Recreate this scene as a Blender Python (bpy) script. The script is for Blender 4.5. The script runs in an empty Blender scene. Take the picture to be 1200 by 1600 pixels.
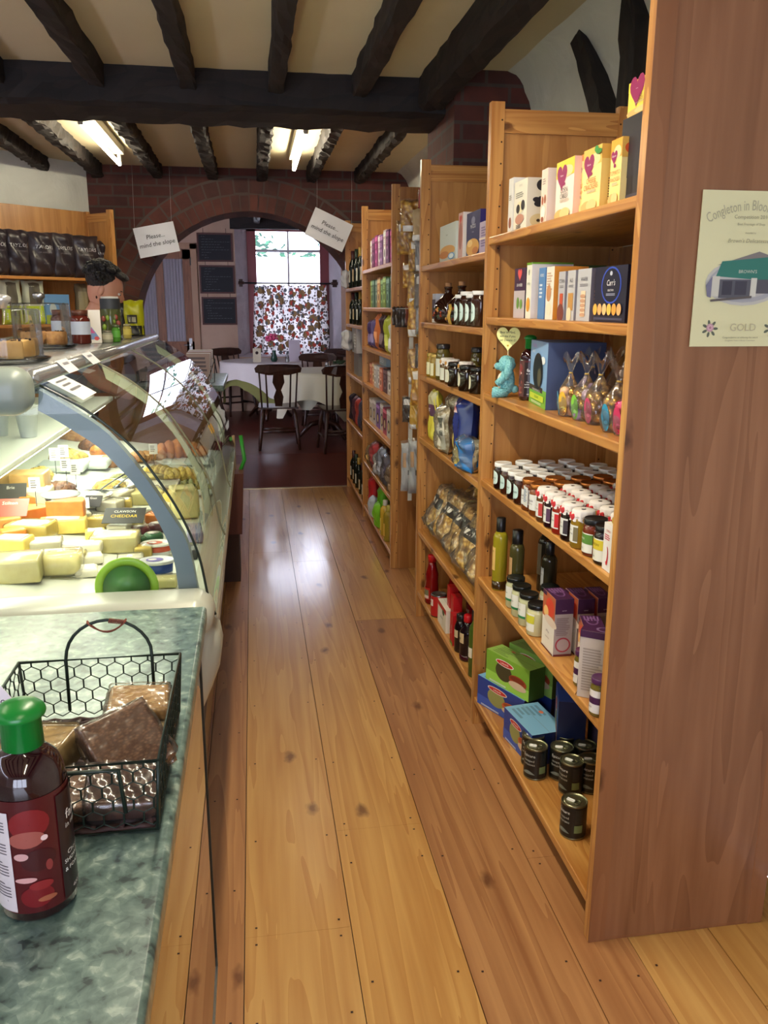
import bpy, bmesh, math, random
from math import sin, cos, pi, radians
from mathutils import Vector, Matrix
random.seed(7)
D = bpy.data
COL = bpy.context.scene.collection
SC = bpy.context.scene

# ------------------------------------------------------------------ camera
PITCH, YAW, ROLL, CAMH, FPX = 0.24378, 0.15448, 0.00294, 1.6, 1295.4
_fw = Vector((sin(YAW)*cos(PITCH), cos(YAW)*cos(PITCH), -sin(PITCH)))
_rt = Vector((cos(YAW), -sin(YAW), 0))
_up = _rt.cross(_fw)
_r2 = _rt*cos(ROLL)+_up*sin(ROLL)
_u2 = -_rt*sin(ROLL)+_up*cos(ROLL)
cam = D.cameras.new('camera')
cam.sensor_fit = 'HORIZONTAL'; cam.sensor_width = 36; cam.lens = 36*FPX/1200
cam.clip_start = .05; cam.clip_end = 100
camo = D.objects.new('camera', cam); COL.objects.link(camo)
camo.matrix_world = Matrix((( _r2.x, _u2.x, -_fw.x, 0), (_r2.y, _u2.y, -_fw.y, 0), (_r2.z, _u2.z, -_fw.z, CAMH), (0, 0, 0, 1)))
SC.camera = camo

# ------------------------------------------------------------------ world, light, exposure
SC.view_settings.view_transform = 'Standard'
SC.view_settings.look = 'None'
SC.view_settings.gamma = 1
SC.view_settings.use_curve_mapping = False
SC.view_settings.exposure = -0.1
SC.cycles.transparent_max_bounces = 40
W = D.worlds.new('sky'); SC.world = W; W.use_nodes = True
bg = W.node_tree.nodes['Background']
bg.inputs[0].default_value = (.74, .77, 1.0, 1); bg.inputs[1].default_value = 13.0

def area(name, loc, rot, sx, sy, power, col, portal=False):
    l = D.lights.new(name, 'AREA'); l.shape = 'RECTANGLE'; l.size = sx; l.size_y = sy
    l.energy = power; l.color = col
    if portal: l.cycles.is_portal = True
    o = D.objects.new(name, l); COL.objects.link(o); o.location = loc; o.rotation_euler = rot
    return o
# daylight: window of the tea room, shop window behind the camera (portals guide the sky light)
area('tea_room_window_portal', (.53, 12.5, 1.78), (radians(-90), 0, 0), 1.05, 1.75, 1, (1, 1, 1), True)
area('shop_window_portal', (-.6, -2.35, 1.5), (radians(90), 0, 0), 2.4, 1.5, 1, (1, 1, 1), True)
WARM = (1.0, .9, .68)
# ceiling fluorescent lamps (their own tubes are built further down)
area('light_tube_front', (-.05, 2.0, 2.53), (0, 0, 0), .06, 1.4, 36, WARM)
area('light_tube_front', (-1.5, 1.8, 2.53), (0, 0, 0), .06, 1.4, 12, WARM)
area('light_tube_front', (.1, -.6, 2.53), (0, 0, 0), .06, 1.4, 16, WARM)
# lamps inside the refrigerated case
area('light_case_canopy', (-.60, 3.15, 1.395), (0, radians(-14), 0), .05, 2.3, 5.5, (1, .98, .76))
area('light_case_shelf', (-.74, 3.15, 1.115), (0, radians(-14), 0), .05, 2.3, 4.8, (1, .98, .76))

# ------------------------------------------------------------------ pixel -> point on a known plane
def ray(px, py):
    return _r2*((px-600)/FPX) - _u2*((py-800)/FPX) + _fw
def at(px, py, X=None, Y=None, Z=None):
    d = ray(px, py)
    t = X/d.x if X is not None else (Y/d.y if Y is not None else (Z-CAMH)/d.z)
    return Vector((d.x*t, d.y*t, CAMH+d.z*t))

# ------------------------------------------------------------------ materials
def lin(c):
    return tuple(((x/255)/12.92 if x/255 <= .04045 else ((x/255+.055)/1.055)**2.4) for x in c)
_m = {}
def newmat(name):
    m = D.materials.new(name); m.use_nodes = True
    return m, m.node_tree, m.node_tree.nodes['Principled BSDF']
def P(c, rough=.45, metal=0.0, emit=0, name=None, spec=None):
    """plain paint / print / plastic of an sRGB colour"""
    if isinstance(c, str): c = tuple(int(c[i:i+2], 16) for i in (0, 2, 4))
    k = (tuple(c), rough, metal, emit)
    if k in _m: return _m[k]
    m, nt, b = newmat(name or 'colour_%02x%02x%02x' % tuple(int(x) for x in c))
    b.inputs['Base Color'].default_value = (*lin(c), 1)
    b.inputs['Roughness'].default_value = rough
    b.inputs['Metallic'].default_value = metal
    if emit:
        b.inputs['Emission Color'].default_value = (*lin(c), 1); b.inputs['Emission Strength'].default_value = emit
    _m[k] = m
    return m
def N(nt, t, **kw):
    n = nt.nodes.new(t)
    for k, v in kw.items():
        if k in n.inputs: n.inputs[k].default_value = v
        else: setattr(n, k, v)
    return n
def ramp(nt, stops, fac):
    r = nt.nodes.new('ShaderNodeValToRGB')
    while len(r.color_ramp.elements) < len(stops): r.color_ramp.elements.new(.5)
    for e, (p, c) in zip(r.color_ramp.elements, stops):
        e.position = p; e.color = (*lin(c), 1)
    nt.links.new(fac, r.inputs[0]); return r.outputs[0]
def mixc(nt, fac, a, b, mode='MIX'):
    m = nt.nodes.new('ShaderNodeMix'); m.data_type = 'RGBA'; m.blend_type = mode
    for s, v in ((m.inputs[0], fac), (m.inputs[6], a), (m.inputs[7], b)):
        if hasattr(v, 'is_linked'): nt.links.new(v, s)
        else: s.default_value = v if not isinstance(v, tuple) or len(v) == 4 else (*v, 1)
    return m.outputs[2]
def coords(nt, scale=(1, 1, 1), loc=(0, 0, 0), kind='Object'):
    tc = nt.nodes.new('ShaderNodeTexCoord'); mp = nt.nodes.new('ShaderNodeMapping')
    nt.links.new(tc.outputs[kind], mp.inputs[0]); mp.inputs['Scale'].default_value = scale; mp.inputs['Location'].default_value = loc
    return mp.outputs[0]
def bump(nt, b, h, strength=.2, dist=.01):
    n = nt.nodes.new('ShaderNodeBump'); n.inputs['Strength'].default_value = strength; n.inputs['Distance'].default_value = dist
    nt.links.new(h, n.inputs['Height']); nt.links.new(n.outputs[0], b.inputs['Normal'])

def wood(name, axis, light, dark, rough=.35, knots=True, fine=60, long=2.2, coat=0, off=(0, 0, 0), band=.5, knot=(70, 32, 12), kd=4.0):
    """varnished pine, the grain running along one axis"""
    m, nt, b = newmat(name)
    sc = [fine*.12]*3; sc[axis] = long*.18
    v1 = coords(nt, tuple(sc), off)
    n1 = N(nt, 'ShaderNodeTexNoise', Scale=1.6, Detail=3.0, Distortion=.8); nt.links.new(v1, n1.inputs['Vector'])
    sc2 = [fine]*3; sc2[axis] = long
    v2 = coords(nt, tuple(sc2), off)
    n2 = N(nt, 'ShaderNodeTexNoise', Scale=1.0, Detail=4.0, Distortion=.3); nt.links.new(v2, n2.inputs['Vector'])
    ma = N(nt, 'ShaderNodeMath', operation='MULTIPLY'); nt.links.new(n1.outputs[0], ma.inputs[0]); ma.inputs[1].default_value = 9.0
    fr = N(nt, 'ShaderNodeMath', operation='FRACT'); nt.links.new(ma.outputs[0], fr.inputs[0])
    ad = N(nt, 'ShaderNodeMath', operation='MULTIPLY_ADD'); nt.links.new(fr.outputs[0], ad.inputs[0]); ad.inputs[1].default_value = band
    nt.links.new(n2.outputs[0], ad.inputs[2])
    col = ramp(nt, [(.3, light), (1.0, dark)], ad.outputs[0])
    if knots:
        tc = nt.nodes.new('ShaderNodeTexCoord'); sx = nt.nodes.new('ShaderNodeSeparateXYZ'); nt.links.new(tc.outputs['Object'], sx.inputs[0])
        cx = nt.nodes.new('ShaderNodeCombineXYZ')
        if axis == 2:
            sm = N(nt, 'ShaderNodeMath', operation='ADD'); nt.links.new(sx.outputs[0], sm.inputs[0]); nt.links.new(sx.outputs[1], sm.inputs[1]); nt.links.new(sm.outputs[0], cx.inputs[0]); nt.links.new(sx.outputs[2], cx.inputs[1])
        else:
            sm = N(nt, 'ShaderNodeMath', operation='ADD'); nt.links.new(sx.outputs[1-axis], sm.inputs[0]); nt.links.new(sx.outputs[2], sm.inputs[1]); nt.links.new(sm.outputs[0], cx.inputs[0]); nt.links.new(sx.outputs[axis], cx.inputs[1])
        mpk = nt.nodes.new('ShaderNodeMapping'); nt.links.new(cx.outputs[0], mpk.inputs[0]); mpk.inputs['Scale'].default_value = (kd, kd*.5, 1); mpk.inputs['Location'].default_value = (3.3+off[0], 1.7, 0)
        dn = N(nt, 'ShaderNodeTexNoise', Scale=9.0, Detail=2.0); nt.links.new(mpk.outputs[0], dn.inputs['Vector'])
        dm = N(nt, 'ShaderNodeVectorMath', operation='MULTIPLY_ADD'); nt.links.new(dn.outputs['Color'], dm.inputs[0]); dm.inputs[1].default_value = (.12, .12, 0); nt.links.new(mpk.outputs[0], dm.inputs[2])
        vo = N(nt, 'ShaderNodeTexVoronoi', Scale=1.0); vo.voronoi_dimensions = '2D'; nt.links.new(dm.outputs[0], vo.inputs['Vector'])
        mr = N(nt, 'ShaderNodeMapRange'); nt.links.new(vo.outputs['Distance'], mr.inputs[0])
        mr.inputs[1].default_value = .03; mr.inputs[2].default_value = .1; mr.inputs[3].default_value = .8; mr.inputs[4].default_value = 0
        sp = N(nt, 'ShaderNodeSeparateColor'); nt.links.new(vo.outputs['Color'], sp.inputs[0])
        gt = N(nt, 'ShaderNodeMath', operation='GREATER_THAN'); nt.links.new(sp.outputs[0], gt.inputs[0]); gt.inputs[1].default_value = .55
        mu = N(nt, 'ShaderNodeMath', operation='MULTIPLY'); nt.links.new(gt.outputs[0], mu.inputs[0]); nt.links.new(mr.outputs[0], mu.inputs[1])
        col = mixc(nt, mu.outputs[0], col, (*lin(knot), 1))
    nt.links.new(col, b.inputs['Base Color'])
    b.inputs['Roughness'].default_value = rough
    if coat:
        b.inputs['Coat Weight'].default_value = coat; b.inputs['Coat Roughness'].default_value = .2
    bump(nt, b, n2.outputs[0], .06, .004)
    return m
PINE = [wood('varnished_pine', a, (214, 158, 86), (176, 114, 52), coat=.3, kd=5.0) for a in (0, 1, 2)]
PINED = [wood('varnished_pine_frame', a, (214, 160, 90), (172, 112, 54), coat=.3, kd=6.0, off=(5, 2, 1)) for a in (0, 1, 2)]
PLY = wood('plywood_panel', 2, (200, 146, 84), (158, 102, 50), fine=26, long=1.8, knots=False, coat=.25, band=.25)
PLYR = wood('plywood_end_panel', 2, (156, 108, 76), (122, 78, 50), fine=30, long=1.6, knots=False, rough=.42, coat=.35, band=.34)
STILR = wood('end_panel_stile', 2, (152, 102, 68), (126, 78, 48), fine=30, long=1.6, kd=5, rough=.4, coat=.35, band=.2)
DARKW = wood('blackened_oak', 1, (44, 34, 30), (20, 16, 17), fine=20, long=3, knots=False, rough=.75, band=.4)
DARKX = wood('blackened_oak_across', 0, (40, 31, 29), (18, 15, 18), fine=20, long=3, knots=False, rough=.75, band=.4)
DARKZ = wood('blackened_oak_upright', 2, (46, 38, 34), (22, 18, 18), fine=20, long=3, knots=False, rough=.8, band=.4)
CHAIRW = wood('dark_stained_chair_wood', 2, (74, 42, 30), (44, 24, 18), fine=30, knots=False, rough=.3, band=.3)
DOORW = wood('stained_door_wood', 2, (150, 92, 54), (108, 60, 32), fine=30, knots=False, rough=.45, band=.3)
def boards():
    out = []
    for i, (l, d, o) in enumerate((((210, 164, 98), (182, 128, 68), 0), ((190, 138, 88), (152, 98, 58), 4), ((214, 166, 96), (180, 124, 60), 9), ((206, 158, 88), (174, 120, 58), 15))):
        w = wood('varnished_floorboard', 1, l, d, rough=.44, fine=34, long=1.1, coat=.7, off=(o, o*.7, 0), band=.36, knot=(96, 50, 24), kd=4.2)
        nt = w.node_tree; b = nt.nodes['Principled BSDF']; tc = nt.nodes.new('ShaderNodeTexCoord'); sp = nt.nodes.new('ShaderNodeSeparateXYZ'); nt.links.new(tc.outputs['Object'], sp.inputs[0])
        wn = N(nt, 'ShaderNodeTexNoise', Scale=2.5, Detail=3.0); nt.links.new(tc.outputs['Object'], wn.inputs['Vector'])
        ad = N(nt, 'ShaderNodeMath', operation='ADD'); nt.links.new(sp.outputs[1], ad.inputs[0]); nt.links.new(wn.outputs[0], ad.inputs[1])
        mr = N(nt, 'ShaderNodeMapRange'); nt.links.new(ad.outputs[0], mr.inputs[0]); mr.inputs[1].default_value = 3.3; mr.inputs[2].default_value = 4.9; mr.inputs[3].default_value = .06; mr.inputs[4].default_value = 1.0
        nt.links.new(mr.outputs[0], b.inputs['Coat Weight'])
        b.inputs['Coat Roughness'].default_value = .175; b.inputs['Coat IOR'].default_value = 1.7
        rn = N(nt, 'ShaderNodeTexNoise', Scale=1.0, Detail=2.0); nt.links.new(coords(nt, (5, 1.6, 1)), rn.inputs['Vector'])
        bn = nt.nodes.new('ShaderNodeBump'); bn.inputs['Strength'].default_value = .35; bn.inputs['Distance'].default_value = .01; nt.links.new(rn.outputs[0], bn.inputs['Height']); nt.links.new(bn.outputs[0], b.inputs['Coat Normal'])
        out.append(w)
    return out
BOARDS = boards()

def plaster(name, c, c2=None, sc=1.6, b_=.5, rough=.9, dist=.03):
    m, nt, b = newmat(name)
    v = coords(nt, (sc, sc, sc))
    n = N(nt, 'ShaderNodeTexNoise', Scale=1.0, Detail=5.0, Distortion=.6); nt.links.new(v, n.inputs['Vector'])
    nt.links.new(ramp(nt, [(.3, c), (.75, c2 or tuple(x*.9 for x in c))], n.outputs[0]), b.inputs['Base Color'])
    b.inputs['Roughness'].default_value = rough
    bump(nt, b, n.outputs[0], b_, dist)
    return m
CEIL = plaster('cream_ceiling_board', (214, 200, 166), (198, 182, 146), .8, .1)
WALLW = plaster('rough_white_plaster', (222, 222, 214), (200, 200, 192), 3, .7)
WALLB = plaster('tea_room_plaster', (204, 176, 156), (188, 158, 138), 3, .5)
REVEAL = plaster('window_reveal_plaster', (214, 208, 214), (198, 192, 200), 6, .8)

def brickmat(name, c1, c2, mort, s=1.0):
    m, nt, b = newmat(name)
    tc = nt.nodes.new('ShaderNodeTexCoord'); sp = nt.nodes.new('ShaderNodeSeparateXYZ'); nt.links.new(tc.outputs['Object'], sp.inputs[0])
    ad = N(nt, 'ShaderNodeMath', operation='ADD'); nt.links.new(sp.outputs[0], ad.inputs[0]); nt.links.new(sp.outputs[1], ad.inputs[1])
    cb = nt.nodes.new('ShaderNodeCombineXYZ'); nt.links.new(ad.outputs[0], cb.inputs[0]); nt.links.new(sp.outputs[2], cb.inputs[1])
    bt = nt.nodes.new('ShaderNodeTexBrick'); nt.links.new(cb.outputs[0], bt.inputs['Vector'])
    bt.inputs['Scale'].default_value = 1; bt.inputs['Brick Width'].default_value = .235; bt.inputs['Row Height'].default_value = .085
    bt.inputs['Mortar Size'].default_value = .009; bt.inputs['Mortar Smooth'].default_value = .2; bt.inputs['Bias'].default_value = 0
    for i, c in enumerate((c1, c2, mort)): bt.inputs[i+1].default_value = (*lin(c), 1)
    n = N(nt, 'ShaderNodeTexNoise', Scale=14.0, Detail=4.0); nt.links.new(tc.outputs['Object'], n.inputs['Vector'])
    col = mixc(nt, .35, bt.outputs[0], ramp(nt, [(.3, (60, 40, 36)), (.7, (170, 120, 104))], n.outputs[0]), 'OVERLAY')
    nt.links.new(col, b.inputs['Base Color']); b.inputs['Roughness'].default_value = .85
    bump(nt, b, bt.outputs['Fac'], -.6, .01)
    return m
BRICK = brickmat('old_red_brick', (104, 58, 50), (84, 50, 46), (88, 76, 72))
def blockmat(name, c1, c2):
    m, nt, b = newmat(name)
    n = N(nt, 'ShaderNodeTexNoise', Scale=9.0, Detail=4.0); nt.links.new(coords(nt), n.inputs['Vector'])
    nt.links.new(ramp(nt, [(.3, c1), (.7, c2)], n.outputs[0]), b.inputs['Base Color']); b.inputs['Roughness'].default_value = .85
    bump(nt, b, n.outputs[0], .4, .01); return m
VOUSS = [blockmat('arch_brick', (112, 64, 54), (86, 50, 44)), blockmat('arch_brick_dark', (92, 56, 50), (72, 44, 40))]
MORTAR = P((92, 80, 74), .9, name='mortar')
def laminate():
    m, nt, b = newmat('green_speckled_laminate')
    v = coords(nt)
    n1 = N(nt, 'ShaderNodeTexNoise', Scale=42.0, Detail=6.0, Distortion=.5); nt.links.new(v, n1.inputs['Vector'])
    vo = N(nt, 'ShaderNodeTexVoronoi', Scale=95.0); nt.links.new(v, vo.inputs['Vector'])
    sp = N(nt, 'ShaderNodeSeparateColor'); nt.links.new(vo.outputs['Color'], sp.inputs[0])
    a = N(nt, 'ShaderNodeMath', operation='MULTIPLY_ADD'); nt.links.new(sp.outputs[0], a.inputs[0]); a.inputs[1].default_value = .13
    nt.links.new(n1.outputs[0], a.inputs[2])
    c = ramp(nt, [(.38, (44, 60, 62)), (.46, (76, 98, 96)), (.58, (96, 118, 114)), (.66, (110, 132, 126)), (.76, (150, 166, 158))], a.outputs[0])
    nt.links.new(c, b.inputs['Base Color']); b.inputs['Roughness'].default_value = .3
    b.inputs['Coat Weight'].default_value = .3; b.inputs['Coat Roughness'].default_value = .2
    return m
LAM = laminate()
def glassm(name, tint=(1, 1, 1), refl=1.0, rough=.0, ior=1.5, milk=0):
    """thin clear sheet: lets light through and mirrors at grazing angles"""
    m = D.materials.new(name); m.use_nodes = True; nt = m.node_tree; nt.nodes.clear()
    o = nt.nodes.new('ShaderNodeOutputMaterial'); t = nt.nodes.new('ShaderNodeBsdfTransparent'); t.inputs[0].default_value = (*tint, 1)
    g = nt.nodes.new('ShaderNodeBsdfGlossy'); g.inputs['Roughness'].default_value = rough
    f = nt.nodes.new('ShaderNodeFresnel'); f.inputs[0].default_value = ior
    mu = N(nt, 'ShaderNodeMath', operation='MULTIPLY'); nt.links.new(f.outputs[0], mu.inputs[0]); mu.inputs[1].default_value = refl
    mx = nt.nodes.new('ShaderNodeMixShader'); nt.links.new(mu.outputs[0], mx.inputs[0]); nt.links.new(t.outputs[0], mx.inputs[1]); nt.links.new(g.outputs[0], mx.inputs[2])
    out = mx.outputs[0]
    if milk:
        d = nt.nodes.new('ShaderNodeBsdfDiffuse'); d.inputs[0].default_value = (.9, .9, .9, 1); m2 = nt.nodes.new('ShaderNodeMixShader'); m2.inputs[0].default_value = milk
        nt.links.new(out, m2.inputs[1]); nt.links.new(d.outputs[0], m2.inputs[2]); out = m2.outputs[0]
    nt.links.new(out, o.inputs[0]); return m
GLASS = glassm('clear_glass', (.97, .99, .97), 1.3)
CELLO = glassm('cellophane', (.98, .98, .98), .9, .14, 1.6, .045)
FILM = glassm('cling_film', (.99, .99, .99), .8, .16, 1.55, .015)
SHEER = glassm('clear_plastic', (.9, .93, .93), 1.0, .08)
def translucent(name, c, mixf=.5, tr=0.0):
    m = D.materials.new(name); m.use_nodes = True; nt = m.node_tree; nt.nodes.clear()
    o = nt.nodes.new('ShaderNodeOutputMaterial'); d = nt.nodes.new('ShaderNodeBsdfDiffuse'); t = nt.nodes.new('ShaderNodeBsdfTranslucent')
    mx = nt.nodes.new('ShaderNodeMixShader'); mx.inputs[0].default_value = mixf
    for n in (d, t): n.inputs[0].default_value = (*lin(c), 1)
    nt.links.new(d.outputs[0], mx.inputs[1]); nt.links.new(t.outputs[0], mx.inputs[2]); nt.links.new(mx.outputs[0], o.inputs[0])
    return m, nt, d, t
def curtainmat():
    m, nt, d, t = translucent('floral_curtain_fabric', (230, 225, 220), .6)
    tc = nt.nodes.new('ShaderNodeTexCoord')
    def blob(scale, thr, seed):
        mp = nt.nodes.new('ShaderNodeMapping'); nt.links.new(tc.outputs['Object'], mp.inputs[0]); mp.inputs['Location'].default_value = (seed, 0, seed*.7)
        n = N(nt, 'ShaderNodeTexNoise', Scale=18.0, Detail=2.0); nt.links.new(mp.outputs[0], n.inputs['Vector'])
        v = N(nt, 'ShaderNodeTexVoronoi', Scale=scale, Randomness=.7)
        mx = N(nt, 'ShaderNodeVectorMath', operation='MULTIPLY_ADD'); nt.links.new(n.outputs['Color'], mx.inputs[0]); mx.inputs[1].default_value = (.05,)*3; nt.links.new(mp.outputs[0], mx.inputs[2])
        nt.links.new(mx.outputs[0], v.inputs['Vector'])
        l = N(nt, 'ShaderNodeMath', operation='LESS_THAN'); nt.links.new(v.outputs['Distance'], l.inputs[0]); l.inputs[1].default_value = thr
        return l.outputs[0], v
    c = (*lin((226, 222, 222)), 1)
    f, _ = blob(26, .42, 3.1); c = mixc(nt, f, c, (*lin((84, 74, 74)), 1))
    f, _ = blob(7, .36, 1.2); c = mixc(nt, f, c, (*lin((98, 76, 50)), 1))
    f, _ = blob(9, .28, 7.7); c = mixc(nt, f, c, (*lin((134, 54, 46)), 1))
    f, _ = blob(11, .28, 5.1); c = mixc(nt, f, c, (*lin((70, 72, 74)), 1))
    nt.links.new(c, d.inputs[0]); nt.links.new(c, t.inputs[0]); return m
CURT = curtainmat()
NET = translucent('white_net_curtain', (206, 204, 218), .45)[0]
CUP = translucent('frosted_cup_plastic', (222, 226, 224), .5)[0]
WHITEP = P((176, 178, 168), .28, name='moulded_white_plastic')
GREYP = P((122, 138, 150), .4, name='painted_grey_metal')
CAPG = P((136, 146, 140), .35, name='grey_green_plastic')
STEEL = P((180, 182, 186), .28, 1.0, name='brushed_steel')
BLACKP = P((14, 14, 16), .4)
WHITE = P((236, 236, 232), .5)
TUBE = P((255, 244, 214), .5, 0, 75, name='lit_fluorescent_tube')
TUBE2 = P((255, 240, 200), .5, 0, 12, name='lit_fluorescent_tube_warm')
CASEW = P((214, 218, 208), .35, name='white_enamel')

# ------------------------------------------------------------------ mesh building
_txt = {}
def textmesh(s):
    if s in _txt: return _txt[s]
    c = D.curves.new('t', 'FONT'); c.body = s; c.size = 1; c.align_x = 'CENTER'; c.align_y = 'CENTER'; c.resolution_u = 2; c.fill_mode = 'FRONT' if hasattr(c, 'fill_mode') else c.fill_mode
    o = D.objects.new('t', c); COL.objects.link(o)
    dg = bpy.context.evaluated_depsgraph_get(); dg.update()
    me = D.meshes.new_from_object(o.evaluated_get(dg))
    vs = [(v.co.x, v.co.y) for v in me.vertices]; fs = [tuple(p.vertices) for p in me.polygons]
    D.objects.remove(o); D.curves.remove(c); D.meshes.remove(me)
    _txt[s] = (vs, fs); return _txt[s]

class MB:
    def __init__(s): s.v = []; s.f = []; s.mi = []; s.sm = []; s.mats = []; s.T = None
    def add(s, vs, fs, mat, smooth=False):
        b = len(s.v)
        s.v += [tuple(s.T @ Vector(p)) if s.T is not None else tuple(p) for p in vs]
        if mat not in s.mats: s.mats.append(mat)
        i = s.mats.index(mat)
        for f in fs: s.f.append(tuple(b+k for k in f)); s.mi.append(i); s.sm.append(smooth)
        return s
    def box(s, x0, x1, y0, y1, z0, z1, mat):
        return s.add([(x0, y0, z0), (x1, y0, z0), (x1, y1, z0), (x0, y1, z0), (x0, y0, z1), (x1, y0, z1), (x1, y1, z1), (x0, y1, z1)],
                     [(0, 3, 2, 1), (4, 5, 6, 7), (0, 1, 5, 4), (1, 2, 6, 5), (2, 3, 7, 6), (3, 0, 4, 7)], mat)
    def bbox(s, x0, x1, y0, y1, z0, z1, mat, r=.004, seg=2):
        """box with rounded upright and top edges"""
        def ring(e):
            P_ = []
            for cx, cy, a0 in ((x1-r, y1-r, 0), (x0+r, y1-r, 90), (x0+r, y0+r, 180), (x1-r, y0+r, 270)):
                for k in range(seg+1):
                    a = radians(a0+90*k/seg); P_.append((cx+(r-e)*cos(a), cy+(r-e)*sin(a)))
            return P_
        lv = [(r*(1-cos(radians(90*k/seg))), r*(1-sin(radians(90*k/seg)))) for k in range(seg+1)]
        L = []
        for k in range(seg, -1, -1): L.append((ring(r*(1-cos(radians(90*k/seg)))), z0+r*(1-sin(radians(90*k/seg)))))
        for k in range(seg+1): L.append((ring(r*(1-cos(radians(90*k/seg)))), z1-r*(1-sin(radians(90*k/seg)))))
        n = len(L[0][0]); vs = [(p[0], p[1], z) for P_, z in L for p in P_]
        fs = [(j*n+i, j*n+(i+1) % n, (j+1)*n+(i+1) % n, (j+1)*n+i) for j in range(len(L)-1) for i in range(n)]
        fs += [tuple(range(n))[::-1], tuple((len(L)-1)*n+i for i in range(n))]
        return s.add(vs, fs, mat, True)
    def lathe(s, prof, mat, seg=20, c=(0, 0, 0), smooth=True, sx=1, sy=1, cap=True, a0=0, a1=360):
        full = (a1-a0) >= 360; n = seg if full else seg+1
        vs = []
        for r, z in prof:
            for i in range(n):
                a = radians(a0+(a1-a0)*i/seg); vs.append((c[0]+r*cos(a)*sx, c[1]+r*sin(a)*sy, c[2]+z))
        fs = []
        for j in range(len(prof)-1):
            for i in range(seg):
                k = (i+1) % n if full else i+1
                fs.append((j*n+i, j*n+k, (j+1)*n+k, (j+1)*n+i))
        if cap and full:
            if prof[0][0] > 1e-5: fs.append(tuple(range(n))[::-1])
            if prof[-1][0] > 1e-5: fs.append(tuple((len(prof)-1)*n+i for i in range(n)))
        return s.add(vs, fs, mat, smooth)
    def prism(s, poly, fn, d0, d1, mat, smooth=False):
        """poly of (a, b), fn(a, b, d) -> point, between depths d0 and d1"""
        n = len(poly); vs = [fn(a, b, d0) for a, b in poly]+[fn(a, b, d1) for a, b in poly]
        fs = [tuple(range(n))[::-1], tuple(range(n, 2*n))]+[(i, (i+1) % n, n+(i+1) % n, n+i) for i in range(n)]
        return s.add(vs, fs, mat, smooth)
    def tube(s, pts, r, mat, seg=6, closed=False, cap=True):
        pts = [Vector(p) for p in pts]; n = len(pts); vs = []
        R = r if isinstance(r, (list, tuple)) else [r]*n
        prev = None
        for i, p in enumerate(pts):
            if closed: t = pts[(i+1) % n]-pts[i-1]
            else: t = pts[min(i+1, n-1)]-pts[max(i-1, 0)]
            t = t.normalized() if t.length > 1e-9 else Vector((0, 0, 1))
            if prev is None:
                u = t.cross(Vector((0, 0, 1))) if abs(t.z) < .95 else t.cross(Vector((1, 0, 0)))
            else: u = prev-t*prev.dot(t)
            u = u.normalized() if u.length > 1e-9 else Vector((1, 0, 0)); prev = u; w = t.cross(u)
            for k in range(seg):
                a = 2*pi*k/seg; vs.append(p+(u*cos(a)+w*sin(a))*R[i])
        fs = []
        for i in range(n if closed else n-1):
            j = (i+1) % n
            for k in range(seg): fs.append((i*seg+k, i*seg+(k+1) % seg, j*seg+(k+1) % seg, j*seg+k))
        if not closed and cap: fs += [tuple(range(seg))[::-1], tuple((n-1)*seg+k for k in range(seg))]
        return s.add(vs, fs, mat, True)
    def ell(s, c, r, mat, seg=14, rings=8, noise=0, seed=0, rot=None):
        rd = random.Random(seed); vs = []; fs = []
        for j in range(rings+1):
            th = pi*j/rings
            for i in range(seg):
                a = 2*pi*i/seg; k = 1+noise*(rd.random()-.5)
                p = Vector((r[0]*sin(th)*cos(a)*k, r[1]*sin(th)*sin(a)*k, -r[2]*cos(th)*k))
                if rot is not None: p = rot @ p
                vs.append((c[0]+p.x, c[1]+p.y, c[2]+p.z))
        for j in range(rings):
            for i in range(seg): fs.append((j*seg+i, j*seg+(i+1) % seg, (j+1)*seg+(i+1) % seg, (j+1)*seg+i))
        return s.add(vs, fs, mat, True)
    def grid(s, fn, nu, nv, mat, smooth=True, closed=False):
        vs = [fn(i/nu, j/nv) for j in range(nv+1) for i in range(nu+1)]
        fs = [(j*(nu+1)+i, j*(nu+1)+i+1, (j+1)*(nu+1)+i+1, (j+1)*(nu+1)+i) for j in range(nv) for i in range(nu)]
        return s.add(vs, fs, mat, smooth)
    def text(s, t, size, fn, mat, width=None, slant=0):
        vs, fs = textmesh(t)
        if not vs: return s
        if width:
            w = max(v[0] for v in vs)-min(v[0] for v in vs); size = min(size, width/max(w, 1e-6)) if size else width/w
        return s.add([fn(x*size+y*size*slant, y*size) for x, y in vs], fs, mat)
    def mesh(s, name):
        me = D.meshes.new(name); me.from_pydata(s.v, [], s.f)
        for m in s.mats: me.materials.append(m)
        me.polygons.foreach_set('material_index', s.mi); me.polygons.foreach_set('use_smooth', s.sm); me.update(); return me
    def build(s, name, parent=None, loc=(0, 0, 0), rz=0, bev=0, label=None, solid=0, rot=None):
        o = D.objects.new(name, s.mesh(name)); COL.objects.link(o); o.location = loc; o.rotation_euler = rot or (0, 0, rz)
        if parent is not None: o.parent = parent
        if bev:
            b = o.modifiers.new('edge', 'BEVEL'); b.width = bev; b.segments = 2; b.limit_method = 'ANGLE'
        if solid:
            b = o.modifiers.new('thickness', 'SOLIDIFY'); b.thickness = solid
        if label: o['label'] = label
        return o
def empty(name, loc, rz=0):
    o = D.objects.new(name, None); COL.objects.link(o); o.location = loc; o.rotation_euler = (0, 0, rz); o.empty_display_size = .05; return o
def tag(o, label, cat, group=None):
    o['label'] = label; o['category'] = cat
    if group: o['group'] = group
    return o
def struct(o): o['kind'] = 'structure'; return o
def copy_tree(o, parent=None):
    c = o.copy(); COL.objects.link(c)
    if parent is not None: c.parent = parent
    for ch in o.children: copy_tree(ch, c)
    return c
def xz(Y): return lambda a, b, d=0: (a, Y+d, b)
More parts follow.
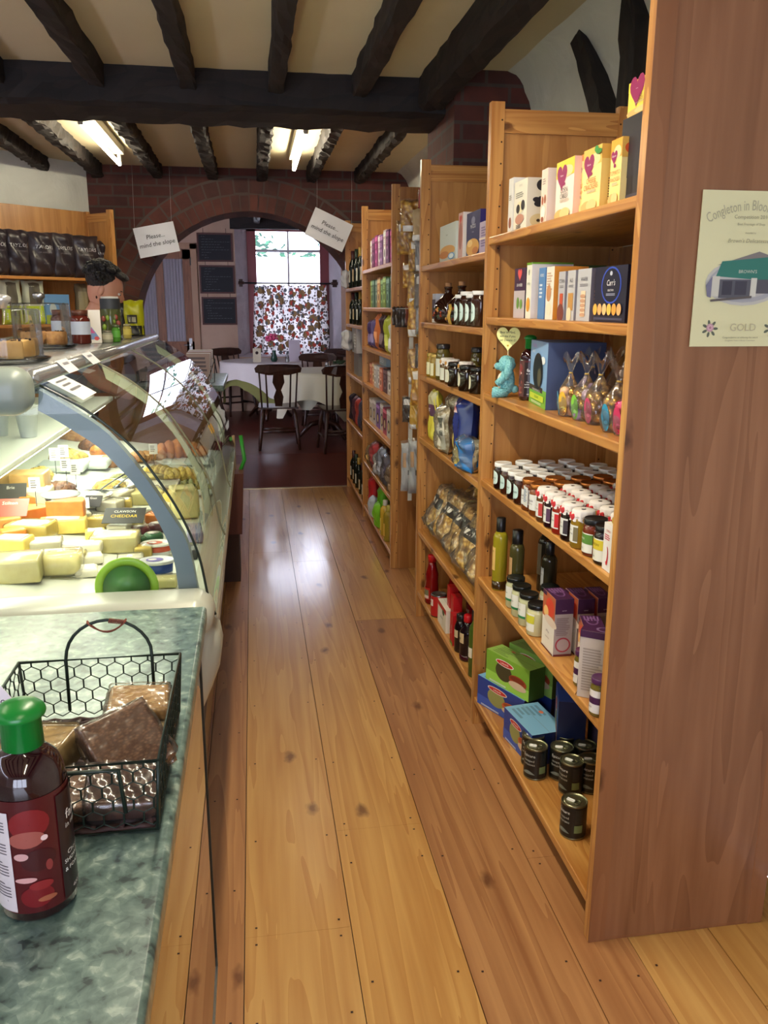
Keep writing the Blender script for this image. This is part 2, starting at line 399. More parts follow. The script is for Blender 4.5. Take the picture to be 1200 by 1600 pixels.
# ================================================================== THE ROOM
CZ = 2.7; YA = 7.43; YB = 11.9; BF = .15     # ceiling, arch wall, far wall, tea room floor
SEAMS = [-3.3, -3.02, -2.74, -2.46, -2.18, -1.9, -1.62, -1.33, -1.05, -.77, -.48, -.207, -.074, .205, .479, .756, .915, 1.14, 1.42]
mb = MB(); rnd = random.Random(3)
for i in range(len(SEAMS)-1):
    y = -2.4-rnd.random()
    while y < 7.38:
        y2 = min(7.38, y+rnd.uniform(1.6, 3.8))
        if 7.38-y2 < .5: y2 = 7.38
        a = max(y, -2.4)
        mb.box(SEAMS[i]+.0012, SEAMS[i+1]-.0012, a, y2-.0012 if y2 < 7.38 else 7.38, -.02, rnd.uniform(-.0012, 0), BOARDS[(i*7+rnd.randrange(2)*3) % 4])
        for yy in [a+.03, y2-.03]+[a+.4+k*.45 for k in range(int((y2-a)/.45))]:
            for xx in (SEAMS[i]+.03, SEAMS[i+1]-.03):
                if -.3 < xx < 1.1 and .9 < yy < 7.3: mb.add([(xx-.003, yy-.003, .0006), (xx+.003, yy-.003, .0006), (xx+.003, yy+.003, .0006), (xx-.003, yy+.003, .0006)], [(0, 1, 2, 3)], P((52, 26, 14), .6))
        y = y2
mb.box(-3.3, 1.42, -2.4, 7.38, -.05, -.012, P((38, 20, 10), .8))
struct(mb.build('floor'))
def tiles():
    m, nt, b = newmat('red_quarry_floor')
    v = coords(nt); bt = nt.nodes.new('ShaderNodeTexBrick'); nt.links.new(v, bt.inputs['Vector'])
    bt.inputs['Scale'].default_value = 1; bt.inputs['Brick Width'].default_value = .3; bt.inputs['Row Height'].default_value = .3; bt.offset = 0
    bt.inputs['Mortar Size'].default_value = .003
    for i, c in enumerate(((96, 44, 36), (88, 40, 34), (76, 40, 34))): bt.inputs[i+1].default_value = (*lin(c), 1)
    nt.links.new(bt.outputs[0], b.inputs['Base Color']); b.inputs['Roughness'].default_value = .38; return m
TILE = tiles()
mb = MB()
mb.prism([(7.38, -.02), (8.3, BF), (12.3, BF), (12.3, -.1), (7.38, -.1)], lambda a, b, d: (d, a, b), -2.9, 2.0, TILE)
struct(mb.build('floor_tea_room'))
struct(MB().bbox(-1.0, .98, 7.36, 7.4, -.015, .004, P((190, 176, 150), .3, .6), .003).build('trim_2'))
# ceilings
struct(MB().box(-3.3, 1.5, -2.4, YA+.1, CZ, CZ+.05, CEIL).build('ceiling'))
struct(MB().box(-2.9, 2.0, YA+.3, 12.7, 2.78, 2.83, P((200, 198, 204), .9, name='tea_room_ceiling')).build('ceiling_tea_room'))
# right wall with a soft cove at the top
def wall_right():
    mb = MB(); pr = [(0, .0), (0, 2.25)]+[(-.16*(1-cos(radians(a))), 2.25+.45*sin(radians(a))) for a in range(15, 91, 15)]
    rd = random.Random(5)
    nv = 60
    vs = []; W_ = len(pr)
    for j in range(nv+1):
        y = -2.4+(YA+2.4)*j/nv
        for k, (x, z) in enumerate(pr): vs.append((1.42+x+(rd.uniform(-.006, .006) if k else 0), y, z))
    fs = [(j*W_+k, (j+1)*W_+k, (j+1)*W_+k+1, j*W_+k+1) for j in range(nv) for k in range(W_-1)]
    mb.add(vs, fs, WALLW, True)
    mb.box(1.43, 1.5, -2.4, YA, 0, 2.7, WALLW)
    return struct(mb.build('wall_right'))
wall_right()
# left plaster wall, running obliquely
CX, CY = -1.28, 7.42; ux, uy = -.682, -.731
def wl(a, z, off=0): return (CX+ux*a-uy*0-off*(-uy), CY+uy*a-off*ux*1, z)
mb = MB()
L = 3.2
nx, ny = .731, -.682   # into the room
mb.grid(lambda u, v: (CX+ux*L*u-nx*.01*sin(9*u*3)*sin(7*v)+0, CY+uy*L*u-ny*.01*sin(9*u*3)*sin(7*v), CZ*v), 40, 20, WALLW)
mb.add([(CX-nx*.1, CY-ny*.1, 0), (CX+ux*L-nx*.1, CY+uy*L-ny*.1, 0), (CX+ux*L-nx*.1, CY+uy*L-ny*.1, CZ), (CX-nx*.1, CY-ny*.1, CZ)], [(0, 1, 2, 3)], WALLW)
struct(mb.build('wall_left'))
x9, y9 = CX+ux*L, CY+uy*L
struct(MB().box(x9-.1, x9, -2.4, y9+.05, 0, CZ, WALLW).build('wall_side'))
# wall behind the camera with the shop window
mb = MB()
mb.box(-3.5, -1.8, -2.5, -2.4, 0, CZ, WALLW).box(.6, 1.5, -2.5, -2.4, 0, CZ, WALLW).box(-1.8, .6, -2.5, -2.4, 0, .75, WALLW).box(-1.8, .6, -2.5, -2.4, 2.25, CZ, WALLW)
struct(mb.build('wall_front'))
mb = MB(); WF = P((226, 224, 216), .4)
for x in (-1.8, -1.02, -.22, .54): mb.box(x, x+.06, -2.5, -2.42, .75, 2.25, WF)
mb.box(-1.8, .6, -2.5, -2.42, .75, .82, WF).box(-1.8, .6, -2.5, -2.42, 2.18, 2.25, WF)
w2 = struct(mb.build('window_2')); MB().box(-1.8, .6, -2.47, -2.465, .8, 2.2, GLASS).build('pane', w2)

# arched brick wall
AX, AZ, AR = .01, 1.38, .985
def arch():
    mb = MB(); y0, y1 = YA, YA+.46
    xs0, xs1 = -1.6, 1.75
    n = 28
    arc = [(AX-AR*cos(pi*k/n), AZ+AR*sin(pi*k/n)) for k in range(n+1)]
    for Y, fl in ((y0, 0), (y1, 1)):
        for k in range(n):
            (a, b), (c, d) = arc[k], arc[k+1]
            mb.add([(a, Y, b), (c, Y, d), (c, Y, 2.8), (a, Y, 2.8)], [(0, 1, 2, 3)], BRICK)
        mb.add([(xs0, Y, 0), (AX-AR, Y, 0), (AX-AR, Y, 2.8), (xs0, Y, 2.8)], [(0, 1, 2, 3)], BRICK)
        mb.add([(AX+AR, Y, 0), (xs1, Y, 0), (xs1, Y, 2.8), (AX+AR, Y, 2.8)], [(0, 1, 2, 3)], BRICK)
    for k in range(n):
        (a, b), (c, d) = arc[k], arc[k+1]
        mb.add([(a, y0, b), (c, y0, d), (c, y1, d), (a, y1, b)], [(0, 1, 2, 3)], VOUSS[k % 2])
    for x in (AX-AR, AX+AR): mb.add([(x, y0, 0), (x, y1, 0), (x, y1, AZ), (x, y0, AZ)], [(0, 1, 2, 3)], BRICK)
    w = struct(mb.build('wall_arch'))
    mb = MB(); rd = random.Random(2)
    for R0, R1, nb, pr in ((AR+.0, AR+.125, 44, .012), (AR+.145, AR+.255, 30, .008)):
        for k in range(nb):
            a0 = pi*(k+.06)/nb; a1 = pi*(k+.94)/nb; j = rd.uniform(-.006, .006)
            q = [(AX-(R0+j)*cos(a0), AZ+(R0+j)*sin(a0)), (AX-(R0+j)*cos(a1), AZ+(R0+j)*sin(a1)), (AX-(R1+j)*cos(a1), AZ+(R1+j)*sin(a1)), (AX-(R1+j)*cos(a0), AZ+(R1+j)*sin(a0))]
            mb.prism(q, lambda a, b, d: (a, d, b), YA-pr+rd.uniform(-.003, .003), YA+.02, VOUSS[rd.random() < .35])
        for k in range(40):
            a0, a1 = pi*k/40, pi*(k+1)/40; r0, r1 = R0-.001 if R0 > AR else R0, R1+.02
            mb.add([(AX-r0*cos(a0), YA-.001-pr*.2, AZ+r0*sin(a0)), (AX-r0*cos(a1), YA-.001-pr*.2, AZ+r0*sin(a1)), (AX-r1*cos(a1), YA-.001-pr*.2, AZ+r1*sin(a1)), (AX-r1*cos(a0), YA-.001-pr*.2, AZ+r1*sin(a0))], [(0, 1, 2, 3)], MORTAR)
    mb.build('arch_bricks', w)
arch()
# brick pier between the shelving bays
struct(MB().box(1.0, 1.42, 4.25, 4.88, 0, CZ, BRICK).build('wall_pier'))
# timbers: rough, slightly irregular squared beams
def timber(name, p0, p1, w, h, mat, seed, n=26, jit=.006, part=None):
    rd = random.Random(seed); p0 = Vector(p0); p1 = Vector(p1); t = (p1-p0).normalized()
    u = t.cross(Vector((0, 0, 1))); u = Vector((1, 0, 0)) if u.length < .2 else u.normalized(); v = u.cross(t)
    sec = [(-1, -.8), (-.8, -1), (0, -1.02), (.8, -1), (1, -.8), (1, 0), (1, 1), (-1, 1), (-1, 0)]
    vs = []
    for i in range(n+1):
        c = p0.lerp(p1, i/n)
        for a, b in sec:
            j1, j2 = rd.uniform(-jit, jit), rd.uniform(-jit, jit)
            vs.append(c+u*(a*w/2+j1)+v*(b*h/2+(j2 if b < .9 else 0)))
    m = len(sec); fs = [(i*m+k, i*m+(k+1) % m, (i+1)*m+(k+1) % m, (i+1)*m+k) for i in range(n) for k in range(m)]
    fs += [tuple(range(m))[::-1], tuple(n*m+k for k in range(m))]
    return struct(MB().add(vs, fs, mat).build(name))
timber('ceiling_beam', (-3.2, 4.66, 2.612), (1.0, 4.66, 2.612), .44, .18, DARKX, 1, 50, .007)
for i, (x, w, h) in enumerate(((-2.0, .085, .11), (-1.58, .085, .1), (-1.14, .085, .1), (-.69, .085, .1), (-.265, .075, .1), (.155, .075, .1), (.565, .085, .1), (.925, .13, .15))):
    timber('ceiling_joist', (x, -2.3, CZ-h/2+.002), (x, 4.5, CZ-h/2+.002), w, h, DARKW, 10+i, 60)
for i, (x, y1) in enumerate(((-1.9, 6.9), (-1.55, 7.2), (-1.19, YA), (-.72, YA), (-.28, YA), (.12, YA), (.53, YA), (.93, YA))):
    timber('ceiling_joist', (x, 4.84, CZ-.048), (x, y1, CZ-.048), .082, .1, DARKW, 30+i, 40, .009)
timber('wall_timber', (1.37, 3.54, 2.66), (1.395, 3.13, 2.05), .1, .09, DARKZ, 50, 14)
timber('wall_timber', (1.36, 3.03, 2.68), (1.375, 3.02, 1.9), .1, .09, DARKZ, 51, 14)

# fluorescent fittings
def fluoro(x, y0, y1, label, z=2.58, tm=TUBE):
    e = empty('fluorescent_light', (x, (y0+y1)/2, CZ)); h = (y1-y0)/2
    MB().bbox(-.035, .035, -h, h, -.055, -.002, P((196, 190, 176), .4), .006).build('batten', e)
    for s_ in (-1, 1):
        y = s_*(h-.015)
        MB().bbox(-.014, .014, y-.012, y+.012, z-CZ-.012, -.05, P((150, 146, 140), .4), .004).build('lamp_holder', e)
    MB().tube([(0, -h+.03, z-CZ), (0, h-.03, z-CZ)], .0135, tm, 12).build('tube', e)
    tag(e, label, 'light', 'ceiling fluorescent lights')
fluoro(-.90, 5.15, 6.6, 'lit fluorescent tube between the beams, on the left above the sweet counter end')
fluoro(.345, 5.2, 6.62, 'lit fluorescent tube between the beams, right of centre above the arch')
fluoro(-.05, 1.3, 2.75, 'fluorescent tube above the near end of the aisle', 2.57, TUBE2)
fluoro(-1.5, 1.1, 2.55, 'fluorescent tube above the staff side of the counter', 2.57, TUBE2)
fluoro(.1, -1.3, .15, 'fluorescent tube behind the viewer by the shop window', 2.57, TUBE2)

# ================================================================== TEA ROOM BEYOND THE ARCH
YW = YB+.36
def far_wall():
    m = MB(); x0, x1, z0, z1 = -.02, 1.08, .95, 2.64
    X0, X1, Z0, Z1 = -.2, 1.24, .9, 2.66
    m.box(-2.9, X0, YB, YB+.5, 0, 2.8, WALLB).box(X1, 2.0, YB, YB+.5, 0, 2.8, WALLB).box(X0, X1, YB, YB+.5, 0, Z0, WALLB).box(X0, X1, YB, YB+.5, Z1, 2.8, WALLB)
    for q in (((X0, YB, Z0), (x0, YW, z0), (x0, YW, z1), (X0, YB, Z1)), ((X1, YB, Z0), (x1, YW, z0), (x1, YW, z1), (X1, YB, Z1)), ((X0, YB, Z1), (x0, YW, z1), (x1, YW, z1), (X1, YB, Z1)), ((X0, YB, Z0), (x0, YW, z0), (x1, YW, z0), (X1, YB, Z0))):
        m.add(q, [(0, 1, 2, 3)], REVEAL)
    struct(m.build('wall_back'))
far_wall()
struct(MB().box(-2.9, -2.8, YA+.46, YB, 0, 2.8, WALLB).build('wall_tea_room_left'))
struct(MB().box(1.38, 1.5, YA+.46, YB, 0, 2.8, WALLB).build('wall_tea_room_right'))
timber('ceiling_beam', (-.25, 11.82, 2.665), (1.4, 11.82, 2.665), .16, .14, DARKX, 3, 16)
for i, x in enumerate((-.62, .1, .55, 1.0)):
    timber('ceiling_joist', (x, 7.9, 2.72), (x, 11.85, 2.72), .09, .12, DARKW, 60+i, 20)
RED = P((132, 62, 66), .4, name='maroon_window_paint'); BAR = P((196, 190, 196), .4)
m = MB()
m.box(-.04, .085, YW-.05, YW+.03, .96, 2.63, RED).box(.975, 1.1, YW-.05, YW+.03, .96, 2.63, RED).box(-.04, 1.1, YW-.05, YW+.03, 2.6, 2.66, RED).box(-.04, 1.1, YW-.07, YW+.03, .93, .985, RED)
w1 = struct(m.build('window_1'))
m = MB(); m.box(.52, .545, YW-.02, YW+.01, .98, 2.6, BAR).box(.08, .98, YW-.03, YW+.02, 2.325, 2.36, BAR).box(.08, .98, YW-.03, YW+.02, 1.66, 1.7, BAR); m.build('glazing_bar', w1)
MB().box(.08, .98, YW, YW+.004, .98, 2.6, GLASS).build('pane', w1)
# outside: neighbouring rendered house, hedge and yard
EXT = P((238, 238, 240), .9)
struct(MB().box(-3.5, 6, 15.2, 15.4, -.2, 2.42, EXT).build('wall_outside'))
struct(MB().box(-6, 8, 12.7, 22, -.2, -.1, P((170, 168, 160), .9)).build('floor_outside'))
def shrub():
    rd = random.Random(9); m = MB()
    for i in range(420):
        x, y, z = rd.uniform(-.2, 1.75), 16.2+rd.uniform(-.25, .25), rd.uniform(1.9, 2.95)
        if z > 2.72+.2*sin(x*5): continue
        s = rd.uniform(.04, .09); a = rd.uniform(0, 6.3); b = rd.uniform(-1, 1)
        p = Vector((x, y, z)); u = Vector((cos(a), sin(a)*.4, b*.5)).normalized()*s; v = Vector((-sin(a)*.5, .3, 1)).normalized()*s*.5
        m.add([p-u, p-v, p+u, p+v], [(0, 1, 2, 3)], P((22, 62, 44), .7) if i % 3 else P((40, 92, 62), .7))
    m.tube([(.8, 16.2, -.2), (.8, 16.2, 2.2)], .05, P((80, 60, 44), .8)).tube([(0, 16.2, 2.0), (.8, 16.2, 1.3)], .03, P((80, 60, 44), .8)).tube([(1.6, 16.2, 2.0), (.8, 16.2, 1.3)], .03, P((80, 60, 44), .8))
    tag(m.build('hedge'), 'green hedge seen through the top panes of the far window', 'hedge')
shrub()
# cafe curtain and rod
e = empty('curtain_rod', (0, YB+.02, 1.9))
MB().tube([(-.1, .1, 0), (1.16, .1, 0)], .011, P((38, 34, 40), .35), 8).build('rod', e)
for x in (-.14, 1.16):
    MB().lathe([(.0, -.02), (.05, -.02), (.05, .02), (0, .02)], P((60, 34, 26), .5), 12).box(-.03, .03, -.02, .02, -.05, .05, P((60, 34, 26), .5)).build('finial', e, (x+.0, .08, 0))
tag(e, 'dark curtain rod with square wooden ends across the far window', 'curtain rod')
m = MB()
def cur(u, v):
    x = .045+1.0*u+(u-.5)*.1*v; return (x, YB+.12+.022*sin(u*46+.8*sin(v*3))+.008*sin(u*97), 1.875-.95*v+.008*sin(u*60)*(1-v))
m.grid(cur, 120, 12, CURT)
c = m.build('cafe_curtain'); tag(c, 'floral cafe curtain covering the lower half of the far window', 'curtain')
m = MB()
for k in range(12):
    x = .1+k*.082; m.tube([(x, YB+.12+.016*cos(a), 1.893+.016*sin(a)) for a in [2*pi*q/10 for q in range(10)]], .002, P((50, 46, 50), .3), 4, True)
m.build('curtain_rings', c)
# door with net curtains
e = struct(empty('door_1', (0, 0, 0)))
MB().box(-1.68, -1.6, YB-.04, YB+.02, BF, 2.4, P((176, 140, 112), .5)).box(-.79, -.71, YB-.04, YB+.02, BF, 2.4, P((176, 140, 112), .5)).box(-1.68, -.71, YB-.04, YB+.02, 2.33, 2.41, P((176, 140, 112), .5)).build('door_frame', e)
m = MB(); y0, y1 = YB-.035, YB-.005
for x0, x1 in ((-1.6, -1.51), (-1.255, -1.155), (-.895, -.79)): m.box(x0, x1, y0, y1, BF, 2.32, DOORW)
m.box(-1.6, -.79, y0, y1, 2.2, 2.32, DOORW).box(-1.6, -.79, y0, y1, BF, 1.12, DOORW)
m.build('door_leaf', e)
MB().box(-1.51, -.9, YB-.022, YB-.018, 1.1, 2.2, GLASS).build('pane', e)
MB().bbox(-.86, -.82, YB-.075, YB-.035, 1.05, 1.09, STEEL, .008).tube([(-.84, YB-.06, 1.07), (-.93, YB-.07, 1.07)], .009, STEEL).box(-.86, -.82, YB-.045, YB-.035, .98, 1.16, STEEL).build('door_handle', e)
MB().box(-.80, -.785, YB-.045, YB-.03, 2.12, 2.22, BLACKP).build('hinge', e)
for (x0, x1, l) in ((-1.5, -1.26, 'white net curtain behind the left pane of the tea room door'), (-1.15, -.9, 'white net curtain behind the right pane of the tea room door')):
    m = MB(); m.grid(lambda u, v: (x0+(x1-x0)*u, YB-.045-.006*sin(u*40+x0*9), 2.2-1.08*v), 50, 4, NET)
    tag(m.build('net_curtain'), l, 'curtain', 'net curtains on the tea room door')
# chalkboards
for i, (w, txt) in enumerate((('top', 9), ('middle', 9), ('bottom', 8))):
    zt = 2.54-i*.415; e = empty('chalkboard', (-.46, YB-.015, zt-.37)); ddx = .012*i
    e.location.x += ddx
    m = MB(); FR = P((78, 32, 28), .5)
    m.box(-.235, .235, -.012, .01, 0, .022, FR).box(-.235, .235, -.012, .01, .348, .37, FR).box(-.235, -.213, -.012, .01, .022, .348, FR).box(.213, .235, -.012, .01, .022, .348, FR)
    m.build('frame', e)
    m = MB().box(-.213, .213, -.004, .01, .022, .348, P((24, 28, 36), .7))
    rd = random.Random(i+4)
    for k in range(txt):
        z = .32-k*.034; x = -.19+rd.uniform(0, .05)
        while x < .17:
            l = rd.uniform(.012, .04); m.add([(x, -.0046, z), (x+l, -.0046, z+.002), (x+l, -.0046, z+.007), (x, -.0046, z+.005)], [(0, 1, 2, 3)], P((96, 102, 110), .9)); x += l+.012
            if rd.random() < .12: break
    m.build('slate', e)
    for x in (-.15, .15): MB().tube([(x, 0, .368), (x, 0, .43 if i == 0 else .417)], .003, BLACKP, 5).build('chain', e)
    tag(e, 'maroon-framed chalkboard menu, %s of the three hanging beside the far window' % w, 'chalkboard', 'chalkboard menus on the tea room wall')
# framed pictures on the right wall of the tea room
for y, z, l in ((9.6, 1.85, 'dark framed picture on the right wall of the tea room'),):
    m = MB().box(1.35, 1.378, y-.25, y+.25, z-.35, z+.35, P((46, 42, 66), .4)).box(1.347, 1.351, y-.2, y+.2, z-.3, z+.3, P((130, 130, 160), .3))
    tag(m.build('framed_picture'), l, 'picture')

# tables and chairs
def round_table(x, y, r, cloth, under, lab, lab2, seed, z=BF, top=.75, drop=.28, rot=0):
    e = empty('round_table', (x, y, z))
    MB().lathe([(r*.97, top-.025), (r, top-.015), (r*.98, top)], CHAIRW, 36).build('table_top', e)
    MB().lathe([(.04, .1), (.055, .2), (.045, .4), (.05, top-.05), (.2, top-.025)], CHAIRW, 14).build('pedestal', e)
    for k in range(3):
        a = k*2.094+rot; MB().tube([(0, 0, .2), (cos(a)*.18, sin(a)*.18, .16), (cos(a)*.32, sin(a)*.32, .02)], [.03, .03, .022], CHAIRW, 8).build('foot', e)
    tag(e, lab, 'table')
    def clothm(side, mat, name, zt, ra, labc, dr, out=.012):
        m = MB(); n = 72; h = side/2
        def pt(a, k):
            # square cloth laid on a round top: overhang depends on direction
            s_ = h/max(abs(cos(a-ra)), abs(sin(a-ra))); s_ = min(s_, h*1.3)
            over = max(s_-r, .02)
            if k <= 1: return Vector((cos(a)*r*k, sin(a)*r*k, zt))
            t = k-1; w = .02*sin(a*9+seed)+.012*sin(a*17)
            rr = r+out+w*t+.015*t; return Vector((cos(a)*rr, sin(a)*rr, zt-over*t))
        ks = [0.001, .5, .96, 1.0]+[1.02+.98*q/7 for q in range(8)]
        vs = [tuple(pt(2*pi*i/n, k)) for k in ks for i in range(n)]
        fs = [(j*n+i, j*n+(i+1) % n, (j+1)*n+(i+1) % n, (j+1)*n+i) for j in range(len(ks)-1) for i in range(n)]
        m.add(vs, fs, mat, True); o = m.build(name, None, (x, y, z)); tag(o, labc, 'tablecloth', 'tablecloths in the tea room')
        return o
    if under: clothm(r*2+.56, under, 'tablecloth', top+.002, rot+.35, lab2[1], .4, -.012)
    clothm(r*2+drop, cloth, 'tablecloth', top+.007, rot+.5, lab2[0], drop, .035)
CLW = P((222, 216, 214), .8, name='white_cotton'); CLG = P((128, 128, 72), .85, name='olive_cotton'); CLC = P((214, 208, 180), .85, name='cream_check_cotton')
round_table(.18, 11.0, .58, CLW, CLG, 'round wooden table under the white and olive cloths near the window', ('white top cloth on the round table nearest the window', 'olive green under-cloth hanging from the table nearest the window'), 1, drop=.4, rot=.4)
round_table(.79, 9.3, .5, CLC, None, 'round wooden table under the cream checked cloth at the right', ('cream checked cloth with a pointed corner hanging over the right table',), 2, drop=.55, rot=-.95)
def chair(label, x, y, rz):
    e = empty('dining_chair', (x, y, BF), rz); m = MB()   # back at local -Y, sitter faces +Y
    MB().grid(lambda u, v: ((u-.5)*.42*(1-.08*v), (v-.5)*.4+.0, .45-.012*(1-(2*u-1)**2)), 10, 8, CHAIRW).box(-.2, .2, -.2, .19, .425, .438, CHAIRW).build('seat', e)
    for sx in (-1, 1):
        for sy in (-1, 1):
            MB().tube([(sx*.15, sy*.14, .43), (sx*.17, sy*.16, .34), (sx*.19, sy*.19, .14), (sx*.205, sy*.21, 0)], [.016, .021, .017, .014], CHAIRW, 8).build('leg', e)
    for sx in (-1, 1): MB().tube([(sx*.19, -.185, .16), (sx*.19, .185, .16)], .011, CHAIRW, 7).build('stretcher', e)
    MB().tube([(-.187, 0, .16), (.187, 0, .16)], .012, CHAIRW, 7).build('stretcher', e)
    MB().tube([(-.18, -.175, .22), (.18, -.175, .22)], .011, CHAIRW, 7).build('stretcher', e)
    m = MB()
    def yb(t): return -.17-.13*t
    m.prism([(-.225, .80), (-.235, .84), (-.2, .875), (-.08, .885), (.08, .885), (.2, .875), (.235, .84), (.225, .80), (.1, .775), (-.1, .775)], lambda a, b, d: (a, -.30+.9*a*a+d, b), -.012, .012, CHAIRW)
    m.build('top_rail', e)
    for x_ in (-.19, -.125, .125, .19): MB().tube([(x_*.9, -.17, .44), (x_, -.29+.9*x_*x_, .8)], .009, CHAIRW, 7).build('spindle', e)
    MB().prism([(-.035, .45), (-.05, .55), (-.025, .62), (-.06, .7), (-.05, .79), (.05, .79), (.06, .7), (.025, .62), (.05, .55), (.035, .45)], lambda a, b, d: (a, -.17-(b-.45)*.38+d, b), -.006, .006, CHAIRW).build('splat', e)
    return tag(e, label, 'chair', 'farmhouse chairs in the tea room')
ch = chair('dark wooden farmhouse chair with its back to the aisle, in front of the white-clothed table', .24, 8.72, 0)
for l, x, y, rz in (('dark wooden chair closest to the right shelving, drawn up to the cream cloth table', .86, 8.45, .1),
                    ('dark wooden chair behind the white-clothed table at its left, below the window', -.25, 11.55, pi+.5),
                    ('dark wooden chair behind the white-clothed table, right below the curtain', .98, 11.2, pi-.7),
                    ('dark wooden chair tucked behind the cream cloth table', .78, 10.1, pi),
                    ('dark wooden chair on the left side of the white-clothed table', -.62, 10.7, -pi/2+.2)):
    c = copy_tree(ch); c.location = (x, y, BF); c.rotation_euler = (0, 0, rz); c['label'] = l
TT = BF+.758
m = MB().lathe([(.03, 0), (.045, .03), (.03, .09), (.022, .12), (.03, .14)], P((40, 70, 60), .2), 14)
e = empty('flower_vase', (.26, 10.75, TT)); m.build('vase', e)
m = MB(); rd = random.Random(1)
for i in range(60):
    a, b = rd.uniform(0, 6.28), rd.uniform(0, 1); r = .07*b**.5; p = Vector((cos(a)*r-.02, sin(a)*r, .25+.07*rd.random()+.03*(1-b)))
    m.ell(p, (.02, .016, .012), P((226, 96, 140), .6) if i % 2 else P((200, 60, 110), .6), 6, 4)
m.build('blossom', e); MB().tube([(0, 0, .1), (-.02, 0, .25)], .003, P((60, 110, 60), .6), 5).tube([(0, 0, .1), (.03, 0, .2)], .003, P((60, 110, 60), .6), 5).build('stem', e)
tag(e, 'small dark vase of pink flowers on the table below the window', 'vase')
def menu_card(x, y, w, h, c, lab, z=TT):
    m = MB(); m.add([(-w/2, -.03, 0), (w/2, -.03, 0), (w/2, 0, h), (-w/2, 0, h), (-w/2, .03, 0), (w/2, .03, 0)], [(0, 1, 2, 3), (4, 5, 2, 3)], c)
    o = m.build('menu_card', None, (x, y, z), solid=.002); return tag(o, lab, 'menu card'), m
o, _ = menu_card(.045, 10.7, .1, .17, P((206, 196, 170), .7), 'small cream menu card with a dark motif, left of the pink flowers')
MB().ell((0, -.013, .115), (.02, .003, .02), P((60, 40, 40), .8), 8, 5).build('motif', o)
menu_card(.52, 10.8, .14, .27, P((196, 186, 196), .7), 'tall pale menu card standing right of the pink flowers')
def shaker(x, y, lab, z=TT):
    e = empty('salt_shaker', (x, y, z)); MB().lathe([(.022, 0), (.026, .03), (.02, .07)], SHEER, 12).lathe([(.019, .002), (.019, .04), (0, .041)], WHITE, 10).build('glass_body', e)
    MB().lathe([(.022, .07), (.024, .085), (.012, .1), (0, .102)], STEEL, 12).build('cap', e); return tag(e, lab, 'salt shaker')
shaker(.42, 10.6, 'glass and steel salt shaker on the table below the window'); shaker(.78, 9.0, 'glass and steel salt shaker on the cream cloth table')
def trough(x, y, w, lab):
    e = empty('planter', (x, y, TT)); MB().lathe([(.05, 0), (.065, .07), (.06, .07), (.055, .02)], P((150, 146, 124), .6), 16, sx=w).build('pot', e)
    m = MB(); rd = random.Random(4)
    for i in range(40):
        a = rd.uniform(0, 6.28); r = rd.uniform(0, .05); m.ell((cos(a)*r*w, sin(a)*r, .08+rd.uniform(0, .03)), (.014, .006, .01), P((52, 74, 46), .7), 6, 4)
    m.build('foliage', e); return tag(e, lab, 'planter')
trough(.93, 9.15, 1.4, 'small pale planter with leaves on the cream cloth table')
# hanging slope notices
SIGN = P((226, 226, 232), .25, name='laminated_notice')
def notice(cx, cz, Y, w, h, tilt, lab, sag, yaw=0):
    e = empty('slope_notice', (cx, Y, cz)); e.rotation_euler = (0, tilt, yaw)
    m = MB(); m.grid(lambda u, v: ((u-.5)*w, -.03*sin(pi*u)*sag-.001, (v-.5)*h), 10, 6, SIGN)
    m.text('Please...', .048, lambda x, y: (x, -.033*abs(sag)-.004 if sag > 0 else -.004, y+.03), P((24, 24, 28), .6), slant=.1)
    m.text('mind the slope', .048, lambda x, y: (x, -.033*abs(sag)-.004 if sag > 0 else -.004, y-.03), P((24, 24, 28), .6), slant=.1)
    m.build('sheet', e)
    for s_ in (-1, 1): MB().tube([(s_*w*.46, -.001, h*.49), (s_*w*.46+sin(tilt)*(-.5), .1, h*.49+.5)], .0008, P((200, 200, 200), .5), 4).build('thread', e)
    return tag(e, lab, 'sign', 'slope warning notices'), e
notice(-.745, 2.115, 7.28, .325, .235, radians(-11), 'white Please mind the slope notice hanging at the left of the arch', .2)
notice(.655, 2.21, 7.22, .34, .235, radians(24), 'white Please mind the slope notice hanging at the right of the arch', .2)
# ================================================================== PINE SHELVING
XF, XB, XBS = .805, 1.25, 1.294      # aisle face, back stile front, back stile rear
HOLE = P((40, 22, 12), .8)
def side_frame(y0, top, parent, end_panel=False, name='side_frame', bot=0.0, xb=XBS, holes=True):
    """ladder frame: two stiles, two rails and a plywood infill; the near face stands at y0"""
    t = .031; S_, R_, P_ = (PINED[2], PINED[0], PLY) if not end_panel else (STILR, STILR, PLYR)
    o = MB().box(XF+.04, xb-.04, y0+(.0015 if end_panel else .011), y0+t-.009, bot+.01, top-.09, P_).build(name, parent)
    for x0, x1, hx in ((XF, XF+.045, XF+.037), (xb-.045, xb, xb-.037)):
        m = MB().box(x0, x1, y0, y0+t, bot, top, S_)
        if end_panel and x0 == XF: m.box(XF-.0004, XF, y0+.001, y0+t-.001, bot+.002, top-.002, PINED[2])
        z = bot+.1
        while z < top-.03 and not end_panel:
            m.add([(hx+.0032*cos(a*1.047), y0-.0004, z+.0032*sin(a*1.047)) for a in range(6)], [tuple(range(6))], HOLE); z += .0677
        m.build('stile', o, bev=.003 if end_panel else 0)
    for za, zb in ((top-.095, top-.022), (bot, bot+.07)): MB().box(XF+.045, xb-.045, y0+.003, y0+t-.003, za, zb, R_).build('rail', o)
    return o
def shelf(y0, y1, z1, parent, xb=1.28, th=.026, name='shelf', x0=XF+.002):
    return MB().box(x0, xb, y0, y1, z1-th, z1, PINE[1]).build(name, parent, bev=.004)
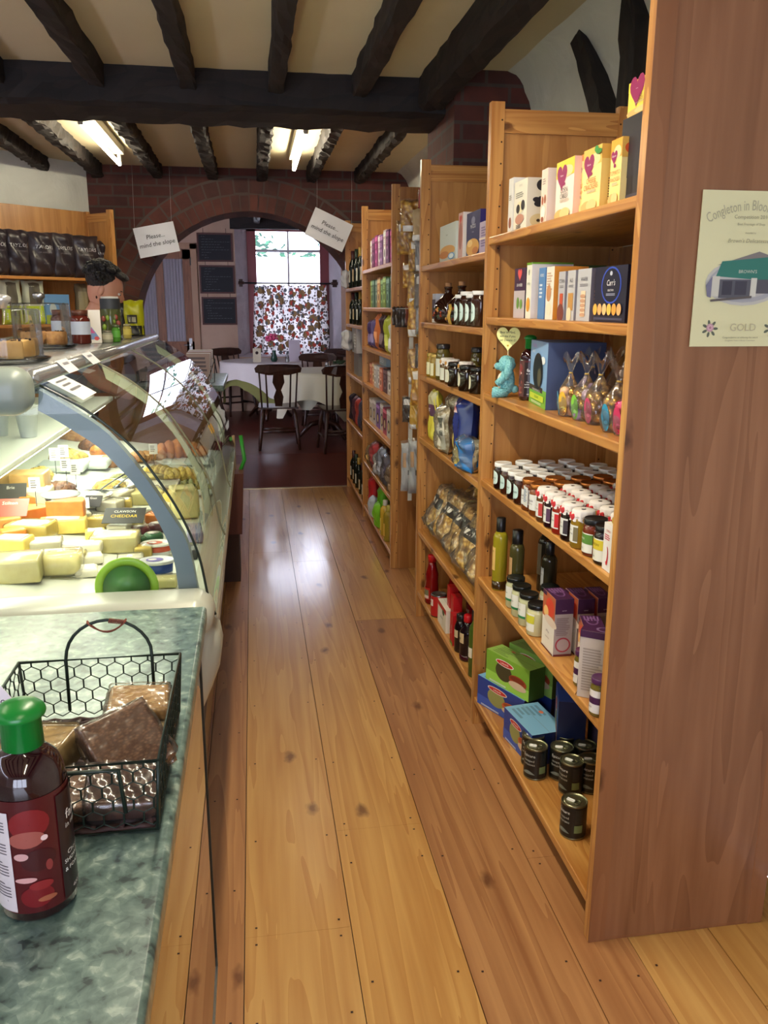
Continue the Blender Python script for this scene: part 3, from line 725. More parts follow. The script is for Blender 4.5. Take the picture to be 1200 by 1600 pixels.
def bookcase(label, ys, zs, y1, frames, back=None):
    e = empty('shelving_unit', (XF, ys, 0)); tag(e, label, 'shelving', 'pine shelving along the aisle')
    off = Vector((XF, ys, 0))
    def reloc(o): o.location = -off; return o
    for i, (fy, top, endp) in enumerate(frames): reloc(side_frame(fy, top, e, endp))
    for k, z in enumerate(zs): reloc(shelf(ys+.032 if k >= 0 else ys, y1, z, e, name='shelf'))
    if back: reloc(MB().box(1.283, 1.293, ys+.03, y1+.0, .1, back, PLY).build('back_panel', e))
    return e
ZA = (1.828, 1.563, 1.302, .986, .611, .118)
ZB = (1.784, 1.524, 1.272, .964, .482, .150)
ZD = (1.848, 1.588, 1.31, 1.045, .772, .446, .10)
ZE = (1.98, 1.74, 1.45, 1.035, .62, .10)
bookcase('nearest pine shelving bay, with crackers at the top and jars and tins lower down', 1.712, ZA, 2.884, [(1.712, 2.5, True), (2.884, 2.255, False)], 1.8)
bookcase('second pine shelving bay, with cordial jars, pasta bags and ketchup bottles', 2.886, ZB, 4.06, [(4.06, 2.262, False)], 1.75)
bookcase('pine shelving bay of tea boxes just past the hanging snack bags', 4.915, ZD, 6.235, [(4.9, 2.265, False), (6.235, 2.292, False)], 2.1)
bookcase('farthest pine shelving bay, holding wine bottles by the tea room step', 6.24, ZE[1:], 7.37, [(7.345, 2.298, False)], 2.1)
# plywood cladding on the near face of the third bay (blank panel that carries the snack strips)
o = MB().box(XF+.046, 1.0, 4.893, 4.9, 0, 2.25, wood('blank_ply', 2, (178, 122, 66), (140, 86, 38), fine=30, long=1.4, knots=False, coat=.2, band=.3)).build('display_board'); tag(o, 'plain plywood board facing the hanging snack bags', 'board')

# ------------------------------------------------------------------ cartons and prints
def heart(n=24, s=1):
    out = []
    for i in range(n):
        t = 2*pi*i/n; out.append((s*(16*sin(t)**3)/17, s*(13*cos(t)-5*cos(2*t)-2*cos(3*t)-cos(4*t))/17))
    return out
def deco(m, items, fn, W_, H_, base=.0006):
    """print shapes on a face; fn(x, y, lift) -> point, x 0..W_, y 0..H_"""
    for k, it in enumerate(items):
        e = base+.00025*k; t = it[0]
        if t == 'r':
            _, u0, v0, u1, v1, c = it; m.add([fn(u0*W_, v0*H_, e), fn(u1*W_, v0*H_, e), fn(u1*W_, v1*H_, e), fn(u0*W_, v1*H_, e)], [(0, 1, 2, 3)], P(c))
        elif t == 'e':
            _, u, v, ru, rv, c = it; m.add([fn(u*W_+ru*W_*cos(a*pi/10), v*H_+rv*H_*sin(a*pi/10), e) for a in range(20)], [tuple(range(20))], P(c))
        elif t == 'h':
            _, u, v, s, c = it; q = heart(24, s*W_); m.add([fn(u*W_, v*H_, e)]+[fn(u*W_+a, v*H_+b, e) for a, b in q], [(0, 1+i, 1+(i+1) % 24) for i in range(24)], P(c))
        elif t == 'p':
            _, pts, c = it; m.add([fn(u*W_, v*H_, e) for u, v in pts], [tuple(range(len(pts)))], P(c))
        elif t == 't':
            _, u, v, s, tx, c = it[:6]; wd = it[6]*W_ if len(it) > 6 else .92*W_
            m.text(tx, s*H_, lambda x, y: fn(u*W_+x, v*H_+y, e), P(c), width=wd, slant=it[7] if len(it) > 7 else 0)
        elif t == 'v':   # text running up the face
            _, u, v, s, tx, c = it; m.text(tx, s*W_, lambda x, y: fn(u*W_-y, v*H_+x, e), P(c), width=.9*H_)
        elif t == 'l':   # lines of small print
            _, u0, v0, u1, v1, n, c = it; rd = random.Random(n)
            for q in range(n):
                v = v1-(v1-v0)*(q+.5)/n; w = (u1-u0)*rd.uniform(.6, 1); h = (v1-v0)/n*.28
                m.add([fn(u0*W_, (v-h)*H_, e), fn((u0+w)*W_, (v-h)*H_, e), fn((u0+w)*W_, (v+h)*H_, e), fn(u0*W_, (v+h)*H_, e)], [(0, 1, 2, 3)], P(c))
def carton(name, w, d, h, base, F=(), R=(), T=(), side=None, top=None, loc=(0, 0, 0), rz=-pi/2, rough=.4):
    m = MB(); b = P(base, rough); s_ = P(side, rough) if side else b; tp = P(top, rough) if top else b; x0, x1 = -w/2, w/2
    vs = [(x0, 0, 0), (x1, 0, 0), (x1, d, 0), (x0, d, 0), (x0, 0, h), (x1, 0, h), (x1, d, h), (x0, d, h)]
    m.add([vs[i] for i in (0, 1, 5, 4)], [(0, 1, 2, 3)], b); m.add([vs[i] for i in (2, 3, 7, 6)], [(0, 1, 2, 3)], b)
    m.add([vs[i] for i in (1, 2, 6, 5)], [(0, 1, 2, 3)], s_); m.add([vs[i] for i in (3, 0, 4, 7)], [(0, 1, 2, 3)], s_)
    m.add([vs[i] for i in (4, 5, 6, 7)], [(0, 1, 2, 3)], tp); m.add([vs[i] for i in (3, 2, 1, 0)], [(0, 1, 2, 3)], b)
    deco(m, F, lambda x, y, e: (x0+x, -e, y), w, h); deco(m, R, lambda x, y, e: (x1+e, x, y), d, h); deco(m, T, lambda x, y, e: (x0+x, y, h+e), w, d)
    # tuck flap seam on the top
    m.add([(x0+.001, d*.5, h+.0003), (x1-.001, d*.5, h+.0003), (x1-.001, d*.5+.0008, h+.0003), (x0+.001, d*.5+.0008, h+.0003)], [(0, 1, 2, 3)], P((110, 100, 90), .8))
    return m.build(name, None, loc, rz)
def span(xl, xr, ytop, z, X=.84, w=None):
    """front face between two image columns on a shelf at height z -> centre Y, width, height"""
    ym = (ytop+700)/2
    a = at(xl, ytop, X=X); b = at(xr, ytop, X=X); h = b.z-z
    return (a.y+b.y)/2, (a.y-b.y), h
def box_at(xl, xr, ytop, z, d, lab, cat, group, base, F=(), R=(), T=(), side=None, top=None, X=.84, name='carton', rz=-pi/2, hmax=None):
    y, w, h = span(xl, xr, ytop, z, X)
    o = carton(name, max(w, .012), d, h if not hmax else min(h, hmax), base, F, R, T, side, top, (X, y, z+.0005), rz)
    return tag(o, lab, cat, group)
# --- bay A, shelf 1
G = 'cracker boxes on the top shelf of the nearest bay'; z = ZA[0]
MAG = (150, 26, 92)
def rak(word1, word2, c1, c2):
    return [('r', 0, .72, 1, 1, c2), ('e', .6, .8, .34, .1, (246, 214, 160)), ('h', .34, .74, .3, MAG), ('t', .34, .75, .045, 'Rakusen', (250, 240, 245), .5, .2), ('e', .45, .6, .1, .03, MAG),
            ('t', .5, .49, .12, word1, c1, .94), ('t', .5, .39, .12, word2, c1, .94), ('l', .3, .3, .8, .34, 2, (190, 170, 150)), ('e', .35, .08, .34, .1, (226, 180, 110)), ('e', .6, .1, .28, .09, (238, 204, 140))]
box_at(796, 803, 277, z, .05, 'thin white cracker packet at the far left of the top shelf', 'packet', G, (232, 230, 226), F=[('e', .5, .2, .3, .1, (150, 90, 70)), ('l', .2, .6, .8, .7, 3, (150, 140, 130))])
SEED = [('t', .5, .9, .06, 'PETER\'S', (196, 190, 180), .7), ('l', .15, .66, .85, .78, 3, (150, 146, 138)), ('e', .5, .47, .28, .12, (238, 226, 186)), ('e', .36, .45, .14, .09, (40, 34, 38)), ('e', .72, .5, .13, .1, (30, 26, 34)), ('e', .5, .24, .33, .1, (196, 140, 120)), ('l', .25, .06, .75, .14, 4, (70, 50, 50))]
box_at(805, 825, 277, z, .075, 'white seed cracker box with black seeds and a dark oval on its side', 'cracker box', G, (236, 230, 214), F=SEED,
       R=[('e', .62, .86, .24, .11, (40, 38, 40)), ('e', .4, .58, .16, .05, (34, 32, 38)), ('e', .6, .6, .14, .05, (34, 32, 38)), ('e', .5, .5, .2, .06, (34, 32, 38)), ('e', .5, .18, .36, .13, (214, 196, 150)), ('e', .5, .18, .08, .03, (60, 44, 30))], side=(226, 218, 200))
box_at(847.5, 857, 262, z, .085, 'pale pink cracker box with almonds printed on it', 'cracker box', G, (238, 214, 198), F=[('l', .2, .72, .8, .84, 3, (170, 150, 140)), ('e', .3, .44, .13, .08, (176, 92, 56)), ('e', .7, .46, .13, .08, (176, 92, 56)), ('e', .5, .22, .34, .12, (250, 240, 226)), ('e', .4, .1, .2, .05, (160, 90, 60))],
       R=[('e', .85, .8, .14, .08, (130, 66, 40)), ('e', .82, .4, .16, .08, (60, 40, 40)), ('e', .8, .2, .14, .1, (120, 50, 40))], side=(244, 224, 212))
box_at(871.5, 899, 243, z, .06, 'white corn cakes box with a yellow top and a magenta heart', 'cracker box', G, (244, 226, 214), F=rak('CORN', 'CAKES', (50, 40, 44), (240, 214, 70)), side=(244, 204, 188))
box_at(905, 916, 240, z, .06, 'yellow cheese cracker box half hidden behind its neighbour', 'cracker box', G, (248, 218, 140), F=rak('CHEESE', 'CRACKERS', (206, 110, 40), (226, 130, 60)), X=.86, side=(250, 224, 150))
box_at(914, 942, 224, z, .065, 'pale yellow cheese crackers box with a magenta heart and green leaf', 'cracker box', G, (250, 226, 150), F=rak('CHEESE', 'CRACKERS', (206, 110, 40), (232, 190, 90))+[('e', .88, .9, .16, .04, (60, 140, 60)), ('e', .75, .95, .1, .05, (60, 150, 70))],
       R=[('r', 0, .78, 1, 1, (240, 180, 80)), ('h', .8, .7, .35, MAG), ('r', .7, .1, .9, .5, (250, 236, 190)), ('l', .3, .14, .6, .5, 9, (120, 90, 60))], side=(246, 208, 120))
box_at(957, 974, 213, z, .06, 'yellow cracker box with a tomato picture beside the tall black box', 'cracker box', G, (248, 222, 140), F=rak('TOMATO', 'CRACKERS', (226, 120, 60), (238, 170, 60)), side=(252, 232, 160), R=[('r', 0, .7, 1, 1, (240, 190, 90)), ('e', .5, .84, .4, .1, (226, 90, 40)), ('h', .8, .68, .3, MAG)])
y, w, h = span(984, 1004, 188, z)
o = carton('carton', .15, .1, .185, (34, 30, 40), F=[('r', 0, .03, 1, .1, (70, 66, 82)), ('r', .1, .3, .9, .8, (42, 38, 50))], loc=(.855, 1.875, z+.0005)); tag(o, 'tall matt black box at the right end of the top shelf', 'box', G)
o = carton('carton', .13, .07, .072, (246, 220, 90), F=rak('RICE', 'CAKES', (120, 30, 70), (244, 220, 70)), side=(240, 200, 70), loc=(.86, 1.875, z+.187)); tag(o, 'yellow box with a magenta heart laid on top of the tall black box', 'box', G)
# --- bay A, shelf 2
G = 'cracker boxes on the second shelf of the nearest bay'; z = ZA[1]
box_at(805, 822, 418, z, .06, 'dark purple oat cracker box at the left end of the second shelf', 'cracker box', G, (68, 46, 74), F=[('r', 0, 0, 1, .55, (196, 184, 190)), ('h', .5, .88, .2, (226, 90, 90)), ('t', .5, .66, .09, 'DR HERB', (240, 236, 236), .8), ('e', .4, .3, .12, .12, (110, 150, 70)), ('e', .7, .28, .12, .1, (120, 160, 80))], side=(60, 40, 66))
box_at(824, 832, 410, z, .13, 'white oat box with a green top edge and green letters', 'cracker box', G, (236, 234, 220), F=[('r', 0, .96, 1, 1, (110, 160, 40)), ('t', .5, .82, .14, 'fl', (60, 110, 60), .6), ('t', .5, .62, .06, 'BITES', (80, 90, 80), .8), ('e', .5, .25, .34, .13, (226, 160, 60))],
       R=[('l', .2, .12, .9, .85, 14, (170, 160, 160)), ('r', 0, .97, 1, 1, (110, 160, 40))], side=(232, 226, 226), top=(110, 160, 50))
box_at(843, 853, 418, z, .1, 'slim blue cracker box on the second shelf', 'cracker box', G, (92, 136, 190), F=[('t', .5, .85, .08, 'ROSE', (240, 240, 244), .8), ('l', .2, .4, .8, .7, 4, (210, 220, 236))], side=(88, 130, 190))
box_at(855, 867, 416, z, .1, 'white and orange cracker box on the second shelf', 'cracker box', G, (232, 226, 214), F=[('l', .1, .5, .8, .9, 8, (200, 170, 150)), ('e', .4, .5, .3, .16, (196, 140, 100)), ('e', .5, .2, .34, .12, (236, 220, 196))], side=(226, 150, 60), R=[('t', .5, .2, .06, 'OAT', (250, 240, 220), .6)])
GREY = (182, 180, 186)
def mil(wd, c, extra=()): return [('t', .5, .8, .11, wd, (90, 88, 96), .85), ('l', .2, .66, .8, .72, 2, (130, 126, 134))]+list(extra)+[]
box_at(874, 884, 424, z, .1, 'grey savoury biscuit box with an orange slab picture', 'cracker box', G, GREY, F=mil('CORN', 0, [('r', .3, .28, .8, .55, (196, 84, 54)), ('e', .5, .14, .5, .2, (120, 60, 50))]), side=(150, 148, 158))
box_at(888, 900, 422, z, .1, 'grey ale biscuit box with a brown cracker picture', 'cracker box', G, (190, 188, 192), F=mil('ALE', 0, [('r', .2, .2, .85, .55, (192, 142, 80)), ('e', .4, .12, .3, .14, (226, 206, 170))]), side=(156, 154, 162))
box_at(904, 925, 419, z, .05, 'grey wafer box with a stack of pale wafers on it', 'cracker box', G, (186, 186, 192), F=mil('WAFER', 0, [('r', .32, .08, .66, .58, (236, 208, 178))]+[('e', .5, .12+.09*k, .2, .035, (196, 150, 120)) for k in range(5)]), side=(110, 104, 116), R=[('l', .2, .1, .8, .6, 7, (196, 150, 120))])
ov = [('e', .07+.155*k, .23, .07, .105, c) for k, c in enumerate(((244, 180, 80), (226, 170, 110), (238, 190, 130), (250, 190, 90), (236, 160, 70), (226, 170, 110)))]
box_at(932, 982, 413, z, .09, 'large navy selection box of biscuits with a blue oval and a row of crackers', 'biscuit box', G, (30, 30, 52), F=[('e', .53, .66, .31, .33, (50, 80, 190)), ('e', .53, .66, .28, .3, (22, 24, 48)), ('t', .53, .7, .15, "Carr's", (244, 244, 246), .48, .25), ('t', .53, .57, .05, 'SELECTION', (230, 230, 236), .4), ('l', .4, .47, .68, .52, 2, (150, 154, 180)), ('e', .53, .87, .04, .04, (190, 196, 214)), ('l', .04, .04, .96, .08, 2, (90, 90, 120))]+ov, side=(26, 26, 46))
box_at(829, 900, 415, z, .09, 'green-topped cereal carton lying behind the second shelf boxes', 'box', G, (70, 92, 50), X=.985, top=(96, 132, 54)).location.y -= .02
# --- bay A, shelf 3
z = ZA[2]; G3 = 'Easter stock on the third shelf of the nearest bay'
def toy():
    a = at(790, 622, X=.84); e = empty('toy_rabbit', (.842, a.y, z+.0015), -pi/2-.35); e.scale = (.84,)*3
    FUR, nt, b = newmat('turquoise_plush'); n = N(nt, 'ShaderNodeTexNoise', Scale=160.0, Detail=3.0); nt.links.new(coords(nt), n.inputs['Vector'])
    nt.links.new(ramp(nt, [(.3, (92, 168, 178)), (.7, (160, 222, 226))], n.outputs[0]), b.inputs['Base Color']); b.inputs['Roughness'].default_value = .95; bump(nt, b, n.outputs[0], 1.0, .006)
    CRM = P((226, 214, 200), .95)
    m = MB(); m.ell((0, .0, .062), (.036, .032, .055), FUR, 16, 10, .12, 1); m.ell((0, -.004, .128), (.036, .036, .034), FUR, 16, 10, .12, 2); m.ell((0, -.036, .12), (.02, .016, .015), FUR, 12, 8, .1, 3)
    for s_ in (-1, 1):
        m.tube([(s_*.024, -.004, .09), (s_*.04, -.018, .07), (s_*.036, -.036, .052)], [.013, .014, .014], FUR, 10)
        m.tube([(s_*.02, .0, .02), (s_*.034, -.03, .016), (s_*.034, -.055, .016)], [.02, .018, .02], FUR, 10)
    m.ell((0, .032, .03), (.016, .016, .016), FUR, 8, 6, .2, 4); m.build('body', e)
    MB().ell((0, -.022, .06), (.022, .016, .036), CRM, 12, 8, .08, 5).build('belly', e)
    for s_ in (-1, 1): MB().tube([(s_*.022, .006, .15), (s_*.04, .01, .135), (s_*.046, .006, .1), (s_*.042, .0, .07)], [.008, .014, .017, .008], FUR, 10).build('ear', e)
    MB().ell((-.018, -.036, .138), (.004, .003, .004), BLACKP, 8, 6).ell((.018, -.036, .138), (.004, .003, .004), BLACKP, 8, 6).build('eyes', e)
    MB().ell((0, -.051, .124), (.005, .003, .004), P((210, 150, 160), .6), 8, 6).build('nose', e)
    return tag(e, 'turquoise plush toy rabbit at the left of the third shelf', 'toy', G3)
toy()
def heart_card():
    a = at(789, 545, X=.845); e = empty('heart_card', (a.x+.01, a.y, z), -pi/2+.75)
    m = MB(); q = heart(40, .048); m.prism([(u, v+.195) for u, v in q], lambda a, b, d: (a, d, b), 0, .0012, P((238, 234, 160), .7))
    for i, t in enumerate(('Bear in Mind,', 'win me if you', 'can! Donate £1')): m.text(t, .011, lambda x, y: (x-.002, -.0006, y+.212-.013*i+.002*x), P((60, 60, 40), .7), width=.07)
    m.prism([(u*.09, v*.09+.168) for u, v in q], lambda a, b, d: (a, -.0006-d*0, b), 0, .0005, P((230, 200, 80), .7))
    m.tube([(0, .003, 0), (0, .003, .17)], .002, P((210, 190, 150), .7), 6)
    m.build('card', e); tag(e, 'pale yellow heart-shaped card with handwriting above the turquoise rabbit', 'card')
heart_card()
def wash_bottle(loc, rz, lab, s=1.0, name='shampoo_bottle'):
    e = empty(name, loc, rz); e.scale = (s, s, s)
    body, nt, b = newmat('dark_red_bottle_liquid'); b.inputs['Base Color'].default_value = (.018, .003, .005, 1); b.inputs['Roughness'].default_value = .08; b.inputs['Coat Weight'].default_value = .6
    R = .033
    MB().lathe([(.03, 0), (R, .004), (R, .138), (.032, .15), (.028, .162), (.02, .171), (.0135, .175), (.0135, .18)], body, 36).build('bottle', e)
    lab_m = MB(); fr = .0006
    def cyl(x, y, k=0): a = x/R-pi/2; return ((R+fr+k)*cos(a), (R+fr+k)*sin(a), y)
    def patch(x0, x1, z0, z1, mat, k=0, n=12):
        lab_m.grid(lambda u, v: cyl(x0+(x1-x0)*u, z0+(z1-z0)*v, k), n, 2, mat)
    def blot(x, z_, rx, rz_, c, k, q=None):
        lab_m.grid(lambda u, v: cyl(x+rx*(.02+.98*v)*cos(2*pi*u), z_+rz_*(.02+.98*v)*sin(2*pi*u), k), 18, 6, P(c, .35))
    patch(-.098, .098, .012, .136, P((74, 14, 20), .3), 0, 48)
    patch(-.052, -.022, .014, .124, P((206, 196, 200), .4), .0008)          # back panel of small print
    for i in range(4):
        for j in range(5): patch(-.050, -.05+(.024 if j else .018), .1158-.024*i-.0034*j, .117-.024*i-.0034*j, P((90, 80, 90), .5), .0011, 6)
    lab_m.add([cyl(-.043, .04, .0011), cyl(-.03, .025, .0011), cyl(-.048, .02, .0011)], [(0, 1, 2)], P((90, 84, 92), .5))
    blot(-.005, .11, .017, .016, (120, 22, 28), .0004); blot(-.008, .094, .015, .009, (150, 78, 70), .0006); blot(.006, .093, .003, .003, (220, 190, 190), .0009)
    blot(-.014, .076, .006, .004, (196, 150, 150), .0006); blot(.0, .07, .015, .012, (60, 10, 16), .0005); blot(-.012, .05, .009, .003, (200, 150, 150), .0008); blot(.008, .062, .003, .006, (130, 50, 48), .0008)
    blot(.0, .042, .01, .005, (130, 30, 34), .0007); blot(.004, .026, .008, .003, (150, 84, 60), .0007); blot(-.004, .03, .014, .012, (110, 16, 24), .0005)
    patch(.019, .062, .014, .13, P((34, 14, 20), .3), .001)
    for t, zz, sz, c in (('faith', .103, .015, (240, 240, 240)), ('in nature', .092, .008, (230, 230, 230)), ('Chocolate', .062, .007, (220, 216, 216)), ('SHOWER GEL', .054, .0085, (240, 240, 240)), ('& FOAM BATH', .045, .0085, (240, 240, 240)), ('400 ml e', .021, .0065, (216, 200, 200))):
        lab_m.text(t, sz, lambda x, y: cyl(.041+x, zz+y, .0014), P(c, .4), width=.038)
    lab_m.build('label', e)
    MB().lathe([(.0165, .176), (.0178, .177), (.0172, .206), (.0185, .207), (.0215, .2085), (.0222, .211), (.021, .215), (.0165, .2195), (.009, .2225), (0, .2235)], P((16, 120, 44), .3), 28).build('cap', e)
    return tag(e, lab, 'bottle')
a = at(817, 628, X=.87); wash_bottle((.885, a.y-.005, z+.0015), -1.4, 'green-capped dark body wash bottle between the toy rabbit and the blue egg box', .93)
yb, wb, hb = span(823, 864, 550, z, .86)
o = carton('egg_box', wb, .17, .195, (134, 172, 218), rz=-pi/2-.12,
           F=[('r', 0, 0, 1, .27, (120, 180, 60)), ('r', .0, .22, .8, .3, (70, 52, 40)), ('t', .25, .92, .07, 'THE EGG', (196, 120, 200), .4), ('t', .22, .83, .07, 'HUNT', (240, 244, 250), .4), ('e', .78, .72, .12, .06, (240, 244, 250)), ('e', .5, .53, .29, .29, (28, 26, 34)), ('e', .5, .53, .25, .26, (10, 8, 12)), ('e', .6, .45, .1, .14, (90, 84, 60)), ('t', .46, .24, .045, 'BELGIAN CHOCOLATE EGG', (244, 244, 244), .7), ('r', .1, .09, .9, .18, (200, 216, 60)), ('t', .5, .135, .06, 'EGG HUNT', (70, 150, 40), .7), ('l', .2, .03, .8, .07, 2, (220, 236, 200))],
           side=(62, 78, 118), top=(120, 160, 214), loc=(.86, yb, z+.0005)); tag(o, 'light blue Easter egg box with an egg-shaped window on the third shelf', 'egg box', G3)  # side face: its shadow is painted in as a darker blue
def egg_bag(px, py, X, cols, tagc, lab, h=.16, r=.036, seed=0, tags=(1,)):
    a = at(px, py, X=X); e = empty('egg_bag', (X+r, a.y, z+.001)); rd = random.Random(seed)
    k = 0
    for lay in range(3):
        for q in range(5):
            an = q*1.257+lay*.6+seed; rr = r*.56; c = cols[k % len(cols)]; k += 1
            mt = P(c, .25, .75) if c[0] > 190 and c[2] < 120 else P(c, .35)
            o = MB().ell((rr*cos(an), rr*sin(an), .018+lay*.025), (.0145, .0145, .0175), mt, 10, 7, .06 if mt.node_tree else 0, k, rot=Matrix.Rotation(rd.uniform(0, 3), 3, 'X')).build('egg', e)
    ns = 18
    def bag(u, v):
        A = 2*pi*u; zz = h*v
        if v < .45: R_ = r*(.86+.22*sin(pi*min(v/.45, 1)))
        elif v < .72: R_ = r*(.9-2.9*(v-.45))
        else: R_ = r*(.11+1.9*(v-.72))
        R_ *= 1+.07*sin(A*5+v*20+seed)+(.2*sin(A*3+seed) if v > .75 else 0)
        return (R_*cos(A), R_*sin(A), zz+(.012*sin(A*4) if v > .95 else 0))
    MB().grid(bag, 30, 22, CELLO).build('cellophane', e)
    MB().tube([(r*.13*cos(t*.628), r*.13*sin(t*.628), h*.72) for t in range(10)], .0022, P((214, 180, 90), .4, .5), 6, True).build('tie', e)
    m = MB(); ta = pi+.15
    for j, c in enumerate(tagc):
        an = pi+.55-j*.75 if len(tagc) > 1 else pi+.3
        m.T = Matrix.Rotation(an, 4, 'Z') @ Matrix.Translation((r*.98, 0, .036)) @ Matrix.Rotation(.12, 4, 'Y')
        m.add([(0, .014*cos(t*pi/8), .034*sin(t*pi/8)) for t in range(16)], [tuple(range(16))], P(c, .4))
        m.add([(.0005, .007*cos(t*pi/5)+.002, -.012+.005*sin(t*pi/5)) for t in range(10)], [tuple(range(10))], P(tuple(min(255, x+60) for x in c), .4))
    m.T = None
    m.build('swing_tag', e)
    return tag(e, lab, 'sweet bag', 'bags of chocolate eggs on the third shelf')
GOLD = (206, 160, 80); PK = (226, 190, 200); LIL = (200, 170, 214)
egg_bag(872, 645, .835, [GOLD, (230, 180, 140)], [(226, 180, 50), (70, 160, 200)], 'bag of chocolate eggs with an orange and a blue tag, next to the egg box', .165, .031, 1)
egg_bag(893, 652, .84, [PK, LIL, GOLD, (226, 200, 214)], [(130, 204, 60)], 'bag of pastel mini eggs with a lime green tag', .17, .036, 2)
egg_bag(913, 662, .845, [GOLD], [(206, 60, 110)], 'bag of gold foil eggs with a pink and orange tag, second from the right', .175, .037, 3)
egg_bag(940, 671, .835, [GOLD], [(40, 150, 190)], 'bag of gold foil eggs with a blue tag', .168, .037, 4)
egg_bag(959, 677, .84, [(210, 60, 110), (226, 90, 130)], [(214, 40, 100)], 'bag of pink eggs with a hot pink tag at the right end', .15, .03, 5)
egg_bag(905, 640, .94, [GOLD, PK], [(226, 190, 70)], 'bag of gold and pink eggs standing behind the lime tagged bag', .175, .034, 6)
egg_bag(936, 650, .95, [GOLD], [(226, 170, 50)], 'bag of gold foil eggs standing behind the blue tagged bag', .18, .036, 7)
o = carton('egg_box', .09, .1, .17, (232, 206, 200), F=[('r', 0, 0, 1, .12, (214, 120, 150)), ('e', .5, .62, .3, .24, (196, 130, 160)), ('e', .5, .6, .2, .2, (120, 110, 180)), ('e', .5, .5, .1, .1, (226, 110, 120))], loc=(.9, 1.83, z+.0005)); tag(o, 'pink Easter egg box at the right end of the third shelf', 'egg box', G3)

# --- jars
def arc_label(m, R, z0, z1, a0, a1, mat, n=10, k=.0006, a_=-pi/2):
    m.grid(lambda u, v: ((R+k)*cos(a_+a0+(a1-a0)*u), (R+k)*sin(a_+a0+(a1-a0)*u), z0+(z1-z0)*v), n, 1, mat)
def arc_text(m, R, t, zc, size, mat, k=.0012, a_=-pi/2, width=None, off=0):
    m.text(t, size, lambda x, y: ((R+k)*cos(a_+off+x/R), (R+k)*sin(a_+off+x/R), zc+y), mat, width=width)
def jar(name, R, H, content, lid, lidh=.014, labcol=(228, 228, 222), lz=(.25, .7), la=1.1, frill=None, band=None, txt=None, glass_top=.0, prints=(), rough=.12, lidr=None, cutlabel=False, lid_metal=0):
    """glass preserve jar; the label faces local -Y"""
    e = empty(name, (0, 0, 0)); lr = lidr or R*.94
    cm = P(content, rough); b = H-lidh
    MB().lathe([(R*.9, 0), (R, .004), (R, b*.82), (R*.96, b*.9), (R*.86, b*.96), (R*.86, b)], cm, 22).build('jar_body', e)
    m = MB()
    if frill:
        n = 40; vs = []
        for j, (rr, zz) in enumerate(((.2, H+.001), (lr*.9, H+.001), (lr*1.0, H-.003), (lr*.97, H-.014), (lr*1.1, H-.026))):
            for i in range(n):
                a = 2*pi*i/n; w = .0 if j < 3 else .003*sin(a*11) if j == 3 else .0035*sin(a*11)
                r_ = rr*lr if j == 0 else rr+w; vs.append((r_*cos(a), r_*sin(a), zz+(.0025*sin(a*9) if j == 4 else 0)))
        fs = [(j*n+i, j*n+(i+1) % n, (j+1)*n+(i+1) % n, (j+1)*n+i) for j in range(4) for i in range(n)]+[tuple(range(n))]
        m.add(vs, fs, P((226, 220, 216), .85), True)
        for a in (-1.95, -1.2):
            for q in range(5): m.ell((lr*1.05*cos(a+.1*cos(q*1.26)), lr*1.05*sin(a+.1*cos(q*1.26)), H-.017+.0045*sin(q*1.26)), (.0058, .0058, .0046), P(frill, .8), 6, 4)
        m.build('cloth_lid', e)
        MB().tube([(lr*1.0*cos(t*.314), lr*1.0*sin(t*.314), H-.0155) for t in range(20)], .0012, P((200, 190, 180), .8), 5, True).build('band', e)
    else:
        L_ = P(lid, .3, lid_metal); m.lathe([(lr, b-.001), (lr*1.02, b+.002), (lr*1.02, H-.002), (lr*.97, H), (lr*.9, H-.001), (0, H-.0012)], L_, 24).build('lid', e)
    m = MB(); z0, z1 = H*lz[0], H*lz[1]
    if cutlabel:   # die-cut rounded label
        m.grid(lambda u, v: ((R+.0008)*cos(-pi/2+la*(2*u-1)*(1-(2*v-1)**4)**.5), (R+.0008)*sin(-pi/2+la*(2*u-1)*(1-(2*v-1)**4)**.5), z0+(z1-z0)*v), 12, 12, P(labcol, .5))
    else: arc_label(m, R, z0, z1, -la, la, P(labcol, .5))
    if band: arc_label(m, R, z0+(z1-z0)*band[1], z0+(z1-z0)*band[2], -la if len(band) < 4 else band[3]*la, la, P(band[0], .5), k=.0009)
    for t, f, s_, c in (txt or ()): arc_text(m, R, t, z0+(z1-z0)*f, s_, P(c, .5), k=.0013, width=R*la*1.7)
    m.build('label', e)
    return e
ORD = ['leftmost', 'second', 'third', 'fourth', 'fifth', 'sixth', 'seventh', 'eighth', 'ninth', 'tenth']
_used = set()
def place(proto, loc, rz, lab, cat, group=None, scale=None):
    if proto.name not in _used and 'label' not in proto: c = proto; _used.add(proto.name)
    else: c = copy_tree(proto)
    c.location = loc; c.rotation_euler = (0, 0, rz)
    if scale: c.scale = (scale,)*3
    return tag(c, lab, cat, group)
FZ = -pi/2
LB = (86, 60, 60)
jcord = jar('jam_jar', .031, .092, (34, 14, 10), (232, 232, 230), labcol=(206, 226, 222), lz=(.16, .7), la=.85, cutlabel=True, txt=[('Chutney', .5, .011, (60, 90, 90)), ('fruit farm', .32, .007, (110, 120, 120))])
jcord2 = jar('jam_jar', .031, .092, (64, 30, 16), (228, 228, 226), labcol=(196, 222, 218), lz=(.16, .7), la=.85, cutlabel=True, txt=[('Marmalade', .5, .011, (60, 90, 90))])
jgold = jar('jam_jar', .032, .098, (120, 62, 24), (196, 122, 60), labcol=(226, 226, 224), lz=(.2, .68), la=1.2, lid_metal=.8, txt=[('Marmalade', .6, .010, (90, 80, 90)), ('orange & whisky', .4, .006, (120, 110, 110))])
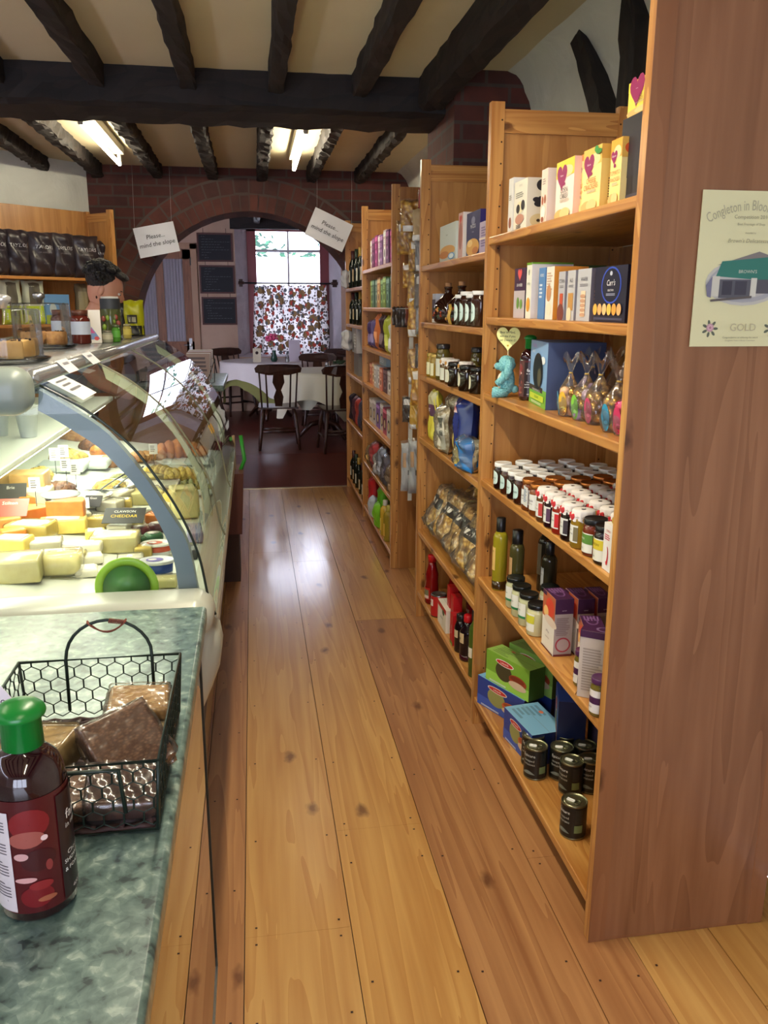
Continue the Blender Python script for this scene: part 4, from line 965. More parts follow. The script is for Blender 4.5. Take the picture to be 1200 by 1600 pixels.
jcl = [jar('preserve_jar', .0315, .1, c, (0, 0, 0), frill=(196, 44, 50), labcol=(226, 226, 220), lz=(.16, .62), la=1.0, band=(b, .08, .9, .55), txt=[('Fruits of the', .72, .005, (110, 110, 110)), ('Preserve', .5, .009, (90, 90, 96))]) for c, b in (((96, 60, 30), (190, 60, 60)), ((40, 14, 20), (90, 60, 90)), ((150, 40, 24), (200, 40, 50)), ((30, 14, 12), (60, 50, 60)), ((148, 116, 32), (120, 110, 80)))]
jblk = jar('pickle_jar', .031, .096, (110, 44, 22), (22, 22, 24), labcol=(226, 226, 214), lz=(.1, .62), la=1.2, band=((92, 140, 60), .45, .95), txt=[('FARMER', .7, .008, (240, 240, 230)), ('relish', .22, .009, (90, 90, 80))])
jbra = jar('pickle_jar', .033, .096, (30, 16, 12), (18, 18, 20), labcol=(228, 226, 210), lz=(.1, .68), la=1.2, band=((212, 190, 50), .5, .95), txt=[('BRANSTON', .73, .009, (110, 90, 20)), ('pickle', .2, .009, (90, 90, 80))])
z = ZA[3]; GJ = 'preserve jars on the fourth shelf of the nearest bay'
def jarspot(px, py, H, r): a = at(px, py, Z=z+H); return (a.x, a.y, z+.001)
# front row read from the picture (lid centres), the rows behind stand at the same pitch
xf = .845
front = [(782.7, 717, jcord, .092), (796, 723.6, jcord2, .092), (807, 730, jcord, .092), (818.5, 738, jcord2, .092), (833, 742, jgold, .098), (844, 750, jgold, .098)]
ys = [2.715, 2.635, 2.56, 2.488, 2.405, 2.33]
names = ['white-lidded jar of dark chutney', 'white-lidded jar of brown marmalade', 'white-lidded jar of dark chutney', 'white-lidded jar of brown marmalade', 'copper-lidded marmalade jar', 'copper-lidded marmalade jar']
for k, (q, y) in enumerate(zip(front, ys)):
    place(q[2], (.838, y, z+.001), FZ-.15, '%s, %s from the left in the front row' % (names[k], ORD[k]), 'jar', GJ)
# upright white price card tucked between the marmalade jars
clr = [(.252, 0), (.197, 1), (.143, 2), (.088, 3), (.036, 4)]
yy = [2.262, 2.196, 2.13, 2.062, 1.99]
for k, y in enumerate(yy):
    place(jcl[k], (.836, y, z+.001), FZ-.2, 'cloth-covered preserve jar with a red rose print, %s of the five in the front row' % ORD[k], 'jar', GJ)
place(jblk, (.84, 1.918, z+.001), FZ-.2, 'black-lidded relish jar with a green label in the front row', 'jar', GJ)
place(jbra, (.842, 1.846, z+.001), FZ-.2, 'black-lidded pickle jar with a yellow label in the front row', 'jar', GJ)
o = carton('carton', .05, .05, .115, (236, 232, 228), F=[('t', .5, .85, .07, 'CHILLI', (200, 50, 60), .8), ('l', .15, .65, .85, .78, 3, (196, 90, 100)), ('e', .5, .32, .14, .2, (206, 30, 40)), ('e', .42, .36, .13, .17, (236, 232, 228))], loc=(.815, 1.785, z+.001)); tag(o, 'small white box with a red chilli at the right end of the jar shelf', 'box', GJ)
MB_ = MB().lathe([(.016, 0), (.017, .003), (.017, .012), (0, .013)], P((200, 170, 60), .3, .8), 16)
tag(MB_.build('jar_lid', None, (.84, 1.785, z+.117)), 'small gold lid standing on the white chilli box', 'lid')
row_n = ['second', 'third', 'fourth', 'fifth']
for r_ in range(1, 5):
    x = .838+.078*r_
    for k, y in enumerate(ys[:6] if r_ < 4 else ys[1:5]):
        pr = jcord if (k+r_) % 2 else jcord2
        if k >= 4: pr = jgold
        if x < 1.26: place(pr, (x, y+.012*((r_ % 2)), z+.001), FZ, 'jar %s from the left in the %s row back on the jar shelf' % (ORD[k], row_n[r_-1]), 'jar', GJ)
    for k, y in enumerate(yy+[1.92, 1.85] if r_ < 3 else yy[:4]):
        pr = jcl[(k+r_) % 5]
        if x < 1.26: place(pr, (x, y+.01*(r_ % 2), z+.001), FZ, '%s cloth-covered preserve jar from the left in the %s row back' % (ORD[k], row_n[r_-1]), 'jar', GJ)
o = carton('price_card', .034, .002, .06, (226, 226, 222), F=[('l', .1, .2, .9, .9, 8, (120, 140, 170))], loc=(.806, 2.372, z+.02)); tag(o, 'white price card clipped in front of the marmalade jars', 'price card')

# --- bay A, shelf 5
z = ZA[4]; G5 = 'oils, dips and boxes on the fifth shelf of the nearest bay'
def oil(name, R, H, c, capc, labc, lab, loc, cat='bottle', group=None, neck=.011, shoulder=.72, lz=(.25, .7), la=1.0, txt=(), capz=.78, dark=None, metal=0, rz=FZ-.3, rough=.12, lid_r=None):
    e = empty(name, loc, rz); b = H*shoulder; m = MB(); cm = P(c, rough)
    m.lathe([(R*.92, 0), (R, .004), (R, b), (R*.9, b+R*.35), (neck*1.15, b+R*.9), (neck, H*capz+.002)], cm, 22); m.build('bottle', e)
    if dark: MB().lathe([(R*.93, .001), (R+.0004, .005), (R+.0004, H*.13), (R*.99, H*.13)], P(dark, .15), 22).build('base_layer', e)
    m = MB().lathe([(neck*1.15, H*capz), (neck*1.25, H*capz+.002), (neck*1.25, H-.002), (neck*1.05, H), (0, H)], P(capc, .35, metal), 16); m.build('cap', e)
    if labc:
        m = MB(); arc_label(m, R, H*lz[0], H*lz[1], -la, la, P(labc, .5))
        for t, f, s_, cc in txt: arc_text(m, R, t, H*f, s_, P(cc, .5), width=R*1.7*la)
        for q in range(5): arc_label(m, R, H*(lz[0]+.03+.018*q), H*(lz[0]+.036+.018*q), -la*.7, la*(.3+.1*(q % 3)), P(tuple(int(x*.6) for x in labc), .5), 4, .0009)
        m.build('label', e)
    return tag(e, lab, cat, group)
oil('oil_bottle', .026, .265, (150, 138, 34), (24, 22, 22), (226, 186, 110), 'tall yellow dressing bottle with a black cap and cream label', (.845, 2.735, z+.001), group=G5, neck=.013, shoulder=.73, lz=(.28, .6), la=.9, capz=.77, dark=(60, 40, 14), txt=[('Dressing', .55, .009, (120, 90, 40))])
oil('oil_bottle', .025, .25, (70, 66, 34), (20, 18, 18), (190, 150, 104), 'olive dressing bottle with a black cap beside the yellow one', (.87, 2.62, z+.001), group=G5, neck=.015, shoulder=.73, lz=(.3, .62), la=.9, capz=.77)
oil('oil_bottle', .026, .235, (50, 44, 30), (26, 24, 24), (176, 176, 180), 'dark vinegar bottle with a grey label behind the dip jars', (.95, 2.52, z+.001), group=G5, neck=.012, shoulder=.72, lz=(.35, .62), la=.8, txt=[('BALSAMIC', .52, .008, (70, 70, 80))])
oil('oil_bottle', .026, .25, (46, 40, 28), (20, 18, 18), (120, 110, 90), 'dark bottle at the back left of the fifth shelf', (1.0, 2.70, z+.001), group=G5, neck=.012)
jdip = jar('dip_jar', .032, .105, (190, 190, 150), (24, 26, 24), labcol=(226, 226, 218), lz=(.25, .72), la=1.2, band=((40, 120, 70), .0, .16), txt=[('garlic', .75, .009, (90, 90, 90)), ('mayonnaise', .55, .008, (90, 90, 90))])
jdip2 = jar('dip_jar', .033, .1, (206, 200, 150), (20, 20, 20), labcol=(230, 228, 214), lz=(.15, .72), la=1.2, band=((206, 200, 60), .45, .9, -.2), txt=[('tartare', .25, .009, (90, 110, 60))])
for k, (x, y, l) in enumerate(((.848, 2.555, 'mayonnaise jar with a green-edged label nearest the dressing bottles'), (.842, 2.472, 'mayonnaise jar with a green-edged label, second of the white dip jars'), (.84, 2.392, 'mayonnaise jar with a green-edged label, third of the white dip jars'))):
    place(jdip, (x, y, z+.001), FZ-.25, l, 'jar', G5)
place(jdip2, (.842, 2.312, z+.001), FZ-.25, 'tartare sauce jar with a yellow picture label beside the purple boxes', 'jar', G5)
place(jdip, (.93, 2.45, z+.001), FZ, 'black-lidded dip jar standing behind the white mayonnaise jars, nearer the left', 'jar', G5)
place(jdip, (.98, 2.36, z+.001), FZ, 'black-lidded dip jar at the back, right behind the tartare sauce jar', 'jar', G5)
place(jdip, (.97, 1.83, z+.001), FZ, 'black-lidded dip jar in the back right corner of the fifth shelf', 'jar', G5)
PUR = (70, 34, 72)
def couscous(lab, x, y, w=.1, d=.045, h=.165, rz=FZ, f2=(196, 60, 40), roundel=None):
    o = carton('couscous_box', w, d, h, (232, 224, 214), rz=rz, loc=(x, y, z+.001), top=PUR, side=(178, 164, 160),
               F=[('r', 0, .55, 1, 1, (190, 100, 66)), ('e', .6, .78, .34, .16, (214, 70, 50)), ('e', .3, .66, .2, .1, (240, 190, 120)), ('e', .7, .55, .5, .08, (226, 206, 190)), ('r', 0, .93, .3, 1, PUR), ('t', .5, .34, .06, 'Al\'Fez', (90, 60, 80), .7), ('t', .5, .24, .05, 'couscous', (120, 90, 90), .7), ('r', 0, 0, 1, .03, (90, 30, 40))],
               R=[('r', 0, .74, 1, 1, PUR), ('t', .5, .8, .03, 'spiced', (220, 200, 220), .6), ('l', .1, .36, .9, .68, 10, (150, 130, 130)), ('e', .5, .2, .42, .13, (176, 60, 76) if not roundel else (90, 86, 84)), ('e', .5, .2, .34, .105, (190, 170, 170) if not roundel else (206, 200, 192)), ('r', 0, 0, 1, .035, (110, 40, 44))]+([('e', .3+.4*(i % 2), .13+.12*(i//2), .1, .03, (90, 86, 84)) for i in range(4)] if roundel else []),
               T=[('e', .5, .5, .3, .3, (120, 80, 130)), ('e', .5, .5, .22, .22, PUR), ('l', .1, .1, .5, .9, 5, (130, 90, 140))])
    return tag(o, lab, 'couscous box', 'purple couscous boxes on the fifth shelf')
couscous('purple-topped couscous box nearest the dip jars', .83, 2.185, d=.055, h=.175)
couscous('purple-topped couscous box, middle of the row of three', .898, 2.185, d=.05, h=.172)
couscous('purple-topped couscous box, deepest of the row of three', .958, 2.185, d=.048, h=.172)
couscous('purple-topped couscous box behind the turned carton', .85, 1.99, .09, .055, .165, FZ-.25)
# the carton turned with its narrow patterned face to the aisle
o = carton('couscous_box', .045, .115, .185, (196, 184, 176), rz=FZ-.62, loc=(.818, 1.905, z+.001), top=PUR, side=(200, 186, 174),
           F=[('r', 0, .8, 1, 1, PUR), ('t', .5, .86, .03, 'spiced', (220, 200, 220), .6), ('l', .1, .4, .9, .74, 11, (150, 136, 130)), ('e', .5, .19, .48, .12, (80, 80, 76)), ('e', .5, .19, .4, .1, (200, 196, 186))]+[('e', .5+.26*cos(i*1.05), .19+.062*sin(i*1.05), .09, .022, (80, 80, 76)) for i in range(6)]+[('e', .5, .19, .1, .026, (80, 80, 76)), ('r', 0, 0, 1, .03, (110, 70, 50))],
           R=[('l', .08, .1, .6, .75, 16, (160, 146, 136)), ('e', .85, .65, .12, .1, (90, 50, 60)), ('r', 0, .9, 1, 1, PUR)], T=[('e', .5, .5, .36, .2, (130, 100, 140)), ('e', .5, .5, .28, .15, PUR), ('l', .1, .75, .9, .95, 4, (140, 110, 150))])
tag(o, 'couscous carton turned to show a round black pattern at the shelf edge', 'couscous box', 'purple couscous boxes on the fifth shelf')
jspc = jar('spread_jar', .024, .1, (110, 96, 40), (84, 44, 84), labcol=(226, 220, 214), lz=(.1, .7), la=1.2, band=((70, 30, 70), .4, .7), txt=[('paste', .25, .008, (90, 60, 80))])
place(jspc, (.822, 1.785, z+.001), FZ, 'small spread jar with a purple lid against the near upright of the fifth shelf', 'jar', G5)
place(jspc, (.845, 1.98-.03, z+.001), FZ-.3, 'sauce jar with a white label squeezed between the couscous boxes', 'jar', G5)

# --- bay A, bottom shelf: crispbread boxes and tins
z = ZA[5]
def crisp(lab, w, d, h, loc, rz, c, top, pic, name='crispbread_box', tilt=None):
    o = carton(name, w, d, h, c, rz=rz, loc=loc, side=tuple(int(x*.5) for x in c), top=top,
               F=[('r', 0, 0, 1, .35, tuple(min(255, int(x*1.12+20)) for x in c)), ('e', .42, .52, .19, .3, (70, 66, 44) if c[1] > 120 else (150, 150, 90)), ('e', .44, .8, .21, .1, (236, 226, 220)), ('e', .44, .8, .19, .075, (200, 50, 44)), ('t', .44, .8, .1, 'Leksands', (246, 240, 236), .34), ('e', .75, .45, .2, .17, pic), ('e', .75, .3, .2, .12, (214, 190, 160)), ('e', .74, .5, .16, .08, tuple(int(x*.8) for x in pic)), ('l', .1, .04, .5, .1, 2, (230, 236, 240))],
               T=[('l', .1, .1, .5, .9, 6, tuple(int(x*.8) for x in top)), ('e', .35, .8, .05, .06, (220, 120, 90))])
    return tag(o, lab, 'crispbread box', 'crispbread boxes on the bottom shelf')
BL, GR = (38, 66, 150), (124, 172, 58)
crisp('blue crispbread box underneath the green one, farthest left', .26, .075, .115, (.86, 2.715, z+.001), FZ+.42, BL, (120, 180, 220), (206, 100, 60))
crisp('bright green crispbread box stacked on the blue one', .235, .075, .12, (.875, 2.69, z+.117), FZ+.42, GR, (150, 190, 90), (160, 64, 40))
crisp('green crispbread box lying behind the front green one', .235, .07, .135, (.965, 2.70, z+.117), FZ+.42, (130, 170, 80), (140, 176, 96), (160, 64, 40))
o = crisp('blue crispbread box under the back green one', .235, .07, .115, (.965, 2.7, z+.001), FZ+.42, BL, (100, 150, 200), (206, 100, 60))
crisp('blue crispbread box with a pale blue top lying lengthwise beside the tins', .21, .13, .115, (.845, 2.46, z+.001), FZ+.15, BL, (128, 180, 214), (206, 100, 60))
crisp('blue crispbread box standing upright under the shelf edge', .15, .09, .235, (.965, 2.42, z+.001), FZ-.3, (34, 64, 156), (40, 70, 150), (210, 160, 140))
o = carton('carton', .15, .06, .19, (28, 24, 60), loc=(1.06, 2.3, z+.001), F=[('r', .2, .3, .8, .9, (70, 60, 90))]); tag(o, 'dark blue box deep on the bottom shelf behind the tins', 'box')
def tin():
    e = empty('food_tin', (0, 0, 0)); R, H = .0375, .108; S_ = P((150, 150, 120), .3, .9)
    MB().lathe([(R*.97, 0), (R, .0015), (R, .004), (R*.985, .005), (R*.985, H-.005), (R, H-.004), (R, H-.001), (R*.965, H), (R*.955, H-.004), (R*.8, H-.0045), (R*.79, H-.0035), (R*.6, H-.0045), (0, H-.0045)], S_, 28).build('can', e)
    m = MB(); Rl = R*.99; arc_label(m, Rl, .006, H-.006, -pi, pi, P((24, 26, 24), .35), 36, .0003)
    arc_text(m, Rl, 'Epicure', H*.78, .014, P((226, 226, 220), .5), k=.0008, a_=-pi/2-.4); arc_text(m, Rl, 'chopped', H*.62, .011, P((190, 190, 180), .5), k=.0008, a_=-pi/2-.4); arc_text(m, Rl, 'tomatoes', H*.5, .011, P((190, 190, 180), .5), k=.0008, a_=-pi/2-.4)
    m.grid(lambda u, v: ((Rl+.0009)*cos(-pi/2-1.1+1.3*u), (Rl+.0009)*sin(-pi/2-1.1+1.3*u), H*.18+H*.11*v*sin(pi*u)), 10, 2, P((120, 128, 120), .5))
    m.grid(lambda u, v: ((Rl+.0009)*cos(-pi/2+.55+.65*u), (Rl+.0009)*sin(-pi/2+.55+.65*u), H*.22+H*.22*v), 6, 1, P((120, 140, 90), .5))
    for q in range(9): arc_label(m, Rl, H*(.5+.045*q), H*(.51+.045*q), .6, 1.15, P((80, 84, 76), .5), 4, .0009)
    m.build('label', e)
    m = MB().tube([(.012+.008*cos(t*.628), -.004+.011*sin(t*.628), H-.002) for t in range(10)], .0013, S_, 5, True).box(.006, .018, .004, .02, H-.0042, H-.0022, S_); m.build('ring_pull', e)
    MB().bbox(-.022, .002, -.008, .003, H-.0043, H-.0036, P((226, 226, 222), .5), .003).build('price_sticker', e)
    return e
tn = tin(); GT = 'black food tins on the bottom shelf'
for (px, py, l, dr) in ((833.6, 1146, 'black food tin at the back left, half hidden behind another tin', .1), (885, 1146, 'black food tin in the back row, next to the blue box', .3), (838, 1164, 'black food tin at the front left of the group, closest to the shelf edge', 0), (878.6, 1165.6, 'black food tin in the middle of the group', .2), (914.6, 1163, 'black food tin at the back right beside the near upright', .1), (894, 1187, 'black food tin with a gleaming gold lid, third from the front', -.3), (924, 1184, 'black food tin partly behind the near upright', .25), (897.7, 1250, 'frontmost black food tin, standing alone by the near upright', -.3)):
    a = at(px, py, Z=z+.108); place(tn, (a.x, a.y, z+.001), -.55+dr, l, 'tin', GT)
# ================================================================== SECOND BAY
def pouch(m, w, h, t, mat, seed=0, nu=14, nv=16, crumple=.06, flat=.12, gusset=False, y0=0):
    """filled bag standing on its bottom edge, front towards -Y"""
    rd = random.Random(seed); ph = [rd.uniform(0, 6) for _ in range(6)]
    def f(u, v, s):
        a = 2*u-1; k = max(0, 1-abs(a)**2.6)**.6
        e = min(v/(.05 if gusset else flat), 1)**.6*min((1-v)/flat, 1)**.7
        th = t/2*k*e*(1+crumple*2*sin(a*7+ph[0]+v*9)+crumple*1.6*sin(v*17+ph[1]+a*4))
        th = max(th, .0006)
        return (a*w/2*(1+.03*sin(v*11+ph[2]))*(1-.04*e), y0+s*th+.004*sin(v*8+ph[3]), v*h+.003*sin(a*6+ph[4])*(v > .9))
    for s_ in (-1, 1): m.grid(lambda u, v: f(u, v, s_), nu, nv, mat)
    return lambda x, y: (lambda p: (p[0], p[1]-.0015, p[2]))(f(x/w+.5, y/h, -1))
def foodbag(name, w, h, t, mat, lab, cat, loc, rz=FZ, rot=None, group=None, seed=0, label=None, text=(), wrap=None, header=None, gusset=False, crumple=.06, win=None):
    m = MB(); fn = pouch(m, w, h, t, mat, seed, gusset=gusset, crumple=crumple)
    if label:
        for (u0, v0, u1, v1, c) in label: m.grid(lambda u, v: fn((u0+(u1-u0)*u-.5)*w, (v0+(v1-v0)*v)*h), 8, 8, P(c, .4))
    for (u, v, s_, tx, c) in text:
        m.text(tx, s_, lambda x, y: (lambda p: (p[0], p[1]-.0015, p[2]))(fn(max(-w*.49, min(w*.49, (u-.5)*w+x)), v*h+y)), P(c, .4), width=w*.8)
    o = m.build(name, None, loc, rz, rot=rot)
    if wrap:
        m = MB(); pouch(m, w*1.06, h*1.06, t*1.1, wrap, seed+9, crumple=.12); m.build('clear_wrap', o, (0, 0, -.002))
    if header:
        MB().box(-w*.5, w*.5, -.003, .003, h*.86, h*1.08, P(header, .5)).build('header_card', o)
    return tag(o, lab, cat, group)
G = 'crackers on the top shelf of the second bay'; z = ZB[0]
box_at(688, 713, 345, z, .04, 'pale packet with a blue seal at the left of the second bay top shelf', 'packet', G, (206, 212, 206), F=[('t', .45, .72, .07, "Mulders", (120, 120, 124), .8), ('e', .5, .3, .46, .14, (214, 160, 90)), ('e', .3, .2, .3, .1, (190, 120, 60)), ('e', .75, .14, .2, .09, (90, 160, 220)), ('e', .75, .14, .15, .065, (230, 240, 248))])
box_at(706, 717, 352, z, .05, 'orange-brown snack packet between two cartons', 'packet', G, (176, 100, 60), F=[('e', .4, .3, .4, .2, (226, 170, 110)), ('l', .2, .6, .8, .8, 3, (230, 200, 180))], X=.86)
box_at(717, 724, 331, z, .16, 'pink and white cereal carton beside the navy box', 'cracker box', G, (214, 170, 160), F=[('e', .5, .5, .4, .3, (170, 110, 100)), ('h', .5, .86, .3, (206, 70, 60))], side=(226, 218, 214), R=[('l', .1, .2, .9, .8, 14, (190, 176, 176))])
box_at(730, 751, 326, z, .1, 'navy matzo box with a picture of golden crackers', 'cracker box', G, (44, 46, 92), F=[('e', .5, .8, .14, .09, (130, 130, 160)), ('t', .5, .67, .12, 'MATZOS', (226, 226, 232), .84), ('t', .5, .55, .05, 'crackers', (190, 190, 206), .5), ('e', .5, .2, .48, .2, (212, 160, 84)), ('e', .3, .3, .2, .08, (236, 200, 130)), ('e', .72, .12, .22, .08, (190, 120, 60))], side=(52, 44, 110))
box_at(750, 764, 343, z, .08, 'lilac oatcake box at the right of the second bay top shelf', 'cracker box', G, (176, 160, 186), F=[('l', .2, .2, .8, .85, 8, (120, 100, 140)), ('r', 0, .44, 1, .5, (226, 210, 190))], X=.83)
o = carton('carton', .22, .16, .19, (150, 120, 100), loc=(1.0, 3.16, z+.001)); tag(o, 'brown carton behind the crackers, carrying the red bucket', 'box')
e = empty('bucket', (1.08, 3.16, z+.192))
RB = P((190, 24, 40), .4); MB().lathe([(.075, 0), (.105, .15), (.112, .152), (.112, .16), (.103, .158), (.073, .006), (0, .004)], RB, 30).build('pail', e)
MB().tube([(.112*cos(t*pi/12), .112*sin(t*pi/12)*.3-.06*sin(t*pi/12), .145-.07*sin(t*pi/12)) for t in range(13)], .003, RB, 6).build('handle', e)
tag(e, 'red plastic bucket on top of the second bay', 'bucket')
G = 'condiment jars on the second shelf of the second bay'; z = ZB[1]
o = carton('carton', .07, .05, .13, (176, 180, 196), F=[('r', 0, .12, 1, .5, (44, 44, 56)), ('r', 0, 0, 1, .12, (214, 214, 214)), ('r', 0, .5, 1, .8, (60, 60, 80))], loc=(.84, 3.90, z+.001)); tag(o, 'small blue-grey carton beside the corked bottles', 'box', G)
def corked(x, y, lab):
    e = empty('corked_bottle', (x, y, z+.001), FZ)
    MB().lathe([(.05, 0), (.062, .01), (.066, .04), (.06, .085), (.03, .115), (.016, .13), (.016, .15), (.019, .152), (.019, .158), (.015, .158)], P((40, 18, 12), .06), 26).build('bottle', e)
    MB().lathe([(.013, .15), (.015, .175), (0, .176)], P((150, 110, 76), .8), 12).build('cork', e)
    m = MB(); rd = random.Random(len(lab))
    for i in range(16): a = -pi/2+rd.uniform(-1.2, 1.2); q = rd.uniform(.02, .08); m.ell((.0635*cos(a), .0635*sin(a), q), (.006, .006, .007), P([(150, 60, 30), (190, 130, 60), (60, 70, 40)][i % 3], .2), 8, 5)
    m.build('fruit_pieces', e); tag(e, lab, 'bottle', G)
corked(.875, 3.76, 'squat dark corked bottle, left of the two'); corked(.88, 3.53, 'squat dark corked bottle, right of the two')
foodbag('ribbon_tag', .05, .08, .01, P((200, 160, 70), .4), 'gold gift tag hanging from the right corked bottle', 'tag', (.81, 3.45, z+.002)); 
jb = jar('jam_jar', .036, .12, (36, 18, 12), (226, 226, 228), labcol=(214, 232, 230), lz=(.12, .72), la=.85, cutlabel=True, txt=[('Rhubarb', .5, .012, (40, 60, 60))])
jb2 = jar('jam_jar', .036, .13, (52, 26, 14), (228, 228, 230), labcol=(206, 230, 228), lz=(.12, .68), la=.85, cutlabel=True, txt=[('Damson', .5, .012, (40, 60, 60))])
for k, (y, p, s) in enumerate(((3.36, jb, 'leftmost'), (3.27, jb2, 'second from the left'), (3.18, jb, 'third from the left'), (3.09, jb2, 'rightmost'))):
    place(p, (.845, y, z+.001), FZ-.2, 'white-lidded chutney jar of the second bay, %s of the four' % s, 'jar', G)
G = 'honey and jelly jars on the third shelf of the second bay'; z = ZB[2]
jh = jar('honey_jar', .024, .11, (150, 120, 40), (196, 166, 90), labcol=(226, 220, 180), lz=(.1, .62), la=1.2, lid_metal=.5, txt=[('honey', .5, .008, (110, 100, 50))])
jt = jar('olive_jar', .032, .16, (92, 80, 36), (40, 34, 34), lidh=.02, labcol=(214, 214, 200), lz=(.12, .6), la=1.1)
jf = jar('preserve_jar', .032, .105, (90, 60, 26), (0, 0, 0), frill=(190, 140, 70), labcol=(220, 220, 206), lz=(.1, .6), la=1.1, txt=[('jelly', .5, .009, (90, 90, 80))])
jr = jar('gift_jar', .034, .1, (30, 18, 10), (20, 18, 18), labcol=(220, 216, 190), lz=(.15, .7), la=.6, cutlabel=True)
for p, x, y, l, c in ((jh, .84, 3.93, 'small honey jar with a gold lid at the far left of the third shelf', 'jar'), (jh, .84, 3.845, 'small honey jar with a gold lid, second from the left', 'jar'), (jh, .91, 3.89, 'small honey jar with a gold lid behind the front pair', 'jar'),
                      (jt, .85, 3.73, 'tall olive jar with a dark lid on the third shelf', 'jar'), (jt, .93, 3.42, 'tall dark-lidded olive jar standing further back', 'jar'), (jf, .845, 3.62, 'cloth-covered jelly jar, left of the two in the second bay', 'jar'), (jf, .845, 3.52, 'cloth-covered jelly jar, right of the two in the second bay', 'jar'),
                      (jf, .86, 3.35, 'cloth-covered jelly jar nearer the right, behind the ribboned jars', 'jar'), (jr, .835, 3.42, 'black-lidded gift jar with a fan-shaped label', 'jar'), (jr, .835, 3.23, 'black gift jar with a leaf-shaped cream label', 'jar'), (jr, .85, 3.12, 'black gift jar at the right end of the third shelf', 'jar')):
    place(p, (x, y, z+.001), FZ-.2, l, c, G)
G = 'pasta and rice bags of the second bay'; z = ZB[3]
PASTA, _nt, _b = newmat('dry_pasta'); _v = N(_nt, 'ShaderNodeTexVoronoi', Scale=60.0); _nt.links.new(coords(_nt), _v.inputs['Vector'])
_nt.links.new(ramp(_nt, [(.1, (226, 190, 112)), (.7, (150, 108, 50))], _v.outputs['Distance']), _b.inputs['Base Color']); _b.inputs['Roughness'].default_value = .3; _b.inputs['Coat Weight'].default_value = .8; _b.inputs['Coat Roughness'].default_value = .12; bump(_nt, _b, _v.outputs['Distance'], -.9, .012)
RICE, _nt, _b = newmat('pale_pasta'); _v = N(_nt, 'ShaderNodeTexVoronoi', Scale=70.0); _nt.links.new(coords(_nt), _v.inputs['Vector'])
_nt.links.new(ramp(_nt, [(.1, (226, 214, 180)), (.7, (170, 150, 112))], _v.outputs['Distance']), _b.inputs['Base Color']); _b.inputs['Roughness'].default_value = .25; _b.inputs['Coat Weight'].default_value = .8; _b.inputs['Coat Roughness'].default_value = .1; bump(_nt, _b, _v.outputs['Distance'], -.9, .012)
foodbag('food_bag', .13, .25, .06, P((214, 200, 70), .35), 'yellow noodle packet with a purple band and pale top', 'packet', (.85, 3.86, z), group=G, label=[(.02, .52, .98, .74, (92, 56, 84)), (.02, .74, .98, .97, (196, 190, 150))], text=[(.5, .62, .03, 'GF', (230, 220, 226))], seed=3)
foodbag('pasta_bag', .17, .25, .08, RICE, 'clear bag of pale pasta shells standing at the back', 'pasta bag', (.90, 3.66, z), group=G, wrap=CELLO, label=[(.0, .1, .22, .8, (220, 214, 196))], seed=4)
foodbag('pasta_bag', .16, .2, .07, RICE, 'clear bag of pasta twists leaning in front of the pale shells', 'pasta bag', (.835, 3.60, z), group=G, wrap=CELLO, label=[(.6, .1, .95, .9, (214, 208, 190)), (.7, .4, .9, .8, (70, 70, 60))], seed=5)
foodbag('pasta_bag', .2, .27, .09, P((36, 52, 122), .2), 'large deep blue pasta bag on the fourth shelf', 'pasta bag', (.87, 3.36, z), group=G, label=[(.05, .75, .4, .9, (226, 200, 200)), (.0, .1, .35, .55, (220, 190, 90))], text=[(.22, .82, .03, 'Penne', (196, 50, 50))], seed=6)
foodbag('pasta_bag', .17, .13, .08, P((44, 120, 190), .2), 'bright blue and clear pasta bag slumped at the shelf edge', 'pasta bag', (.83, 3.17, z), group=G, label=[(0, .1, .5, .9, (200, 180, 90))], wrap=CELLO, seed=8)
foodbag('pasta_bag', .19, .24, .07, RICE, 'clear bag of pasta at the right end of the fourth shelf', 'pasta bag', (.93, 3.14, z), group=G, wrap=CELLO, seed=11)
for k, (dy, c) in enumerate(((0, 0), (.0, 1), (.0, 2))):
    o = MB().bbox(-.05, .05, -.012, .012, 0, .018, P((206, 170, 120), .5), .005).build('biscuit_slab', None, (.823, 3.67, z+.001+.019*k), FZ); tag(o, '%s biscuit slab of the small stack by the noodle packet' % ('bottom', 'middle', 'top')[k], 'slab', G)
z = ZB[4]; GP = 'bags of golden pasta piled on the fifth shelf of the second bay'
for k, (x, y, w, h, t, zz, rx, rzz, l) in enumerate(((.83, 3.86, .20, .24, .09, .0, -.5, -.1, 'bag of golden pasta at the far left of the pile'), (.835, 3.66, .22, .25, .1, .0, -.55, .05, 'bag of golden pasta second from the left in the pile'), (.83, 3.44, .22, .26, .1, .0, -.6, -.05, 'bag of golden pasta in the middle of the pile'), (.83, 3.22, .22, .25, .1, 0, -.55, .1, 'bag of golden pasta fourth along the pile'), (.835, 3.045, .19, .25, .1, 0, -.5, -.1, 'bag of golden pasta at the near end of the pile, sagging over the shelf edge'),
        (.99, 3.80, .22, .22, .1, .12, -1.0, 0, 'bag of golden pasta with a brown label lying on top at the back left'), (.99, 3.5, .24, .24, .1, .13, -1.0, .1, 'bag of golden pasta with a black and white label lying on top in the middle'), (.99, 3.2, .24, .24, .1, .13, -1.0, -.1, 'bag of golden pasta lying on top at the back right'))):
    lb = [(.1, .5, .9, .72, (40, 34, 30)), (.15, .56, .7, .66, (220, 216, 206))] if k != 5 else [(.1, .45, .9, .8, (96, 66, 40)), (.3, .56, .38, .64, (226, 210, 190))]
    o = foodbag('pasta_bag', w, h, t, PASTA, l, 'pasta bag', (x, y, z+.02+zz), group=GP, wrap=CELLO, seed=20+k, label=lb, rot=(rx, 0, FZ+rzz))
    o.location.z = z+.045+zz if rx > -.8 else z+zz+.05
